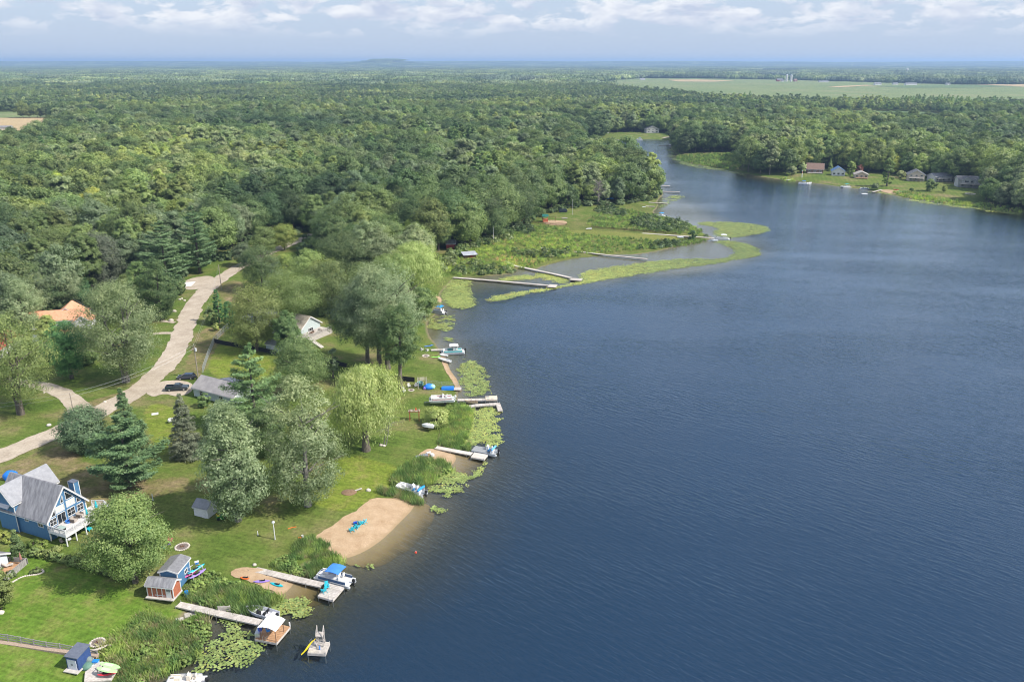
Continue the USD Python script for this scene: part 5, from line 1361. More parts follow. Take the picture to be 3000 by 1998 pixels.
d3 = dock('pale plank dock beside the open sandy cove', Zp('l', [(1040, 235), (1660, 350)]), 1.3, m=mat('new_deck_boards', (.50, .45, .40), .8, (.57, .52, .47), 2, vary=.06))
platform(d3, Zp('l', [(1640, 405), (1868, 445), (1930, 365), (1700, 325)]), .58, 9, mat('new_deck_boards', (.5, .45, .4)))
d4 = dock('narrow dock behind the tan rowboat by the trailered pontoon', Zp('k', [(945, 325), (1590, 312)]), 1.2)
fl = thing('swim_float', 'pale yellow swim float with dark mats at the dock end', 'swim float', (*Zp('k', [(1595, 322)], .4)[0], 0))
platform(fl, Zp('k', [(1590, 322), (1858, 318), (1850, 228), (1590, 240)], .45), .45, 6, mat('cream_plastic', (.72, .58, .38), .6, (.76, .63, .44), 2), .35)
_o = np.array(Zp('k', [(1595, 322)], .4)[0])
for x, y in ((1635, 252), (1645, 298), (1738, 296)):
    part('mat', MB().box(*(np.array(Zp('k', [(x, y)], .5)[0]) - _o), .50, .8, .5, .04), mat('grey_blue_mat', (.16, .19, .28), .8), fl)
d5 = dock('L shaped grey dock at the edge of the lily bed', Zp('k', [(1175, 480), (1350, 448), (1850, 415)]) + Zp('k', [(1880, 418)]), 1.3)
platform(d5, Zp('k', [(1868, 566), (1980, 560), (1915, 392), (1820, 398)]), .56, 9)
d6 = dock('short pale dock beside the teal pontoon', Zp('6', [(660, 442), (985, 428)]), 1.2)
d7 = dock('short weathered dock stub in the reeds behind the long beach', Zp('l', [(65, 945), (340, 1020)]), 1.3)
dock('straight grey dock through the lily pools nearest the marsh willow', Zp('c', [(175, 590), (460, 612), (800, 642)], .5), 1.5, .5, 2.4, fine=False)
_t = dock('square end platform of the straight pool dock', Zp('c', [(800, 644), (855, 648)], .5), 4.0, .52, 1.0, fine=False)
dock('curving grey boardwalk from the little hut across the sedge to the pool edge', Zp('c', [(318, 444), (400, 452), (470, 470), (530, 490), (575, 512), (700, 538), (830, 565), (950, 592)], .6), 1.6, .6, 2.4, fine=False)
dock('square end platform of the curving boardwalk', Zp('c', [(945, 601), (1020, 607)], .5), 3.4, .56, 1.0, fine=False)
dock('low boardwalk at the back of the shrubby marsh', Zp('c', [(540, 378), (600, 384), (800, 402)], 1.2), 1.5, 1.25, 2.6, fine=False)
dock('thin boardwalk from the marsh shrubs into the shallow pool', Zp('c', [(940, 418), (1050, 428), (1200, 445), (1450, 470)], .6), 1.3, .7, 2.6, fine=False)
dock('very long straight boardwalk across the meadow to the boats at the point', Zp('c', [(550, 240), (860, 262), (1000, 272), (1300, 292), (1700, 320), (1890, 332)], 1.3), 1.7, 1.35, 3.2, fine=False)
dock('short boardwalk in the upper marsh behind the playset', Zp('c', [(1040, 181), (1110, 185), (1210, 195)], 1.4), 1.6, 1.5, 3.0, fine=False)
for lab, k, a, b in [('dock with a small boat lift in the upper cove', 'c', (1460, 98), (1585, 106)), ('dock with a white bench in the upper cove', 'c', (1385, 121), (1500, 126)), ('dock below the lakeside willows', 'c', (1550, 26), (1665, 31)), ('stubby dock under the pale willow', 'd', (432, 353), (476, 355)),
                     ('dark dock on the lawn shore across the lake', 'e', (865, 381), (985, 350)), ('white swim dock at the left of the far lawn', 'e', (20, 266), (72, 257)), ('dock at the mouth of the inlet', 'd', (418, 139), (490, 139)), ('dock before the blue house at the inlet', 'd', (160, 108), (205, 108))]:
    A_, B_ = Z(k, *a, .5), Z(k, *b, .5)
    dock(lab, [A_, B_], 1.6 if k != 'd' else 2.2, .6, 3.0, m=white if 'white swim' in lab else None, fine=False)

# ---------------------------------------------------------------- boats
def hull_loft(L, W, H, n=11, bow=.5, flat=.75, keel=0.0, inner=False, t=.05):
    """Rings of an open boat from stern (-x) to bow (+x)."""
    rings = []
    for i in range(n):
        u = i / (n - 1)
        w = W / 2 * (1 if u < bow else max(.03, math.cos((u - bow) / (1 - bow) * math.pi / 2) ** .7)) * (.88 + .12 * min(1, u * 3))
        h = H * (1 + .25 * u * u); zb = keel + H * .45 * max(0, (u - bow) / (1 - bow)) ** 2
        rings.append([(-L / 2 + L * u, -w, h), (-L / 2 + L * u, -w * flat, zb + .04), (-L / 2 + L * u, 0, zb), (-L / 2 + L * u, w * flat, zb + .04), (-L / 2 + L * u, w, h),
                      (-L / 2 + L * u, w - t, h), (-L / 2 + L * u, (w - t) * flat, zb + .12), (-L / 2 + L * u, 0, zb + .09), (-L / 2 + L * u, -(w - t) * flat, zb + .12), (-L / 2 + L * u, -w + t, h)])
    return MB().loft(rings)


def outboard(t, x, z, m, s=1.0):
    o = part('outboard_motor', MB().loft([[(x + dx * s, y * s, z + zz * s) for dx, y in ((-.32, -.16), (.14, -.18), (.14, .18), (-.32, .16))] for zz in (.05, .42)] + [[(x + dx * s, y * s, z + .58 * s) for dx, y in ((-.22, -.1), (.08, -.1), (.08, .1), (-.22, .1))]]), m, t)
    part('drive_leg', MB().box(x - .05 * s, 0, z - .35 * s, .2 * s, .12 * s, .9 * s).box(x - .1 * s, 0, z - .75 * s, .4 * s, .10 * s, .12 * s), m, o)


def pontoon(name, label, k, a, b, z, fence, canopy=None, L=None, W=2.45, seat=None, deckm=None, stern_cover=None, motor=None, lift=0.0, flip=False, stripe=None, open_deck=False):
    """Pontoon boat; a, b: pixels of the bow and stern ends of the near tube."""
    A_, B_ = Z(k, *a, z), Z(k, *b, z)
    d = A_ - B_; L = L or float(np.hypot(d[0], d[1])); rz = math.atan2(d[1], d[0])
    mid = (A_ + B_) / 2; n = np.array([-math.sin(rz), math.cos(rz), 0])
    if n[1] < 0:
        n = -n
    mid = mid + n * W / 2
    t = thing(name, label, 'pontoon boat', (mid[0], mid[1], lift), rz)
    for s in (-1, 1):
        y = s * (W / 2 - .33)
        part('pontoon_tube', MB().tube([(-L / 2, y, .12), (-L / 2 + .15, y, .12), (L / 2 - .7, y, .12), (L / 2 - .25, y, .2), (L / 2, y, .36)], [.2, .3, .3, .24, .05], 10), alu, t, smooth=True)
    part('deck', B(0, 0, .50, L - .3, W, .10), deckm or mat('pale_vinyl_deck', (.55, .54, .52), .7, (.60, .59, .57), 3), t)
    part('rub_rail', MB().box(0, -W / 2 - .02, .50, L - .28, .05, .14).box(0, W / 2 + .02, .50, L - .28, .05, .14), alu, t)
    st = seat or mat('white_vinyl_seat', (.74, .73, .71), .5)
    x0, x1 = -L / 2 + .75, L / 2 - .55
    if not open_deck:
        hw = W / 2 - .14
        out = [(x0, -hw), (x1 - .5, -hw), (x1, -hw + .5), (x1, hw - .5), (x1 - .5, hw), (x0, hw)]
        for i, (p, q) in enumerate(zip(out[:-1], out[1:])):
            pn = part('fence_panel', MB().bar((*p, .82), (*q, .82), .05, .5), fence, t)
            part('fence_rail', MB().bar((*p, 1.10), (*q, 1.10), .08, .07), alu if not stripe else white, pn)
            if stripe:
                part('fence_stripe', MB().bar((*p, .78), (*q, .78), .065, .16), stripe, pn)
        part('bow_bench', MB().box(x1 - .75, -hw + .38, .76, 1.35, .55, .4).box(x1 - .35, 0, .76, .55, hw * 1.2, .4).box(x1 - .75, -hw + .14, 1.02, 1.35, .14, .34), st, t)
        part('bow_bench', MB().box(x1 - .75, hw - .38, .76, 1.35, .55, .4).box(x1 - .75, hw - .14, 1.02, 1.35, .14, .34), st, t)
    part('stern_bench', MB().box(x0 + .35, W / 2 - .5, .76, .6, .7, .42).box(x0 + .1, W / 2 - .7, 1.05, .16, 1.1, .4), st, t)
    part('console', MB().box(-.35, -W / 2 + .55, .95, .5, .7, .85).box(-.3, -W / 2 + .55, 1.5, .06, .6, .3), st, t)
    part('captain_chair', MB().box(-1.15, -W / 2 + .55, .9, .5, .5, .16).box(-1.38, -W / 2 + .55, 1.2, .12, .5, .5).box(-1.15, -W / 2 + .55, .7, .12, .12, .35), st, t)
    part('captain_chair', MB().box(-1.0, W / 2 - .75, .9, .5, .5, .16).box(-1.23, W / 2 - .75, 1.2, .12, .5, .5).box(-1.0, W / 2 - .75, .7, .12, .12, .35), mat('blue_seat', (.05, .20, .42), .6) if stern_cover else st, t)
    if canopy:
        cl, cm_ = (2.6 if L > 6 else 2.2), canopy
        xc = -.35
        rr = [[(xc - cl / 2 + cl * i / 6, y, 2.42 + .16 * math.sin(math.pi * i / 6) + .12 * (1 - (y / (W / 2)) ** 2)) for y in np.linspace(-W / 2, W / 2, 7)] for i in range(7)]
        tp = np.array(rr).reshape(-1, 3)
        f4 = [[i * 7 + j, i * 7 + j + 1, (i + 1) * 7 + j + 1, (i + 1) * 7 + j] for i in range(6) for j in range(6)]
        cpp = part('canopy', MB().add(tp, [q[::-1] for q in f4]).add(tp - [0, 0, .06], f4), cm_, t, smooth=True)
        for s in (-1, 1):
            for e in (-1, 1):
                part('canopy_pole', MB().tube([(xc, s * (W / 2 - .1), 1.1), (xc + e * cl * .46, s * (W / 2 - .08), 2.42)], .022, 5), steel, cpp)
    if stern_cover:
        part('folded_cover', MB().tube([(x0 + .2, -W / 2, 1.35), (x0 + .1, 0, 1.6), (x0 + .2, W / 2, 1.5)], [.2, .26, .2], 8), stern_cover, t, smooth=True)
    outboard(t, -L / 2 - .12, .75, motor or black)
    return t


blue_cloth = mat('blue_canvas', (.05, .20, .62), .75, (.06, .23, .68), 1.5)
sky_cloth = mat('bright_blue_canvas', (.02, .26, .70), .7)
boat_blue = mat('dark_blue_boat_panel', (.045, .085, .16), .35)
cream_panel = mat('white_boat_panel', (.72, .71, .69), .4)
maroon = mat('maroon_stripe', (.28, .03, .06), .4)
grey_deck = mat('grey_carpet_deck', (.22, .23, .24), .9, (.28, .29, .30), 4)
teal_panel = mat('teal_boat_panel', (.12, .40, .42), .4)
pontoon('pontoon_boat', 'pontoon boat with blue canopy moored at the end of the long dock', 'i', (518, 748), (1345, 965), .4, boat_blue, blue_cloth)
pontoon('pontoon_boat', 'pontoon boat with blue folded cover moored in the reeds beyond the long beach', 'l', (285, 955), (800, 1090), .4, cream_panel, None, stern_cover=sky_cloth, deckm=grey_deck)
pontoon('pontoon_boat', 'open grey decked pontoon boat moored beside the pale plank dock', 'l', (1635, 300), (2070, 375), .4, cream_panel, None, deckm=grey_deck, stern_cover=mat('pale_blue_canvas', (.12, .38, .72), .7), open_deck=True)
pb = pontoon('pontoon_boat', 'white pontoon boat with maroon stripe standing on a trailer on the lawn', 'k', (285, 430), (885, 405), 1.2, cream_panel, None, stripe=maroon, lift=1.55, motor=white)
part('trailer', MB().box(0, -.7, -.28, 6.0, .1, .12).box(0, .7, -.28, 6.0, .1, .12).box(3.6, 0, -.3, 1.6, .1, .1), steel, pb, label='grey trailer frame under the boat')
for s in (-1, 1):
    part('trailer_wheel', MB().tube([(-.8, s * 1.0, -.35), (-.8, s * 1.18, -.35)], .28, 12), black, pb)
pontoon('pontoon_boat', 'teal sided pontoon boat with white hard canopy at the short pale dock', '6', (835, 505), (1245, 488), .4, teal_panel, mat('white_canopy', (.74, .74, .76), .6))
pontoon('pontoon_boat', 'grey pontoon boat with blue canopy at the brown weed bank', 'm', (15, 425), (320, 465), .4, mat('grey_boat_panel', (.25, .26, .27), .4), sky_cloth)
pontoon('pontoon_boat', 'white pontoon boat moored at the end of the very long boardwalk', 'c', (1905, 338), (1988, 342), .4, cream_panel, mat('white_canopy', (.74, .74, .76)), L=6.5)
pontoon('pontoon_boat', 'blue covered pontoon boat in the upper cove', 'c', (1515, 190), (1552, 194), .4, cream_panel, sky_cloth, L=6.0)
pontoon('pontoon_boat', 'pontoon boat with faded blue canopy left on the far lawn shore', 'e', (140, 298), (215, 302), .4, cream_panel, blue_cloth, L=7.0)
pontoon('pontoon_boat', 'pontoon boat with teal canopy at the middle of the far lawn shore', 'e', (585, 335), (640, 333), .4, cream_panel, mat('teal_canvas', (.05, .35, .42), .7), L=6.5)
pontoon('pontoon_boat', 'uncovered pontoon boat by the shore bush across the lake', 'e', (745, 352), (825, 354), .4, boat_blue, None, L=6.5)
pontoon('pontoon_boat', 'pontoon boat with blue cover at the head of the inlet', 'd', (302, 108), (328, 108), .5, cream_panel, blue_cloth, L=7.0)
pontoon('pontoon_boat', 'pale pontoon boat at the mouth of the inlet', 'd', (472, 139), (497, 140), .5, cream_panel, mat('white_canopy', (.74, .74, .76)), L=7.0)
pontoon('pontoon_boat', 'cream seated pontoon boat cut by the bottom picture edge', '2', (1850, 1665), (2330, 1650), .4, cream_panel, None, seat=mat('cream_vinyl', (.66, .60, .50), .5))


def rowboat(name, label, k, bow, stern, z, m, W=1.35, H=.5, seats=2, flip=False, cat='rowboat', motor=False, inside=None, lift=0.0):
    A_, B_ = Z(k, *bow, z), Z(k, *stern, z); d = A_ - B_
    L = float(np.hypot(d[0], d[1])); mid = (A_ + B_) / 2
    t = thing(name, label, cat, (mid[0], mid[1], z - (0 if flip else H * .55) + lift), math.atan2(d[1], d[0]))
    h = hull_loft(L, W, H)
    if flip:
        v, f = h.get(); v = v * [1, -1, -1] + [0, 0, H * 1.05]
        h = (v, f)
    part('hull', h, m, t, smooth=40)
    if not flip:
        for i in range(seats):
            part('seat', B(-L * .32 + i * L * .5 / max(1, seats - .5), 0, H * .72, .28, W * .86, .05), inside or m, t)
    else:
        part('keel', MB().bar((-L * .45, 0, H * 1.02), (L * .3, 0, H * 1.0), .06, .08), m, t)
    if motor:
        outboard(t, -L / 2 - .05, H * .75, black, .9)
    return t, L


hullw = mat('white_hull', (.70, .71, .72), .4, (.64, .65, .66), 2)
fb, _L = rowboat('fishing_boat', 'grey aluminium fishing boat with console moored in the reeds by the dock', '3', (868, 722), (1218, 812), .35, mat('grey_boat_hull', (.50, .51, .56), .4, (.56, .57, .62), 2), 2.0, .75, 0, cat='fishing boat', motor=True)
part('casting_deck', MB().prism(Polygon([(1.0, -.8), (1.9, -.55), (2.35, -.1), (2.35, .1), (1.9, .55), (1.0, .8)]), .42, .50), mat('pale_grey_carpet', (.52, .52, .55), .9), fb)
part('floor', B(-.6, 0, .22, 3.2, 1.4, .06), mat('pale_grey_carpet', (.52, .52, .55)), fb)
part('console', MB().box(.1, .5, .65, .55, .45, .75).box(.3, .5, 1.12, .05, .42, .25), black, fb)
for y in (-.35, .45):
    part('pedestal_seat', MB().box(-.9, y, .72, .45, .45, .12).box(-1.12, y, .98, .1, .45, .45).box(-.9, y, .45, .1, .1, .5), black, fb)
part('stern_deck', B(-1.95, 0, .5, .7, 1.5, .06), mat('pale_grey_carpet', (.52, .52, .55)), fb)
rowboat('rowboat', 'tan rowboat with two seats moored beside the narrow dock', 'k', (1120, 360), (1412, 365), .35, mat('tan_hull', (.52, .40, .24), .5, (.58, .46, .3), 2), 1.6, .55, 3, inside=mat('brown_seat', (.2, .13, .08), .7))
rowboat('rowboat', 'overturned white rowboat lying on the grass by the creamy shrub', 'k', (125, 905), (415, 950), 1.5, hullw, 1.5, .55, flip=True)
rowboat('rowboat', 'white rowboat pulled up beside the light green kayak', 'm', (185, 1490), (470, 1560), .5, hullw, 1.4, .5, 2)
rowboat('rowboat', 'small pale dinghy alongside the teal pontoon boat', 'm', (220, 1410), (405, 1425), .35, hullw, 1.2, .45, 2)
rowboat('rowboat', 'small white runabout at the end of the very long boardwalk', 'c', (1868, 345), (1915, 348), .4, hullw, 1.9, .7, 2)
rowboat('rowboat', 'white rowboat lying beside the long boardwalk', 'c', (1645, 326), (1690, 326), 1.3, hullw, 1.5, .5, 2)
rowboat('rowboat', 'white bench boat on the upper cove dock', 'c', (1415, 129), (1440, 129), .6, hullw, 1.6, .6, 1)
rowboat('rowboat', 'yellow dinghy with white sail cover in the upper cove', 'c', (1425, 178), (1468, 180), .5, mat('yellow_hull', (.62, .46, .12), .5), 1.7, .6, 2)
rowboat('rowboat', 'small grey boat under the teal canopy pontoon', 'e', (545, 328), (585, 328), .4, hullw, 1.7, .6, 1)
rowboat('rowboat', 'small speedboat at the bow of the blue canopy pontoon on the far shore', 'e', (262, 290), (218, 296), .4, hullw, 2.0, .8, 1)
fr = thing('swim_raft', 'low white swim raft floating off the far lawn', 'swim raft', (*Z('e', 782, 398, .3)[:2], 0))
part('deck', B(0, 0, .35, 3.6, 3.0, .2), white, fr)
for s in (-1, 1):
    part('float', MB().tube([(-1.7, s * 1.1, .1), (1.7, s * 1.1, .1)], .22, 8), alu, fr)


def kayak(name, label, k, a, b, m, z=None, W=.72, H=.32, cat='kayak', board=False, group=None, world=None, rx=0.0):
    if world is None:
        A_, B_ = (G(k, *a), G(k, *b)) if z is None else (Z(k, *a, z), Z(k, *b, z))
    else:
        A_, B_ = map(np.array, world)
    d = A_ - B_; L = float(np.hypot(d[0], d[1])); mid = (A_ + B_) / 2
    t = thing(name, label, cat, (mid[0], mid[1], max(mid[2], .05) + .02), math.atan2(d[1], d[0]), group)
    rings = []
    for i in range(13):
        u = i / 12 * 2 - 1; w = W / 2 * max(.04, (1 - abs(u) ** 2.2)) ** (.8 if not board else .55); hh = H * (.55 + .45 * (1 - u * u)); zb = .10 * u * u if not board else .02 * u * u
        rings.append([(L / 2 * u, w * math.cos(q), zb + hh * (.5 + .5 * math.sin(q))) for q in np.linspace(0, 2 * math.pi, 9)[:-1]])
    part('hull', MB().loft(rings), m, t, smooth=50)
    if not board:
        an = np.linspace(0, 2 * math.pi, 13)[:-1]
        part('cockpit', MB().loft([[(-.1 + .55 * math.cos(q), W * .30 * math.sin(q), H * .96) for q in an], [(-.1 + .5 * math.cos(q), W * .25 * math.sin(q), H * 1.04) for q in an]]), black, t)
        part('seat_back', B(-.5, 0, H * 1.15, .08, W * .5, .22), black, t)
    else:
        part('deck_pad', B(-.2, 0, H * 1.0, L * .4, W * .6, .02), mat('pale_green_pad', (.48, .78, .40), .6), t)
        part('fin', B(-L * .42, 0, -.06, .18, .02, .12), black, t)
    return t


pl = lambda n, c, r=.38: mat(n, c, r)
violet, orange, pink = pl('violet_plastic', (.30, .20, .62)), pl('orange_plastic', (.75, .16, .03)), pl('pink_plastic', (.72, .10, .30))
kayak('kayak', 'orange kayak nosing out of the reeds on the small beach', '3', (800, 375), (905, 388), orange)
kayak('kayak', 'violet kayak at the edge of the small beach', '3', (950, 425), (1140, 412), violet)
kayak('kayak', 'turquoise kayak floating at the edge of the small beach', '3', (1140, 430), (1292, 482), aqua)
kayak('kayak', 'blue kayak lying on the grass above the teal pontoon', '6', (545, 388), (700, 372), pl('cobalt_plastic', (.05, .18, .55)))
kayak('kayak', 'lime green kayak beside the white rowboat', '6', (660, 570), (825, 572), pl('lime_plastic', (.30, .72, .12)))
# racks with kayaks beside the sheds
rk = thing('kayak_rack', 'pale pipe rack holding kayaks beside the blue shed', 'rack', (*G('3', 285, 375)[:2], 1.15), math.radians(65))
for y in (-.8, .8):
    for x in (-1.1, 1.1):
        part('upright', MB().tube([(x, y, 0), (x, y, 1.5)], .04, 6), white, rk)
for z in (.35, .95, 1.45):
    for x in (-1.1, 1.1):
        part('crossbar', MB().tube([(x, -.85, z), (x, .85, z)], .035, 6), white, rk)
for y in (-.8, .8):
    part('side_rail', MB().tube([(-1.15, y, 1.45), (1.15, y, 1.45)], .035, 6), white, rk)
_c = np.array([*G('3', 285, 375)[:2], 1.15]); _u = np.array([math.cos(math.radians(58)), math.sin(math.radians(58)), 0]); _n = np.array([_u[1], -_u[0], 0])
for lab, m_, off, z_, sh in [('pink kayak on the rack beside the blue shed', pink, -.25, .42, -.5), ('turquoise kayak on top of the rack beside the blue shed', aqua, .2, 1.0, .3), ('lilac kayak on the lake side of the rack', violet, .85, .45, .0)]:
    q = _c + _n * off + [0, 0, z_] + _u * sh
    kayak('kayak', lab, None, None, None, m_, world=(q + _u * 1.6, q - _u * 1.6), W=.75)
ck = thing('blue_tub', 'blue and white tub lying on the kayak rack', 'tub', (*(_c + _u * 1.0 - _n * .5)[:2], 2.65), .5)
part('tub', MB().loft([[(x, y, z) for x, y in ((-.3 * s, -.22 * s), (.3 * s, -.22 * s), (.3 * s, .22 * s), (-.3 * s, .22 * s))] for z, s in ((0, .8), (.4, 1))]), mat('bucket_blue', (.05, .2, .55), .4), ck); part('rim', MB().box(0, 0, .41, .68, .52, .05), white, ck)
# paddle boards and the red kayak on the little wooden landing at the bottom
structure('wooden_landing', MB().prism(Polygon(GW('2', [(975, 1600), (985, 1480), (1005, 1470), (1110, 1390), (1180, 1370), (1350, 1440), (1375, 1455), (1290, 1600)])), .9, 1.12), wood_grey)
rk = thing('board_rack', 'low wooden rack carrying the paddle boards', 'rack', (*G('2', 1225, 1500)[:2], 1.12), math.radians(-15))
for x in (-.9, .5):
    for y in (-.5, .5):
        part('upright', MB().box(x, y, .45, .08, .08, .9), wood_grey, rk)
    part('crossbar', MB().box(x, 0, .85, .07, 1.3, .07).box(x, 0, .3, .07, 1.2, .07), wood_grey, rk)
mint = pl('mint_green_board', (.40, .75, .28))
kayak('paddle_board', 'mint green paddle board at the back of the rack', '2', (1380, 1405), (1150, 1350), mint, z=2.2, W=.85, H=.13, cat='paddle board', board=True)
kayak('paddle_board', 'mint green paddle board at the front of the rack', '2', (1345, 1455), (1115, 1405), mint, z=2.2, W=.85, H=.13, cat='paddle board', board=True)
kayak('kayak', 'red kayak under the mint green paddle boards', '2', (1345, 1465), (1120, 1495), pl('red_plastic', (.62, .04, .06)), z=1.4)
# ---------------------------------------------------------------- vehicles
def vehicle(name, label, cat, p, rz, paint, prof, cab, W, wb, wr=.34, bed=None):
    t = thing(name, label, cat, p, rz)
    body = MB(); n = len(prof)
    rings = []
    for s, k in ((-1, .96), (-.9, 1.0), (.9, 1.0), (1, .96)):
        rings.append([(x, s * W / 2, .62 + (z - .62) * k) for x, z in prof])
    b = part('body', body.loft(rings), paint, t, smooth=25)
    r2 = []
    for z, ins in ((cab[0][1], .02), (cab[1][1], .20)):
        x0, x1 = (cab[0][0], cab[0][2]) if z == cab[0][1] else (cab[1][0], cab[1][2])
        r2.append([(x0, -W / 2 + ins + .03, z), (x1, -W / 2 + ins + .03, z), (x1, W / 2 - ins - .03, z), (x0, W / 2 - ins - .03, z)])
    part('window_band', MB().loft(r2), dark_glass, t)
    x0, z0, x1, z1 = cab[1][0], cab[1][1], cab[1][2], cab[1][1] + .07
    part('roof', MB().loft([[(x0 - .03, -W / 2 + .2, z0), (x1 + .03, -W / 2 + .2, z0), (x1 + .03, W / 2 - .2, z0), (x0 - .03, W / 2 - .2, z0)], [(x0 + .08, -W / 2 + .3, z1), (x1 - .08, -W / 2 + .3, z1), (x1 - .08, W / 2 - .3, z1), (x0 + .08, W / 2 - .3, z1)]]), paint, t)
    for y in (-1, 1):
        for a, c_ in ((cab[0][0], cab[1][0]), (cab[0][2], cab[1][2]), ((cab[0][0] + cab[0][2]) / 2, (cab[1][0] + cab[1][2]) / 2)):
            part('pillar', MB().bar((a, y * (W / 2 - .04), cab[0][1]), (c_, y * (W / 2 - .21), cab[1][1]), .09, .06), paint, t)
        part('mirror', B(cab[0][2] - .25, y * (W / 2 + .09), cab[0][1] + .08, .12, .2, .14), paint, t)
    for x in wb:
        for y in (-1, 1):
            w = part('wheel', MB().tube([(x, y * (W / 2 - .2), wr), (x, y * (W / 2 + .01), wr)], wr, 14), black, t)
            part('rim', MB().tube([(x, y * (W / 2 + .005), wr), (x, y * (W / 2 + .025), wr)], wr * .6, 10), steel, w)
    xf, xr = max(q[0] for q in prof), min(q[0] for q in prof)
    for y in (-1, 1):
        part('headlight', B(xf - .05, y * (W / 2 - .25), .78, .12, .32, .14), mat('lamp_glass', (.6, .62, .65), .15), t)
        part('tail_light', B(xr + .03, y * (W / 2 - .16), .88, .1, .14, .28), mat('red_lens', (.30, .01, .01), .25), t)
    if bed:
        part('bed', MB().box(bed[0], 0, .95, bed[1], W - .3, .06), black, t)
        for y in (-1, 1):
            part('bed_wall', B(bed[0], y * (W / 2 - .08), 1.08, bed[1], .1, .34), paint, t)
        part('tailgate', B(bed[0] - bed[1] / 2, 0, 1.08, .09, W - .2, .34), paint, t)
    return t


car_blue = mat('dark_blue_car_paint', (.018, .028, .050), .25, spec=.6, coat=.6)
car_teal = mat('dark_green_blue_car_paint', (.012, .026, .034), .25, spec=.6, coat=.6)
m_, a_, l_ = edge('8', (392, 553), (235, 553), 1.5)
vehicle('parked_suv', 'dark blue estate car parked on the grass beside the utility pole', 'car', (m_[0], m_[1] + .9, float(hgt(m_[0], m_[1])) + .06), a_ + .08, car_blue,
        [(-2.15, .35), (2.2, .35), (2.28, .62), (2.15, .88), (1.15, 1.02), (-2.1, 1.06), (-2.25, .7)], ((-2.05, 1.03, 1.25), (-1.75, 1.50, .35)), 1.82, (-1.35, 1.4))
m_, a_, l_ = edge('8', (110, 668), (335, 660), 1.5)
vehicle('pickup_truck', 'dark pickup truck on the gravel drive with its open bed toward the road', 'pickup truck', (m_[0], m_[1] + .9, float(hgt(m_[0], m_[1])) + .09), a_ + .05, car_teal,
        [(-2.75, .42), (2.8, .42), (2.86, .7), (2.7, .98), (1.5, 1.12), (.9, 1.16), (-.75, 1.12), (-.8, .93), (-2.75, .93)], ((-.75, 1.12, 1.35), (-.55, 1.66, .6)), 1.95, (-1.75, 1.8), .40, (-1.8, 1.95))
p = G('8', 410, 545)
sm = thing('grill', 'black grill standing behind the estate car', 'grill', p)
part('bowl', MB().box(0, 0, .85, .9, .55, .5), black, sm); part('leg', MB().box(-.35, 0, .3, .06, .4, .6).box(.35, 0, .3, .06, .4, .6), black, sm)
p = G('4', 385, 860)
tr = thing('garden_tractor', 'green garden tractor with yellow seat beside the white shed', 'tractor', p, .5)
gp = mat('tractor_green', (.03, .20, .03), .4); yp = mat('tractor_yellow', (.70, .52, .02), .4)
part('hood', MB().box(.45, 0, .62, .9, .55, .42), gp, tr); part('fender', MB().box(-.45, 0, .58, .7, .95, .25), gp, tr); part('seat', MB().box(-.45, 0, .82, .42, .45, .12).box(-.65, 0, 1.0, .1, .45, .35), yp, tr)
part('mower_deck', B(.1, 0, .22, .9, 1.15, .16), gp, tr)
for x, r in ((.65, .22), (-.5, .32)):
    for y in (-.42, .42):
        part('wheel', MB().tube([(x, y - .1, r), (x, y + .1, r)], r, 12), black, tr)

# ---------------------------------------------------------------- furniture
def adirondack(label, p, rz, m=aqua, group=None):
    t = thing('beach_chair', label, 'chair', p, rz, group)
    for i in range(4):
        part('seat_slat', B(.28 - i * .15, 0, .34 - i * .035, .13, .55, .03, ry=.25), m, t)
        part('back_slat', B(-.42, -.21 + i * .14, .62, .03, .12, .85, ry=-.35), m, t)
    for y in (-.33, .33):
        part('arm', B(-.05, y, .55, .75, .13, .03), m, t)
        part('leg', MB().box(.3, y, .27, .09, .04, .56).bar((-.6, y, .02), (.3, y, .36), .04, .1), m, t)
    return t


for i, (x, y, r, lab) in enumerate([(1880, 1005, 2.2, 'turquoise beach chair nearest the water in the group on the long beach'), (1905, 985, 2.6, 'turquoise beach chair second from the near end of the long beach group'), (1945, 968, 1.2, 'turquoise beach chair in the middle of the long beach group'), (1985, 930, .9, 'turquoise beach chair behind the middle one on the long beach'), (2025, 915, 2.7, 'pale blue tipped beach chair at the far end of the long beach group')]):
    adirondack(lab, G('4', x, y) + [0, 0, .1], r, aqua if i < 4 else mat('pale_turquoise_plastic', (.10, .55, .66), .4))
tb = thing('cool_box', 'blue cool box among the turquoise beach chairs', 'cool box', G('4', 1925, 925) + [0, 0, .1], .4)
part('box', B(0, 0, .2, .65, .4, .4), mat('royal_blue', (.02, .08, .45), .45), tb); part('lid', B(0, 0, .43, .68, .43, .06), mat('royal_blue', (.02, .08, .45)), tb)
adirondack('turquoise chair at the edge of the dock platform', (*Z('i', 775, 1060, .6)[:2], .62), 2.4)
adirondack('turquoise chair facing the other one on the dock platform', (*Z('i', 850, 975, .6)[:2], .62), -1.2)
for lab, x, y, r in [('white garden chair left of the lakeside fire pit', 512, 158, .3), ('white garden chair behind the lakeside fire pit', 582, 135, -1.2), ('pale garden chair nearest the grey arbour', 662, 130, -1.6), ('white garden chair in front of the lakeside fire pit', 525, 185, .9)]:
    adirondack(lab, G('5', x, y), r, white)
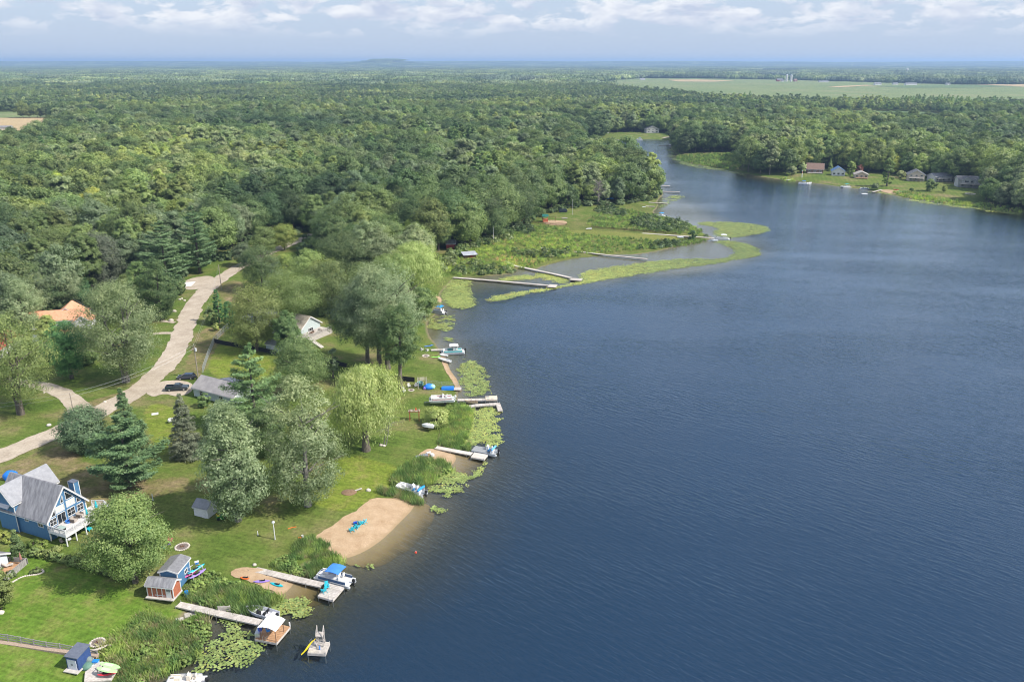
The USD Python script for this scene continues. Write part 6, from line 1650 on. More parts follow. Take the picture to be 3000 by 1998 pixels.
# deck and patio furniture of the blue house
for nm, lab, cat, x, y, z in [('armchair', 'grey cushioned armchair by the deck window of the blue house', 'armchair', 1.5, 5.2, DZ), ('armchair', 'grey cushioned sofa chair in the middle of the blue house deck', 'armchair', 1.9, 3.6, DZ)]:
    t = thing(nm, lab, cat, inloc(x, y, z), A_H + .3)
    part('seat', B(0, 0, .3, .8, .9, .3), grey_cush, t); part('backrest', B(-.4, 0, .65, .2, .9, .6), grey_cush, t); part('arm', MB().box(0, -.5, .45, .8, .14, .5).box(0, .5, .45, .8, .14, .5), mat('wicker', (.12, .10, .085), .9), t)
for lab, x, y, rr in [('folded turquoise parasol in the middle of the white deck', 3.3, 5.3, .22), ('folded turquoise parasol near the far end of the white deck', 3.0, 7.6, .30)]:
    t = thing('deck_parasol', lab, 'parasol', inloc(x, y, DZ))
    part('pole', MB().tube([(0, 0, 0), (0, 0, 2.5)], .03, 6), steel, t); part('canopy', MB().lathe([(.05, .8), (rr, .9), (rr * .6, 1.8), (.02, 2.45)], 12), aqua, t)
t = thing('paddling_pool', 'round blue tub on the deck by the patio door', 'tub', inloc(1.1, 3.1, DZ))
part('wall', MB().lathe([(.5, 0), (.55, .35), (.48, .35), (.44, .05), (.01, .05)], 16), mat('bucket_blue', (.05, .2, .55), .4), t)
t = thing('deck_table', 'low glass table with dark chairs at the near end of the deck', 'table', inloc(2.2, .9, DZ), A_H)
part('table_top', B(0, 0, .5, 1.5, .8, .04), mat('green_glass', (.30, .38, .35), .15), t); part('frame', MB().box(-.6, 0, .25, .06, .6, .5).box(.6, 0, .25, .06, .6, .5), black, t)
t = thing('deck_lounger', 'dark lounger beside the low glass table on the deck', 'lounger', inloc(1.0, .7, DZ), A_H + 1.2)
part('seat', B(0, 0, .3, 1.2, .6, .08), charcoal, t); part('backrest', B(-.8, 0, .55, .7, .6, .07, ry=.7), charcoal, t); part('frame', MB().box(.4, 0, .14, .05, .55, .3).box(-.5, 0, .14, .05, .55, .3), black, t)
t = thing('patio_chair', 'grey sling chair under the near corner of the deck', 'chair', inloc(2.2, .4, .08), A_H)
part('seat', B(0, 0, .4, .5, .55, .05), grey_cush, t); part('backrest', B(-.3, 0, .7, .06, .55, .6, ry=-.2), grey_cush, t); part('leg', MB().box(.2, 0, .2, .05, .5, .4).box(-.2, 0, .2, .05, .5, .4), black, t)
t = thing('barbecue', 'round white lidded kettle barbecue by the deck corner post', 'barbecue', inloc(3.7, .75, .08))
part('bowl', MB().lathe([(.05, .75), (.32, .9), (.36, 1.05)], 14), black, t); part('lid', MB().lathe([(.37, 1.05), (.3, 1.25), (.02, 1.36)], 14), white, t); part('leg', MB().tube([(.25, 0, 0), (0, 0, .8)], .02, 5).tube([(-.2, .2, 0), (0, 0, .8)], .02, 5).tube([(-.2, -.2, 0), (0, 0, .8)], .02, 5), steel, t)
t = thing('patio_toy', 'turquoise plastic play table under the far part of the deck', 'play table', inloc(3.2, 5.1, .08), A_H)
part('table_top', B(0, 0, .6, 1.3, .9, .12), aqua, t); part('leg', MB().box(-.5, -.3, .3, .1, .1, .6).box(.5, .3, .3, .1, .1, .6).box(-.5, .3, .3, .1, .1, .6).box(.5, -.3, .3, .1, .1, .6), aqua, t)
t = thing('blue_tarp_heap', 'heap under a bright blue tarpaulin behind the blue house', 'tarpaulin', G('1', 125, 400), .3)
_v, _f = rock(1.35, 5, .9); part('cover', (_v + [0, 0, .6], _f), mat('bright_blue_tarp', (.02, .17, .60), .5), t, smooth=True)

# toys by the fire pit
t = thing('toy_car', 'violet and green toy car on the lawn by the maple', 'toy', G('1', 1930, 1170), .6)
part('body', B(0, 0, .3, .9, .5, .35), pl('toy_violet', (.25, .12, .60)), t); part('roof', B(-.05, 0, .85, .55, .5, .06), pl('toy_green', (.40, .70, .10)), t); part('post', MB().box(-.3, 0, .65, .05, .45, .4).box(.22, 0, .65, .05, .45, .4), pl('toy_green', (.4, .7, .1)), t)
for x in (-.3, .3):
    part('wheel', MB().tube([(x, -.3, .13), (x, .3, .13)], .13, 10), black, t)
t = thing('toy_chair', 'pink toy armchair on the lawn by the maple', 'toy', G('1', 1958, 1110), .2)
part('seat', B(0, 0, .2, .6, .6, .35), pl('toy_pink', (.75, .08, .22)), t); part('backrest', B(-.3, 0, .5, .15, .6, .6), pl('toy_pink', (.75, .08, .22)), t)
t = thing('toy_slide', 'turquoise toy step at the edge of the maple crown', 'toy', G('1', 1872, 1198), .9)
part('step', MB().box(0, 0, .15, .6, .4, .3).box(-.15, 0, .4, .3, .4, .25), aqua, t)

# fire pits with their ring of stones
stone_m = mat('pale_stone', (.42, .37, .32), .85, (.56, .51, .45), 5, vary=.15)
ash = mat('ash', (.10, .08, .075), .95, (.25, .20, .18), 6)


def firepit(label, p, r, ry, n, seed):
    t = thing('fire_pit', label, 'fire pit', p)
    part('ash_bed', MB().lathe([(.01, .08), (r * .9, .06), (r, -.2)], 20), ash, t)
    rng = np.random.default_rng(seed)
    for i in range(n):
        a = i * 2 * math.pi / n
        v, f = rock(r * 2.6 / n * 1.3, seed * 31 + i, .6)
        part('stone', (v + [r * math.cos(a), r * ry * math.sin(a), .06], f), stone_m, t)
    for i in range(3):
        a = rng.uniform(0, 3)
        part('log', MB().tube([(-.4 * r * math.cos(a), -.4 * r * math.sin(a), .12), (.4 * r * math.cos(a), .4 * r * math.sin(a), .16)], .06, 6), wood_dark, t)


firepit('round stone fire pit on the lawn between maple and poplar', G('1', 2092, 1182), 1.15, 1.0, 20, 1)
firepit('stone ringed fire pit on the bottom lawn near the tall reeds', G('2', 1120, 1112), 1.0, .95, 18, 2)
firepit('small dark fire pit between the white garden chairs', G('5', 605, 170), .7, 1, 12, 3)
firepit('fire pit with brown dirt by the teal pontoon boat', G('6', 570, 545), .9, 1, 12, 4)
for i, (k, x, y, s) in enumerate([('7', 563, 968, .55), ('a', 1965, 945, .85), ('a', 2003, 838, .75), ('a', 2065, 700, .5), ('a', 2120, 712, .45), ('a', 2090, 690, .4), ('2', 15, 775, .5), ('7', 1205, 700, .4), ('7', 505, 592, .3), ('5', 260, 805, .4), ('5', 293, 812, .4), ('4', 2075, 540, .5), ('4', 768, 1392, .35)]):
    p = G(k, x, y)
    v, f = rock(s, 40 + i)
    single('boulder', (v + p + [0, 0, s * .3], f), stone_m, ['pale boulder on the verge left of the driveway mouth', 'large pale boulder on the verge beside the path', 'grey boulder on the verge above the path', 'left of three rocks below the concrete pad', 'right of three rocks below the concrete pad', 'rear of three rocks below the concrete pad', 'white rock at the left edge of the bottom lawn', 'rock on the bank beside the road junction', 'dark rock on the curve of the driveway', 'white stone left of the leaning dead stems', 'white stone right of the leaning dead stems', 'rock at the back corner of the long beach', 'pale rock at the land end of the long dock'][i], 'rock', smooth=True)
# stone edge of the garden bed
_e = smooth_line(GW('2', [(150, 415), (250, 355), (350, 340), (450, 330), (505, 300), (480, 275)]), 2, False)
structure('garden_bed', MB().prism(Polygon(np.vstack([GW('2', [(150, 415), (250, 355), (350, 340), (450, 330), (500, 300), (470, 265), (380, 235), (330, 200), (160, 390)])])).buffer(.05), .9, 1.33), mulch_mat)
eg = thing('bed_edging', 'curved edging of pale stones round the mulched garden bed', 'stone edging', (*_e[0], 0))
for i in range(26):
    q = _e[int(i / 25 * (len(_e) - 1))]
    v, f = rock(.2, 90 + i, .7); part('stone', (v + [*(q - _e[0]), 1.42], f), stone_m, eg)
for lab, x, y, h, r in [('leafy perennial in the mulched garden bed', 420, 305, .8, .9), ('pale shrub in front of the grey board fence', 130, 360, 1.3, .8)]:
    p = G('2', x, y)
    tree('garden_shrub', lab, p[0], p[1], 'bush', h, r, 'maple' if h < 1 else 'silver', int(x), n=1300, leaf=.18, base=.05, limbs=2, r0=.04, cat='shrub')
_e = smooth_line(GW('2', [(1040, 1240), (1130, 1230), (1200, 1200), (1270, 1185)]), 2, False)
rb = thing('stone_border', 'low border of stones where the bottom lawn meets the reeds', 'stone border', (*_e[0], 0))
for i in range(22):
    q = _e[int(i / 21 * (len(_e) - 1))]
    v, f = rock(.22, 130 + i, .7); part('stone', (v + [*(q - _e[0]), 1.2], f), stone_m, rb)
for lab, x, y in [('larger flat stone slab by the grey dock in the reeds', 230, 790), ('smaller flat stone slab by the grey dock in the reeds', 105, 850)]:
    p = G('3', x, y)
    single('stone_slab', MB().prism(shapely.affinity.rotate(shapely.box(p[0] - .9, p[1] - .6, p[0] + .9, p[1] + .6) if x > 200 else shapely.box(p[0] - .55, p[1] - .45, p[0] + .55, p[1] + .45), 25), float(p[2]) - .1, float(p[2]) + .1), wood_grey, lab, 'slab')

# posts, poles, wires
def pole(name, label, cat, k, x, y, h, r, m, arm=False, box=False):
    p = G(k, x, y)
    t = thing(name, label, cat, p)
    part('shaft', MB().tube([(0, 0, -.5), (0, 0, h)], [r, r * .7], 8), m, t)
    if box:
        part('transformer', MB().lathe([(.01, h - 1.9), (.26, h - 1.85), (.26, h - 1.0), (.01, h - .95)], 10, (.34, 0, 0)), mat('transformer_grey', (.55, .57, .58), .5), t)
        part('insulator', MB().tube([(0, 0, h), (0, 0, h + .25)], .05, 6), white, t)
    return p, h


pole_wood = mat('grey_pole_wood', (.22, .19, .16), .85, (.30, .26, .22), 3)
_pa = pole('utility_pole', 'utility pole with grey transformer behind the estate car', 'utility pole', '8', 440, 528, 9.5, .16, pole_wood, box=True)
_pb = pole('utility_pole', 'utility pole beside the column cedar at the far road bend', 'utility pole', 'b', 390, 520, 9.5, .16, pole_wood)
_pc = pole('utility_pole', 'thin grey utility pole behind the round evergreen by the junction', 'utility pole', '7', 862, 905, 7.0, .12, pole_wood)
wr = thing('power_line', 'thin power lines sagging along the road between the poles', 'power line', (0, 0, 0))
ends = [np.array([-150, 158, 10.0]), _pc[0] + [0, 0, _pc[1]], np.array([*(_pa[0][:2]), _pa[0][2] + 9.4]), _pb[0] + [0, 0, 9.4]]
for a, b in zip(ends[:-1], ends[1:]):
    for o in (0, .9):
        s = np.linspace(0, 1, 12)[:, None]
        pts = a + (b - a) * s - np.array([0, 0, 1.0]) * (1.4 * 4 * s * (1 - s)) - np.array([0, 0, o])
        part('wire', MB().tube(pts, .012, 4), steel, wr)
t = thing('lamp_post', 'white lamp post with round lamp on the lawn above the small beach', 'lamp post', G('4', 1003, 1098))
part('shaft', MB().tube([(0, 0, -.5), (0, 0, 3.4)], [.10, .07], 8), white, t); _lm = part('lamp', MB().lathe([(.01, 3.3), (.22, 3.4), (.30, 3.6), (.2, 3.8), (.01, 3.86)], 12), white, t); part('cap', MB().lathe([(.01, 3.9), (.16, 3.85)], 10), alu, _lm)
pole('white_post', 'short white pipe left of the lawn lamp post', 'post', '4', 806, 1048, .9, .10, white)
pole('white_post', 'white capped post on the grass below the big pine', 'post', '1', 1757, 650, 1.5, .10, white)
pole('birch_stem', 'bare white birch stem left in the marsh edge behind the red barn shed', 'dead tree', 'c', 438, 360, 8.0, .18, mat('birch_bark', (.62, .60, .57), .7))
pole('flag_pole', 'white flag pole on the lawn below the dead grey tree', 'flag pole', 'c', 958, 180, 8.5, .09, white)
t = thing('pool_noodle', 'orange foam noodle on the grass near the beach', 'foam noodle', G('4', 1198, 968) + [0, 0, .1], .5)
part('foam', MB().tube([(-.75, 0, 0), (0, .08, .02), (.75, 0, 0)], .06, 8), orange, t); part('end_cap', MB().tube([(.72, 0, 0), (.80, 0, 0)], .065, 8), mat('noodle_yellow', (.7, .45, .05)), t)
t = thing('sand_toy_boat', 'royal blue toy sled on the sand at the reed edge', 'sled', G('4', 1410, 1092) + [0, 0, .12], -.6)
part('shell', MB().loft([[(x, y, z) for x, y in ((-.6, -.3), (.5, -.3), (.65, 0), (.5, .3), (-.6, .3))] for z in (0, .18)]), mat('royal_blue', (.02, .08, .45), .45), t); part('rim', MB().box(0, 0, .2, 1.0, .1, .04), mat('green_rope', (.04, .30, .20)), t)
t = thing('sand_bucket', 'white bucket beside an orange shovel at the beach corner', 'bucket', G('4', 1320, 1070))
part('tub', MB().lathe([(.16, 0), (.22, .4), (.2, .4), (.15, .04), (.01, .04)], 12), white, t); part('shovel', B(-.45, -.3, .1, .5, .25, .06), orange, t)
t = thing('water_barrel', 'blue barrel at the reed edge below the red shed', 'barrel', G('3', 188, 580))
part('drum', MB().lathe([(.01, 0), (.32, 0), (.35, .3), (.32, .5), (.35, .7), (.32, 1.0), (.01, 1.02)], 14), mat('barrel_blue', (.02, .17, .42), .4), t); part('hoop', MB().lathe([(.355, .45), (.37, .5), (.355, .55)], 14), mat('barrel_blue', (.02, .17, .42)), t)
t = thing('wooden_crate', 'weathered slatted crate standing in the reeds by the fishing boat', 'crate', (*Z('3', 615, 735, .6)[:2], .3), .1)
for i in range(5):
    part('slat', B(0, 0, .1 + i * .2, 1.9, .06, .15), wood_grey, t)
for x in (-.9, 0, .9):
    part('upright', B(x, .06, .5, .08, .08, 1.1), wood_grey, t)
t = thing('storage_heap', 'green tarpaulin bundle beside the navy shed', 'tarpaulin', G('2', 1000, 1400))
_v, _f = rock(.9, 3, .6); part('cover', (_v + [0, 0, .3], _f), mat('green_tarp', (.08, .17, .13), .7, (.12, .22, .17), 4), t, smooth=True)
t = thing('covered_grill', 'grey green covered grill against the navy shed wall', 'grill', G('2', 1030, 1350))
_v, _f = rock(.62, 4, 1.0); part('cover', (_v + [0, 0, .6], _f), mat('grey_green_tarp', (.16, .20, .19), .7), t, smooth=True)
t = thing('blue_bin', 'blue lidded bin behind the navy shed', 'bin', G('2', 1108, 1370))
part('tub', MB().box(0, 0, .35, .75, .55, .7), mat('pale_blue_plastic', (.35, .50, .66), .4), t); part('lid', MB().box(0, 0, .76, .82, .62, .14), mat('bright_lid_blue', (.02, .20, .60), .4), t)
t = thing('white_sack', 'white sack with red print beside the green tarpaulin', 'sack', G('2', 1070, 1405))
_v, _f = rock(.34, 6, .9); part('sack', (_v + [0, 0, .25], _f), white, t, smooth=True); part('stripe', B(0, -.3, .3, .3, .05, .1), barn_red, t)
t = thing('shovel', 'orange shovel lying on the wooden landing', 'shovel', G('2', 1195, 1548) + [0, 0, .18], 1.2)
part('blade', B(0, 0, 0, .4, .3, .04), orange, t); part('shaft', MB().tube([(.2, 0, .02), (1.1, 0, .05)], .025, 5), wood_grey, t)
t = thing('propane_tank', 'white propane tank under the brown spruce on the lot', 'tank', G('7', 1978, 930), .5)
part('drum', MB().tube([(-.95, 0, .65), (-.75, 0, .65), (.75, 0, .65), (.95, 0, .65)], [.15, .5, .5, .15], 14), white, t, smooth=40); part('leg', MB().box(-.5, 0, .12, .1, .6, .3).box(.5, 0, .12, .1, .6, .3), steel, t)
t = thing('propane_tank', 'long white propane tank in the bushes above the terracotta roof', 'tank', G('a', 890, 640), .35)
part('drum', MB().tube([(-2.6, 0, 1.0), (-2.3, 0, 1.0), (2.3, 0, 1.0), (2.6, 0, 1.0)], [.2, .7, .7, .2], 14), white, t, smooth=40); part('leg', MB().box(-1.4, 0, .2, .1, .8, .5).box(1.4, 0, .2, .1, .8, .5), steel, t)
single('well_cover', B(*(G('7', 1780, 835) + [0, 0, .06]), 1.5, 1.2, .12, .4), mat('pale_cover', (.62, .60, .55), .7), 'pale flat cover on the grass of the pine lot', 'cover')
t = thing('dirt_mound', 'low brown dirt and log pile on the bright lawn near the reed dock', 'dirt pile', G('4', 1850, 560), .25)
_v, _f = rock(1.5, 9, .22); part('soil', (_v, _f), mat('brown_soil', (.16, .10, .06), .95, (.24, .16, .10), 4), t, smooth=True); part('log', MB().tube([(1.2, .2, .15), (2.6, .7, .2)], .16, 7), wood_grey, t)
for lab, k, x, y, z_ in [('red marker buoy floating off the long beach', 'D', 956, 1270, 0.0)]:
    t = thing('buoy', lab, 'buoy', (*Z(k, x, y, 0)[:2], 0)); part('ball', MB().lathe([(.01, -.15), (.2, 0), (.2, .15), (.01, .32)], 12), mat('buoy_red', (.6, .05, .02), .4), t); part('ring', MB().lathe([(.03, .30), (.08, .36), (.03, .42)], 8), steel, t)

# rock and log border by the road tree, leaning dead stems, red arbour, grey arbour
t = thing('leaning_trunks', 'two leaning bare pale stems with dead crown beside the willow', 'dead tree', G('5', 288, 800))
for dx in (0, .55):
    part('stem', MB().tube([(dx, 0, -.3), (dx + .7, .6, 3.6), (dx + 1.0, 1.2, 7.0)], [.14, .11, .04], 6), pale_bark, t)
_r = np.random.default_rng(8)
tw = MB()
for i in range(46):
    o = np.array([.9, .8, 4.6]) + _r.normal(size=3) * [.5, .5, .8]; e = o + _r.normal(size=3) * [1.1, 1.1, .8]
    tw.tube([o, (o + e) / 2 + _r.normal(size=3) * .2, e], [.05, .04, .015], 4, False)
part('twigs', tw, pale_bark, t)
t = thing('red_arbour', 'red wooden garden arbour with slatted top by the creamy shrub', 'arbour', G('5', 645, 515), .05)
rw = mat('red_stained_wood', (.36, .10, .05), .7, (.44, .14, .08), 4)
for x in (-1.1, 1.1):
    for y in (-.4, .4):
        part('post', B(x, y, 1.2, .14, .14, 2.5), rw, t)
for y in (-.42, .42):
    part('beam', B(0, y, 2.45, 2.9, .1, .18), rw, t)
for i in range(9):
    part('slat', B(-1.25 + i * .31, 0, 2.58, .10, 1.3, .10), wood_grey, t)
part('cross_tie', MB().box(-1.1, 0, 1.2, .08, .7, .1).box(1.1, 0, 1.2, .08, .7, .1), rw, t)
single('red_pennant', MB().slab([tuple(G('5', 655, 515) + [0, 0, 2.7]), tuple(G('5', 655, 515) + [.5, 0, 2.7]), tuple(G('5', 655, 515) + [.2, 0, 3.5])], .05), mat('signal_orange', (.75, .15, .04), .6), 'orange red pennant on top of the red arbour', 'pennant')
t = thing('grey_arbour', 'grey lattice pergola shading a turquoise tub on the lakeside lawn', 'pergola', G('5', 735, 140), .1)
for x in (-1.0, 1.0):
    for y in (-.9, .9):
        part('post', B(x, y, 1.2, .12, .12, 2.5), wood_grey, t)
for i in range(8):
    part('slat', B(-1.1 + i * .31, 0, 2.5, .09, 2.4, .09), wood_grey, t)
part('lattice', MB().box(1.06, 0, 1.2, .04, 1.8, 2.2), white, t)
t = thing('hot_tub', 'turquoise tub under the grey pergola', 'tub', G('5', 710, 110) + [0, 0, .05]); part('wall', MB().lathe([(.8, 0), (.85, .8), (.75, .8), (.7, .3), (.01, .3)], 16), mat('sea_green_tub', (.16, .36, .36), .5), t); part('rim', MB().lathe([(.78, .8), (.82, .86), (.88, .8)], 16), wood_grey, t)
t = thing('pedal_boat', 'upturned blue and mint pedal boat with violet side on the lawn', 'pedal boat', G('5', 808, 150), .25)
_v, _f = rock(1.35, 12, .62); part('hull', (_v + [0, 0, .6], _f), mat('bright_blue_tarp', (.02, .17, .60), .5), t, smooth=True)
_v, _f = rock(.75, 13, .9); part('float', (_v + [.95, -.35, .55], _f), mat('mint_plastic', (.30, .68, .66), .4), t, smooth=True); _v, _f = rock(.5, 14, .9); part('float', (_v + [-1.1, -.5, .4], _f), violet, t, smooth=True)
t = thing('blue_tarp_boat', 'flat boat under blue tarpaulin with grey ramp at the lawn edge', 'tarpaulin', G('5', 1040, 160) + [0, 0, .1], .0)
part('cover', MB().loft([[(x, y * s, z) for y in (-.9, .9) for x in ((-1.9, 1.3) if y < 0 else (1.3, -1.9))] for z, s in ((0, 1), (.45, .85), (.6, .4))]), mat('bright_blue_tarp', (.02, .17, .60), .5), t)
for i in range(4):
    part('fold', MB().tube([(-1.7, -.7 + i * .45, .5), (1.2, -.7 + i * .45, .55)], .07, 6), mat('bright_blue_tarp', (.02, .17, .60)), t)
part('ramp', MB().box(2.3, 0, .1, 1.9, 1.9, .12), wood_grey, t)
t = thing('water_toy', 'grey rowing shell and white toys on the sandy cove', 'rowing shell', G('l', 800, 410) + [0, 0, .12], .5)
part('shell', MB().loft([[(x, y * s, z) for x, y in ((-1.3, -.55), (1.2, -.6), (1.4, 0), (1.2, .6), (-1.3, .55))] for z, s in ((0, .8), (.35, 1))]), mat('slate_plastic', (.20, .21, .24), .5), t)
part('toy', MB().box(1.9, .7, .3, 1.0, .35, .3).box(2.2, -.6, .25, .7, 1.0, .4), white, t)
for lab, x, y in [('jumble of white and red garden seats by the teal pontoon fire pit', 505, 445), ('pale stacked chair by the teal pontoon fire pit', 600, 460)]:
    adirondack(lab, G('6', x, y), .8, white)

# swim raft with slide and diving tower
_q = [Z('j', x, y, .5) for x, y in ((1575, 1040), (1985, 1055), (2085, 790), (1670, 765))]
t = thing('slide_raft', 'grey floating swim raft with yellow slide and tall wooden tower', 'swim raft', (*_q[0][:2], 0))
platform(t, _q, .55, 11, wood_grey, .4)
_o = _q[0][:2]; _A, _Bq, _C, _D = [q[:2] - _o for q in _q]
_at = lambda u, v: _A + (_Bq - _A) * u + (_D - _A) * v
for u in (.40, .78):
    part('tower_post', MB().bar((*_at(u, .92), .5), (*_at(u, .92), 3.6), .11), wood_grey, t)
    part('tower_post', MB().bar((*_at(u, .55), .5), (*_at(u, .62), 2.4), .11), wood_grey, t)
    part('tower_rail', MB().bar((*_at(u, .92), 3.55), (*_at(u, .50), 2.5), .09), wood_grey, t)
    part('tower_brace', MB().bar((*_at(u, .92), .6), (*_at(u, .58), 2.0), .08), wood_grey, t)
for i in range(4):
    part('rung', MB().bar((*_at(.40, .56), .9 + i * .42), (*_at(.78, .56), .9 + i * .42), .1, .06), wood_grey, t)
for i in range(6):
    part('tower_board', MB().bar((*_at(.38, .56 + i * .07), 2.4), (*_at(.80, .56 + i * .07), 2.4), .16, .06), wood_grey, t)
yl = mat('yellow_slide', (.78, .60, .02), .35)
_p = [np.array([*_at(.30, .45), 1.9]), np.array([*_at(.12, .32), 1.5]), np.array([*_at(-.12, .12), .7]), np.array([*_at(-.28, .0), .35])]
sl = MB(); rr = []
_sd = np.array([.35, .55, 0]); _sd /= np.linalg.norm(_sd)
for q in _p:
    rr.append([q + _sd * .28 + [0, 0, .16], q + _sd * .24, q - _sd * .24, q - _sd * .28 + [0, 0, .16], q - _sd * .31 + [0, 0, .14], q - _sd * .26 - [0, 0, .05], q + _sd * .26 - [0, 0, .05], q + _sd * .31 + [0, 0, .14]])
part('slide', sl.loft(rr), yl, t)
part('slide_ladder', MB().bar((*_at(.52, .50), .5), (*_at(.32, .45), 1.9), .07).bar((*_at(.55, .36), .5), (*_at(.34, .36), 1.9), .07).bar((*_at(.50, .48), .9), (*_at(.52, .36), .9), .05).bar((*_at(.42, .46), 1.4), (*_at(.44, .36), 1.4), .05), wood_grey, t)
part('grab_rail', MB().tube([(*_at(.02, .72), .5), (*_at(-.04, .75), 1.1), (*_at(.02, .95), 1.1), (*_at(.06, .95), .5)], .035, 6), steel, t)
part('winch', MB().tube([(*_at(.62, .30), .6), (*_at(.62, .30), 1.2)], .1, 8), mat('bucket_blue', (.05, .2, .55)), t)

# ---------------------------------------------------------------- fences
def fence(label, pts, h, kind, m, name='fence', step=2.4, ext=0.0):
    p = [np.array(q, float) for q in pts]
    t = thing(name, label, 'fence', p[0])
    for a, b in zip(p[:-1], p[1:]):
        L = np.linalg.norm((b - a)[:2]); k = max(1, round(L / step))
        for i in range(k):
            c, d = a + (b - a) * i / k - p[0], a + (b - a) * (i + 1) / k - p[0]
            part('post', MB().bar(c - [0, 0, .3], c + [0, 0, h + .05], .13 if kind == 'rail' else .08), m, t)
            if kind == 'rail':
                for z in (.42, .82, 1.18):
                    part('rail', MB().bar(c + [0, 0, z * h / 1.25], d + [0, 0, z * h / 1.25], .06, .15), m, t)
            elif kind == 'panel':
                part('panel', MB().bar(c + [0, 0, h / 2], d + [0, 0, h / 2], .05, h), m, t)
            else:
                w = MB(); n = max(2, int(L / k / .22))
                for j in range(n + 1):
                    e = c + (d - c) * j / n
                    w.bar(e, e + [0, 0, h], .018)
                for z in (.05, h * .5, h):
                    w.bar(c + [0, 0, z], d + [0, 0, z], .03)
                part('mesh_panel', w, m, t)
    part('post', MB().bar(p[-1] - p[0] - [0, 0, .3], p[-1] - p[0] + [0, 0, h + .05], .1), m, t)
    return t


fence('grey split rail fence between the two bottom lawns', [G('2', x, y) for x, y in ((-140, 1070), (100, 1100), (250, 1128), (545, 1185), (700, 1205), (850, 1235), (1030, 1270), (1130, 1290))], 1.25, 'rail', fm, 'rail_fence', 2.3)
structure('gravel_strip', MB().prism(Polygon(ribbon(GW('2', [(-140, 1085), (100, 1118), (545, 1200), (850, 1250), (1130, 1300)]), .7)).buffer(.01), .9, 1.30), mat('gravel_edge', (.30, .22, .16), .9, (.40, .32, .25), 6))
chain = mat('chain_link_steel', (.42, .45, .46), .5, metal=.3)
fence('tall chain link fence along the road side of the bright yard', [G('8', x, y) for x, y in ((485, 478), (535, 330), (598, 180), (690, 80), (775, 12))], 1.8, 'mesh', chain, 'mesh_fence', 3.0)
blk = mat('black_screen_fabric', (.014, .015, .018), .8)
fence('black screened fence along the far side of the bright yard', [G('8', x, y) for x, y in ((600, 182), (700, 205), (860, 232), (1020, 260), (1200, 298))], 1.3, 'panel', blk, 'screen_fence', 3.0)
fence('black screened fence crossing the shaded lawn behind the maples', [G('8', x, y) for x, y in ((1590, 345), (1750, 385), (1905, 430))], 1.3, 'panel', blk, 'screen_fence', 3.0)
fence('black screened fence end beside the slender cottonwood', [G('6', x, y) for x, y in ((-120, 935), (20, 962), (180, 978), (378, 995))], 1.4, 'panel', blk, 'screen_fence', 3.0)
fence('light wire fence across the lawn to the lily shore', [G('6', x, y) for x, y in ((580, 1020), (850, 1052), (1140, 1070))], 1.0, 'mesh', chain, 'mesh_fence', 4.0)
fence('brown board fence at the wood edge above the marsh', [G('c', x, y) for x, y in ((535, 232), (600, 233), (685, 236))], 2.6, 'panel', mat('red_brown_boards', (.30, .12, .06), .8, (.36, .16, .08), 2), 'board_fence', 3.5)
fence('dark rail fence along the long boardwalk in the meadow', [G('c', x, y) for x, y in ((1080, 268), (1300, 284), (1500, 300), (1640, 310))], 1.2, 'rail', wood_dark, 'rail_fence', 5.0)
fence('dark rail fence between the playset sand and the marsh', [G('c', x, y) for x, y in ((690, 236), (780, 244), (920, 250))], 1.2, 'rail', wood_dark, 'rail_fence', 5.0)

# ---------------------------------------------------------------- marsh and far odds and ends
t = thing('playset', 'wooden playset with green roof and swing beam by the sandy play area', 'playset', G('c', 778, 225), .1, scale=.64)
for x in (-2, 2):
    for y in (-2, 2):
        part('post', B(x, y, 2.4, .25, .25, 4.8), rw, t)
part('platform', B(0, 0, 2.2, 4.4, 4.4, .25), rw, t); part('wall', MB().box(0, -2.1, 1.2, 4.0, .1, 1.8).box(-2.1, 0, 2.9, .1, 4.0, 1.2), rw, t)
part('roof', MB().slab([(-2.6, -2.6, 4.7), (2.6, -2.6, 4.7), (2.6, 0, 6.4), (-2.6, 0, 6.4)], .12).slab([(2.6, 2.6, 4.7), (-2.6, 2.6, 4.7), (-2.6, 0, 6.4), (2.6, 0, 6.4)], .12), mat('green_canvas_roof', (.012, .12, .095), .6), t)
part('swing_beam', MB().bar((2, 0, 4.4), (8.5, 0, 4.4), .22).bar((8.5, -1.6, 0), (8.5, 0, 4.4), .18).bar((8.5, 1.6, 0), (8.5, 0, 4.4), .18), wood_dark, t)
for x in (3.8, 6.2):
    part('swing', MB().bar((x - .25, 0, .8), (x - .25, 0, 4.4), .03).bar((x + .25, 0, .8), (x + .25, 0, 4.4), .03).box(x, 0, .75, .6, .3, .06), black, t)
t = thing('boat_hut', 'low weathered hut with a patched grey roof at the start of the curving boardwalk', 'hut', G('c', 280, 462), .3)
part('wall', B(0, 0, .9, 5.2, 4.0, 1.8), wood_dark, t); part('roof', MB().slab([(-3.2, -2.6, 1.9), (3.2, -2.6, 1.9), (3.2, 2.6, 2.4), (-3.2, 2.6, 2.4)], .15), mat('patched_roof', (.25, .27, .32), .7, (.42, .43, .46), .8), t); part('door', B(.5, -2.02, .8, 1.0, .06, 1.6), barn_red, t)
for lab, k, x, y in [('dark parked vehicle under the trees beside the playset lawn', 'c', 895, 163)]:
    t = thing('dark_van', lab, 'van', G(k, x, y), .1); part('body', MB().loft([[(a, b, z) for a, b in ((-2.4 * s, -1), (2.4 * s, -1), (2.4 * s, 1), (-2.4 * s, 1))] for z, s in ((.4, 1), (1.3, 1), (2.0, .8))]), car_blue, t)
    for x_ in (-1.5, 1.5):
        part('wheel', MB().tube([(x_, -1.05, .38), (x_, 1.05, .38)], .38, 12), black, t)
t = thing('blue_tent', 'bright blue tent beside the dead grey tree', 'tent', G('c', 1195, 72), .2)
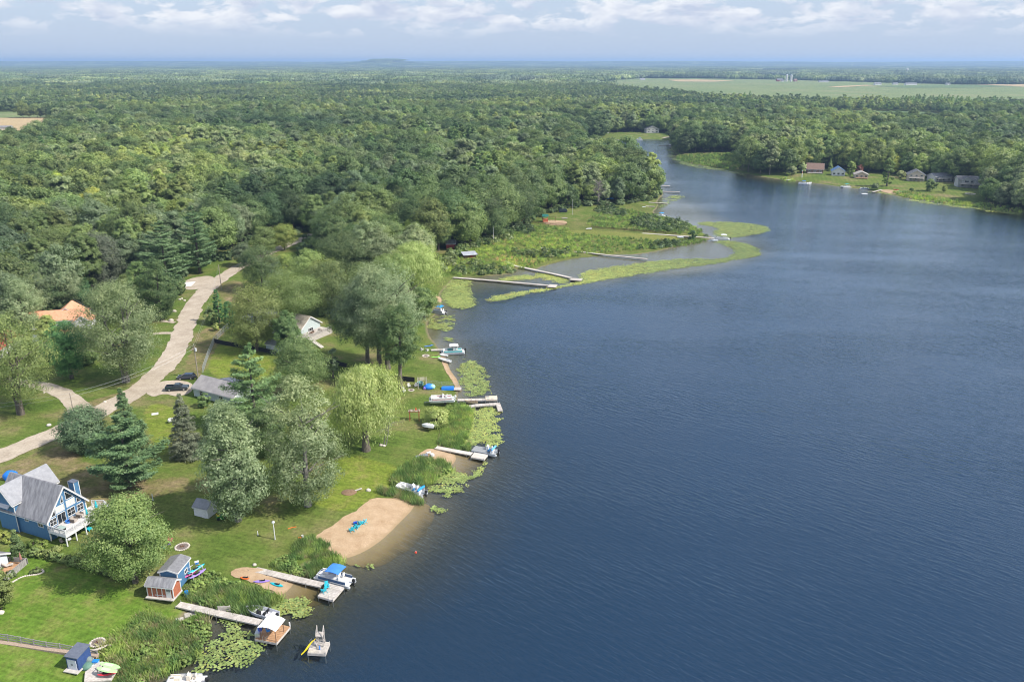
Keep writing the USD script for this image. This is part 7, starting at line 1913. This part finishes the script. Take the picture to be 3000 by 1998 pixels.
part('canopy', MB().loft([[(x * s, y * s, z) for x, y in ((-2.6, -2.2), (2.6, -2.2), (2.6, 2.2), (-2.6, 2.2))] for z, s in ((0, 1), (1.8, .9), (3.0, .1))]), sky_cloth, t); part('flap', B(0, -2.12, .8, 1.2, .1, 1.6), blue_cloth, t)
for lab, k, x, y, m_, c_ in [('grey log seats in the upper marsh', 'c', 905, 207, wood_grey, 'log'), ('red garden bench below the blue tent', 'c', 1185, 116, barn_red, 'bench'), ('pale timber pile on the sedge by the long boardwalk', 'c', 1065, 277, white, 'timber pile')]:
    t = thing('timber', lab, c_, G(k, x, y), .1)
    part('beam', MB().box(0, 0, .5, 3.0, .5, .4).box(.6, .8, .4, 2.4, .4, .5), m_, t); part('foot', MB().box(-1, .2, .15, .3, 1.4, .3).box(1, .2, .15, .3, 1.4, .3), wood_dark, t)
t = thing('dead_tree', 'bare grey dead tree standing before the lakeside willows', 'dead tree', G('c', 1125, 112))
db = mat('dead_grey_wood', (.20, .17, .15), .9, (.28, .25, .22), 2)
part('trunk', MB().tube([(0, 0, -.3), (.2, 0, 4), (0, .2, 9), (.3, 0, 14)], [.75, .6, .4, .1], 8), db, t)
_r = np.random.default_rng(5); br = MB()
for i in range(44):
    z = _r.uniform(4, 13); a = _r.uniform(0, 6.28); l = _r.uniform(3, 7) * (1 - z / 20); e = np.array([l * math.cos(a), l * math.sin(a), z + l * .7])
    br.tube([(0, 0, z), e * .5 + [0, 0, z * .5], e], [.2, .12, .03], 5, False)
    for _ in range(3):
        f_ = e * _r.uniform(.5, 1) + [0, 0, 0]; f_[2] = z + (e[2] - z) * .8
        br.tube([f_, f_ + _r.normal(size=3) * 1.3 + [0, 0, .8]], [.06, .02], 4, False)
part('branches', br, db, t)
t = thing('camper', 'blue camper seen between trees behind the far tan house', 'camper', G('e', 1265, 212), -.2); part('body', MB().box(0, 0, 1.9, 6.5, 2.4, 2.6), mat('royal_blue', (.02, .08, .45)), t); part('roof', B(0, 0, 3.28, 6.7, 2.6, .12), white, t); part('wheel', MB().tube([(-1, -1.25, .4), (-1, 1.25, .4)], .4, 10).tube([(1, -1.25, .4), (1, 1.25, .4)], .4, 10), black, t)
for lab, x, y, m_ in [('red kayak on the far sandy landing', 1090, 358, pl('red_plastic', (.62, .04, .06))), ('pale blue kayak on the far sandy landing', 1130, 376, pl('pale_blue_kayak', (.35, .50, .66)))]:
    kayak('kayak', lab, 'e', (x - 25, y), (x + 30, y + 6), m_, W=1.0, H=.5)
firepit('stone fire ring on the far lawn', G('e', 1825, 400), 2.6, 1, 14, 7)
t = thing('white_marker', 'white and orange post on the far shore lawn', 'post', G('e', 165, 238)); part('shaft', MB().tube([(0, 0, 0), (0, 0, 5.5)], .28, 8), white, t); part('band', MB().tube([(0, 0, 3.4), (0, 0, 4.2)], .3, 8), orange, t)
for lab, x, y, h, half, mm in [('tall twin trees in the middle of the far lawn', 1000, 325, 10, 60, 'maple'), ('round maple before the white blue roofed house', 640, 225, 60, 42, 'maple'), ('dark copper tree beside the low tan cottage', 730, 210, 110, 36, 'red'), ('young round tree before the long roofed white house', 1425, 372, 248, 62, 'maple'),
                               ('small light tree right of the young round tree', 1565, 385, 310, 26, 'lime'), ('conical spruce left of the blue roofed house', 440, 175, 60, 30, 'pine'), ('shore bush left of the tall twin trees', 885, 355, 295, 42, 'grey'), ('white flowered shrub on the far lawn', 1140, 245, 165, 46, 'silver'), ('small dark shrub on the far lawn slope', 1245, 378, 345, 22, 'dark'),
                               ('big oak between the tan and the white house', 1460, 215, -40, 110, 'dark'), ('tall tree behind the tan two storey house', 1270, 165, -80, 80, 'dark'), ('big tree right of the long roofed house', 1780, 225, -30, 90, 'dark'), ('leafy tree at the right end of the grey house', 2010, 345, 220, 50, 'maple'), ('bushy tree at the right shore', 2080, 420, 250, 80, 'grey'), ('dense tree at the right picture edge', 2290, 430, 130, 90, 'dark'), ('low shore bushes at the right edge', 2180, 490, 370, 80, 'maple'), ('dark tree in front of the pale green pole barn', 2060, 215, -40, 75, 'dark'), ('tree between the log house and the wood', 170, 190, 90, 50, 'grey'), ('grey willow shrubs left of the log house', 60, 215, 120, 60, 'grey')]:
    tree_at('lawn_tree' if 'shrub' not in lab and 'bush' not in lab else 'shore_shrub', lab, 'e', x, y, h, half, 'spruce' if 'spruce' in lab else 'broad', mm, int(x) + 7, n=4200, leaf=.62, base=1.0)

# ---------------------------------------------------------------- reeds, lily pads, marsh shrubs
def tuft(seed, n, h, spread, w):
    rng = np.random.default_rng(seed)
    b = rng.normal(size=(n, 2)) * spread; a = rng.uniform(0, 6.28, n); hh = h * rng.uniform(.55, 1.1, n); ln = rng.normal(size=(n, 2)) * .22 * h + [-.10 * h, .02]
    dx, dy = np.cos(a) * w, np.sin(a) * w
    z0 = np.full(n, -.3)
    v = np.stack([np.stack([b[:, 0] - dx, b[:, 1] - dy, z0], 1), np.stack([b[:, 0] + dx, b[:, 1] + dy, z0], 1), np.stack([b[:, 0] + ln[:, 0] * .5 + dx * .8, b[:, 1] + ln[:, 1] * .5 + dy * .8, hh * .62], 1), np.stack([b[:, 0] + ln[:, 0], b[:, 1] + ln[:, 1], hh], 1)], 1).reshape(-1, 3)
    i = np.arange(n)[:, None] * 4
    return v, np.vstack([i + [0, 1, 2], i + [0, 2, 3]])


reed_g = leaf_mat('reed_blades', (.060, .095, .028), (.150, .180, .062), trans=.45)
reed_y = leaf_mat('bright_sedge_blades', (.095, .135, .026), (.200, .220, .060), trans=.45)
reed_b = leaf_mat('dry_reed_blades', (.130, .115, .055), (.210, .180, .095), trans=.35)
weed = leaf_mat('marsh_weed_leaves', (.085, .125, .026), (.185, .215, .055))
REED = [[(tuft(1, 46, 1.7, .42, .035), reed_g, False)], [(tuft(2, 46, 1.3, .45, .04), reed_y, False)], [(tuft(3, 40, 1.6, .42, .03), reed_b, False)], [(crown('bush', 820, 1.0, .7, 420, .18, .05), weed, False)]]


def fill(polys, step, seed, clip=None):
    rng = np.random.default_rng(seed); out = []
    for pg in polys:
        pg = Polygon(smooth_line(pg, 1)).buffer(0)
        x0, y0, x1, y1 = pg.bounds
        gx, gy = np.meshgrid(np.arange(x0, x1, step), np.arange(y0, y1, step))
        q = np.stack([gx.ravel(), gy.ravel()], 1) + rng.uniform(-.5, .5, (gx.size, 2)) * step
        q = q[shapely.contains_xy(pg, q[:, 0], q[:, 1])]
        fill.edge.append(shapely.distance(pg.boundary, shapely.points(q)))
        out.append(q)
    return np.vstack(out), rng


fill.edge = []


W0 = lambda k, pts: [tuple(Z(k, x, y, .3)[:2]) for x, y in pts]


def reeds(name, label, polys, step, seed, mix, smin=.6, smax=1.15, thin=.0, weeds=.585):
    q, rng = fill(polys, step, seed)
    nz = meshkit.fbm(np.column_stack([q * .28, np.full(len(q), seed)]), 3, seed)
    keep = nz > thin
    q, nz = q[keep], nz[keep]
    k = np.where(nz > .60, 1, 0); k = np.where(rng.uniform(size=len(q)) < mix[1], 1, k); k = np.where(rng.uniform(size=len(q)) < mix[2], 2, k)
    k = np.where((meshkit.fbm(np.column_stack([q * .35, np.full(len(q), seed + 9.)]), 3, seed + 3) > weeds), 3, k)
    z = np.maximum(hgt(q[:, 0], q[:, 1]), -.15)
    instancer(name, REED, np.column_stack([q, z]), k, rng.uniform(-.6, .6, len(q)), rng.uniform(smin, smax, len(q)) * (.75 + .5 * nz), label=label)


reeds('reed_bed', 'tall marsh grass and reeds at the bottom left shore', [W0('2', [(1180, 1240), (1300, 1120), (1450, 960), (1600, 850), (1760, 790), (1900, 850), (2080, 880), (2230, 850), (2352, 800), (2420, 900), (2400, 1050), (2300, 1180), (2200, 1340), (1950, 1400), (1800, 1520), (1700, 1700), (1330, 1700), (1390, 1540), (1400, 1420), (1270, 1330)])], .62, 1, (.5, .35, .22), thin=.30)
reeds('reed_bed_by_shed', 'reed bed between the two long grey docks', [W0('3', [(170, 560), (230, 430), (320, 370), (440, 350), (600, 395), (780, 450), (950, 505), (1150, 550), (1270, 590), (1320, 620), (1180, 640), (1080, 700), (980, 770), (860, 790), (640, 720), (440, 680), (280, 640)])], .55, 2, (.6, .18, .06))
reeds('reed_bed_by_dock', 'weedy reed bed between the long dock and the long beach', [W0('4', [(1000, 1430), (960, 1390), (1060, 1340), (1200, 1290), (1190, 1210), (1300, 1130), (1420, 1090), (1560, 1130), (1650, 1180), (1640, 1250), (1760, 1290), (1790, 1370), (1640, 1420), (1500, 1480), (1380, 1530), (1230, 1500)])], .6, 3, (.5, .38, .12), smax=.95, thin=.3)
reeds('reed_bed_by_cove', 'tall grey green reeds between the sandy cove and the moored pontoon', [W0('5', [(400, 1230), (440, 1150), (560, 1050), (680, 1000), (830, 985), (980, 1005), (1090, 1070), (1050, 1110), (900, 1170), (780, 1240), (660, 1250), (500, 1235), (400, 1285)])], .6, 4, (.7, .08, .14), smin=.8, smax=1.25)
reeds('reed_bed_by_beach', 'reeds along the dock stub behind the long beach', [W0('5', [(240, 1310), (400, 1325), (440, 1310), (560, 1340), (690, 1395), (760, 1430), (740, 1480), (640, 1465), (520, 1420), (400, 1380), (280, 1385)])], .55, 5, (.5, .15, .30))
reeds('reed_bed_by_lilies', 'reeds beside the creamy shrub along the lily bed', [W0('5', [(930, 780), (980, 700), (960, 600), (1040, 560), (1020, 440), (1000, 370), (1120, 325), (1250, 330), (1300, 420), (1290, 560), (1240, 700), (1290, 790), (1270, 850), (1120, 850), (1010, 810)])], .6, 6, (.6, .22, .12), thin=.28)
reeds('marsh_grass', 'rough sedge and grass of the wide marsh', [GW('c', [(110, 580), (150, 460), (230, 400), (420, 340), (560, 260), (700, 245), (950, 270), (900, 300), (1260, 330), (1500, 350), (1700, 345), (1880, 340), (1760, 375), (1560, 400), (1300, 420), (1060, 440), (800, 480), (700, 520), (560, 560), (400, 575)]), GW('c', [(1040, 230), (1200, 130), (1400, 160), (1560, 195), (1700, 230), (1860, 310), (1650, 310), (1300, 280), (1080, 255)])], 1.5, 7, (.5, .35, .08), smin=.6, smax=1.0, thin=.34)
reeds('shore_grass', 'rough shore grass along the far banks', [GW('e', [(0, 240), (120, 275), (40, 285), (-60, 268)]), GW('e', [(1000, 385), (1180, 380), (1320, 400), (1500, 440), (1700, 480), (2000, 500), (2352, 560), (2352, 590), (2000, 560), (1650, 510), (1300, 462), (1150, 420)]), GW('d', [(500, 200), (560, 190), (740, 185), (860, 180), (860, 270), (760, 262), (640, 245), (520, 222)])], 2.6, 8, (.5, .3, .1), smin=.9, smax=1.4, thin=.3)


def lily_patch(seed, n, spread):
    rng = np.random.default_rng(seed); mb = MB()
    an = np.linspace(.25, 2 * math.pi - .25, 7)
    for _ in range(n):
        c = rng.uniform(-1, 1, 2) * spread; r = rng.uniform(.11, .22); ro = rng.uniform(0, 6.28); z = .015 + rng.uniform(0, .02); tl = rng.normal(size=2) * .12
        v = [(c[0], c[1], z)] + [(c[0] + r * math.cos(a + ro), c[1] + r * math.sin(a + ro), z + r * (tl[0] * math.cos(a + ro) + tl[1] * math.sin(a + ro)) + .012) for a in an]
        mb.add(v, [[0, i, i + 1] for i in range(1, 7)])
    return mb.get()


lily_g = leaf_mat('lily_pad_green', (.140, .182, .036), (.255, .295, .075), trans=.1, rough=.5, gain=1.6)
lily_y = leaf_mat('lily_pad_yellow', (.180, .195, .030), (.330, .290, .060), trans=.1, rough=.5, gain=1.6)
LILY = [[(lily_patch(1, 8, .6), lily_g, False)], [(lily_patch(2, 6, .6), lily_g, False)], [(lily_patch(3, 7, .55), lily_y, False)]]
LILY_FAR = [[(lily_patch(4, 26, 1.35), lily_g, False)], [(lily_patch(5, 22, 1.3), lily_g, False)], [(lily_patch(6, 24, 1.3), lily_y, False)]]


def lilies(name, label, polys, step, seed, thin, yel, kinds=LILY, scl=1.0, nscale=.45, soft=3.6):
    fill.edge.clear()
    q, rng = fill(polys, step, seed)
    ed = np.clip(np.concatenate(fill.edge) / (soft * step), 0, 1)
    nz = meshkit.fbm(np.column_stack([q * nscale, np.full(len(q), seed + .5)]), 3, seed)
    nz = nz + .10 * meshkit.fbm(np.column_stack([q * 1.6, np.full(len(q), 3.1)]), 2, seed)
    q = q[(nz - .20 * (1 - ed) > thin + .08) & (sdist(q[:, 0], q[:, 1]) < .6)]
    k = np.where(rng.uniform(size=len(q)) < yel, 2, rng.integers(0, 2, len(q)))
    instancer(name, kinds, np.column_stack([q, np.full(len(q), .012)]), k, rng.uniform(0, 6.28, len(q)), rng.uniform(.75, 1.2, len(q)) * scl, label=label)


w0 = lambda k, pts: [tuple(Z(k, x, y, .0)[:2]) for x, y in pts]
lilies('lily_bed', 'lily pads spreading in front of the bottom left marsh', [w0('3', [(120, 1500), (260, 1350), (330, 1230), (470, 1080), (600, 980), (560, 900), (420, 800), (520, 790), (760, 850), (900, 900), (980, 980), (960, 1060), (1080, 1110), (1120, 1170), (1100, 1270), (1030, 1330), (1000, 1410), (900, 1450), (820, 1430), (700, 1400), (560, 1430), (440, 1480), (330, 1500)])], .62, 11, .36, .10)
lilies('lily_bed_by_fishing_boat', 'bright lily pads beside the fishing boat', [w0('3', [(1090, 680), (1180, 610), (1320, 600), (1470, 575), (1560, 620), (1650, 670), (1600, 740), (1600, 800), (1500, 825), (1400, 800), (1280, 800), (1200, 760)])], .48, 12, .24, .30)
lilies('lily_bed_by_pontoon', 'lily pads beyond the blue canopy pontoon', [w0('3', [(2030, 290), (2020, 200), (2120, 160), (2200, 130), (2320, 140), (2400, 240), (2330, 300), (2180, 300), (2090, 330)]), w0('3', [(1250, 240), (1400, 130), (1560, 60), (1720, 60), (1900, 150), (1990, 200), (1900, 260), (1700, 290), (1600, 350), (1500, 330)])], .55, 13, .44, .15)
lilies('lily_bed_off_cove', 'lily pads reaching out before the sandy cove', [w0('5', [(760, 1200), (900, 1130), (1090, 1075), (1190, 1130), (1290, 1150), (1390, 1060), (1440, 990), (1480, 1010), (1420, 1110), (1350, 1190), (1230, 1190), (1190, 1240), (1280, 1270), (1210, 1350), (1100, 1360), (1060, 1400), (990, 1390), (1000, 1350), (880, 1340), (790, 1320), (740, 1290)]), w0('5', [(730, 1480), (830, 1490), (960, 1530), (1010, 1545), (960, 1575), (860, 1545)])], .52, 14, .34, .10)
lilies('lily_bed_by_l_dock', 'broad lily bed below the L shaped dock', [w0('5', [(1230, 370), (1400, 350), (1590, 345), (1600, 400), (1650, 400), (1620, 470), (1650, 500), (1570, 560), (1640, 620), (1630, 720), (1640, 780), (1560, 815), (1400, 800), (1290, 810), (1180, 800), (1210, 640)])], .55, 15, .33, .10)
lilies('lily_bed_by_trailer', 'broad lily bed above the narrow dock', [w0('6', [(1120, 600), (1250, 570), (1350, 565), (1330, 610), (1480, 650), (1600, 800), (1690, 940), (1730, 1050), (1720, 1170), (1770, 1160), (1720, 1210), (1560, 1250), (1300, 1230), (1180, 1170), (1130, 1060), (1150, 940), (1090, 780), (1050, 750), (1140, 660)])], .58, 16, .36, .12)
lilies('lily_bed_upper', 'weedy lily patches around the blue canopy pontoon bank', [w0('m', [(280, 160), (400, 60), (600, 20), (900, 90), (1080, 210), (1000, 310), (860, 350), (680, 375), (520, 330), (470, 270), (330, 220)]), w0('m', [(-100, 520), (60, 480), (300, 520), (570, 490), (590, 560), (540, 700), (560, 860), (430, 930), (280, 870), (100, 900), (-80, 800)]), w0('m', [(220, 1010), (420, 1000), (640, 1060), (660, 1140), (760, 1180), (560, 1150), (380, 1130), (260, 1080)])], .62, 17, .38, .25)
lilies('lily_fringe', 'pale lily fringe along the outer edge of the marsh pools', [w0('c', [(370, 745), (440, 712), (700, 672), (900, 640), (1040, 610), (1000, 570), (1090, 540), (1300, 508), (1540, 478), (1720, 466), (1910, 468), (1985, 462), (1990, 486), (1900, 500), (1700, 524), (1480, 556), (1200, 600), (1040, 628), (860, 660), (620, 710), (430, 752)]), w0('c', [(1960, 480), (1975, 455), (2040, 430), (2000, 395), (1900, 362), (1930, 348), (2050, 355), (2150, 385), (2200, 420), (2190, 445), (2100, 465)]),
    w0('c', [(1770, 240), (1800, 226), (1960, 224), (2120, 234), (2240, 256), (2260, 280), (2180, 305), (2060, 322), (1995, 334), (1900, 318), (1890, 292), (1930, 270), (1850, 250)]), w0('c', [(120, 600), (220, 595), (300, 605), (270, 680), (330, 755), (240, 790), (160, 800), (100, 720)]), w0('c', [(420, 620), (520, 590), (620, 570), (780, 590), (700, 600), (560, 610)]), w0('c', [(700, 560), (860, 575), (940, 595), (900, 640), (860, 620), (760, 600)])], 1.05, 18, .24, .12, LILY_FAR, nscale=.33, soft=1.8)
lilies('far_lily_fringe', 'thin lily fringe along the far shore', [w0('e', [(735, 352), (860, 380), (1020, 386), (1150, 420), (1300, 462), (1500, 488), (1700, 515), (2050, 548), (2352, 595), (2352, 612), (2000, 572), (1600, 522), (1300, 482), (1100, 420), (1000, 396), (860, 390)]), w0('d', [(455, 150), (490, 160), (500, 200), (600, 245), (720, 250), (860, 290), (900, 305), (720, 268), (600, 256), (500, 222), (470, 180)]), w0('d', [(440, 420), (520, 400), (545, 410), (490, 440), (420, 470), (400, 500), (420, 450)]), w0('d', [(170, 180), (260, 185), (290, 190), (250, 215), (200, 230)])], 2.2, 19, .26, .05, LILY_FAR, 1.5, nscale=.1)

bush_m = [[(crown('bush', 800, 2.4, 1.7, 900, .34, .1), LEAF['maple'], False)], [(crown('bush', 801, 2.0, 1.9, 900, .34, .1), LEAF['grey'], False)], [(crown('bush', 802, 3.2, 1.6, 900, .34, .1), LEAF['dark'], False)]]
q, _rg = fill([GW('c', [(165, 575), (200, 520), (330, 490), (430, 510), (560, 540), (590, 560), (420, 575)]), GW('c', [(520, 430), (640, 400), (800, 410), (960, 430), (900, 455), (780, 470), (640, 455)]), GW('c', [(1080, 150), (1200, 125), (1330, 160), (1300, 195), (1150, 180)]), GW('c', [(1300, 235), (1420, 200), (1560, 200), (1700, 235), (1760, 280), (1600, 300), (1420, 280)]), GW('c', [(1320, 400), (1480, 370), (1620, 355), (1720, 355), (1620, 395), (1420, 415)]), GW('c', [(560, 270), (680, 250), (740, 290), (620, 310)])], 2.4, 31)
_n = meshkit.fbm(np.column_stack([q * .09, np.full(len(q), .5)]), 3, 3); q = q[_n > .40]
instancer('marsh_shrubs', bush_m, np.column_stack([q, hgt(q[:, 0], q[:, 1])]), _rg.integers(0, 3, len(q)), _rg.uniform(0, 6.28, len(q)), _rg.uniform(.5, 1.05, len(q)), label='low willow and alder shrubs scattered over the marsh')
# understorey along the wood's edges and between the houses
_ed = OPEN[0].boundary.segmentize(2.6)
_pts = np.array([c for g in getattr(_ed, 'geoms', [_ed]) for c in g.coords])
_rg = np.random.default_rng(77); _pts = _pts[(_pts[:, 1] > 210) & (np.abs(_pts[:, 0]) < 190)] ; _pts = np.vstack([_pts, _pts]) + _rg.normal(size=(len(_pts) * 2, 2)) * 2.4
_pts = _pts[(sdist(_pts[:, 0], _pts[:, 1]) > 2) & ~shapely.contains_xy(ROADP.buffer(3), _pts[:, 0], _pts[:, 1])]
instancer('understorey', bush_m, np.column_stack([_pts, hgt(_pts[:, 0], _pts[:, 1])]), _rg.integers(0, 3, len(_pts)), _rg.uniform(0, 6.28, len(_pts)), _rg.uniform(.6, 1.6, len(_pts)), label='undergrowth along the edge of the woods')
q, _rg = fill([GW('D', [(0, 860), (10, 760), (90, 735), (200, 690), (300, 660), (420, 620), (430, 640), (400, 700), (330, 740), (260, 780), (200, 860), (110, 830)]), GW('D', [(700, 560), (760, 600), (860, 640), (960, 660), (960, 700), (880, 760), (800, 760), (720, 720), (690, 640)])], 4.6, 32)
q = q[~shapely.contains_xy(ROADP.buffer(4), q[:, 0], q[:, 1]) & (sdist(q[:, 0], q[:, 1]) > 4)]
for bx, by, br_ in ((-142, 240, 22), (-132, 230, 14), (-150, 216, 12), (-139, 225, 6), (-91, 315, 9), (-66, 236, 12)):
    q = q[np.hypot(q[:, 0] - bx, q[:, 1] - by) > br_]
instancer('undergrowth', bush_m, np.column_stack([q, hgt(q[:, 0], q[:, 1])]), _rg.integers(0, 3, len(q)), _rg.uniform(0, 6.28, len(q)), _rg.uniform(1.0, 2.2, len(q)), label='leafy undergrowth between the houses and the woods')
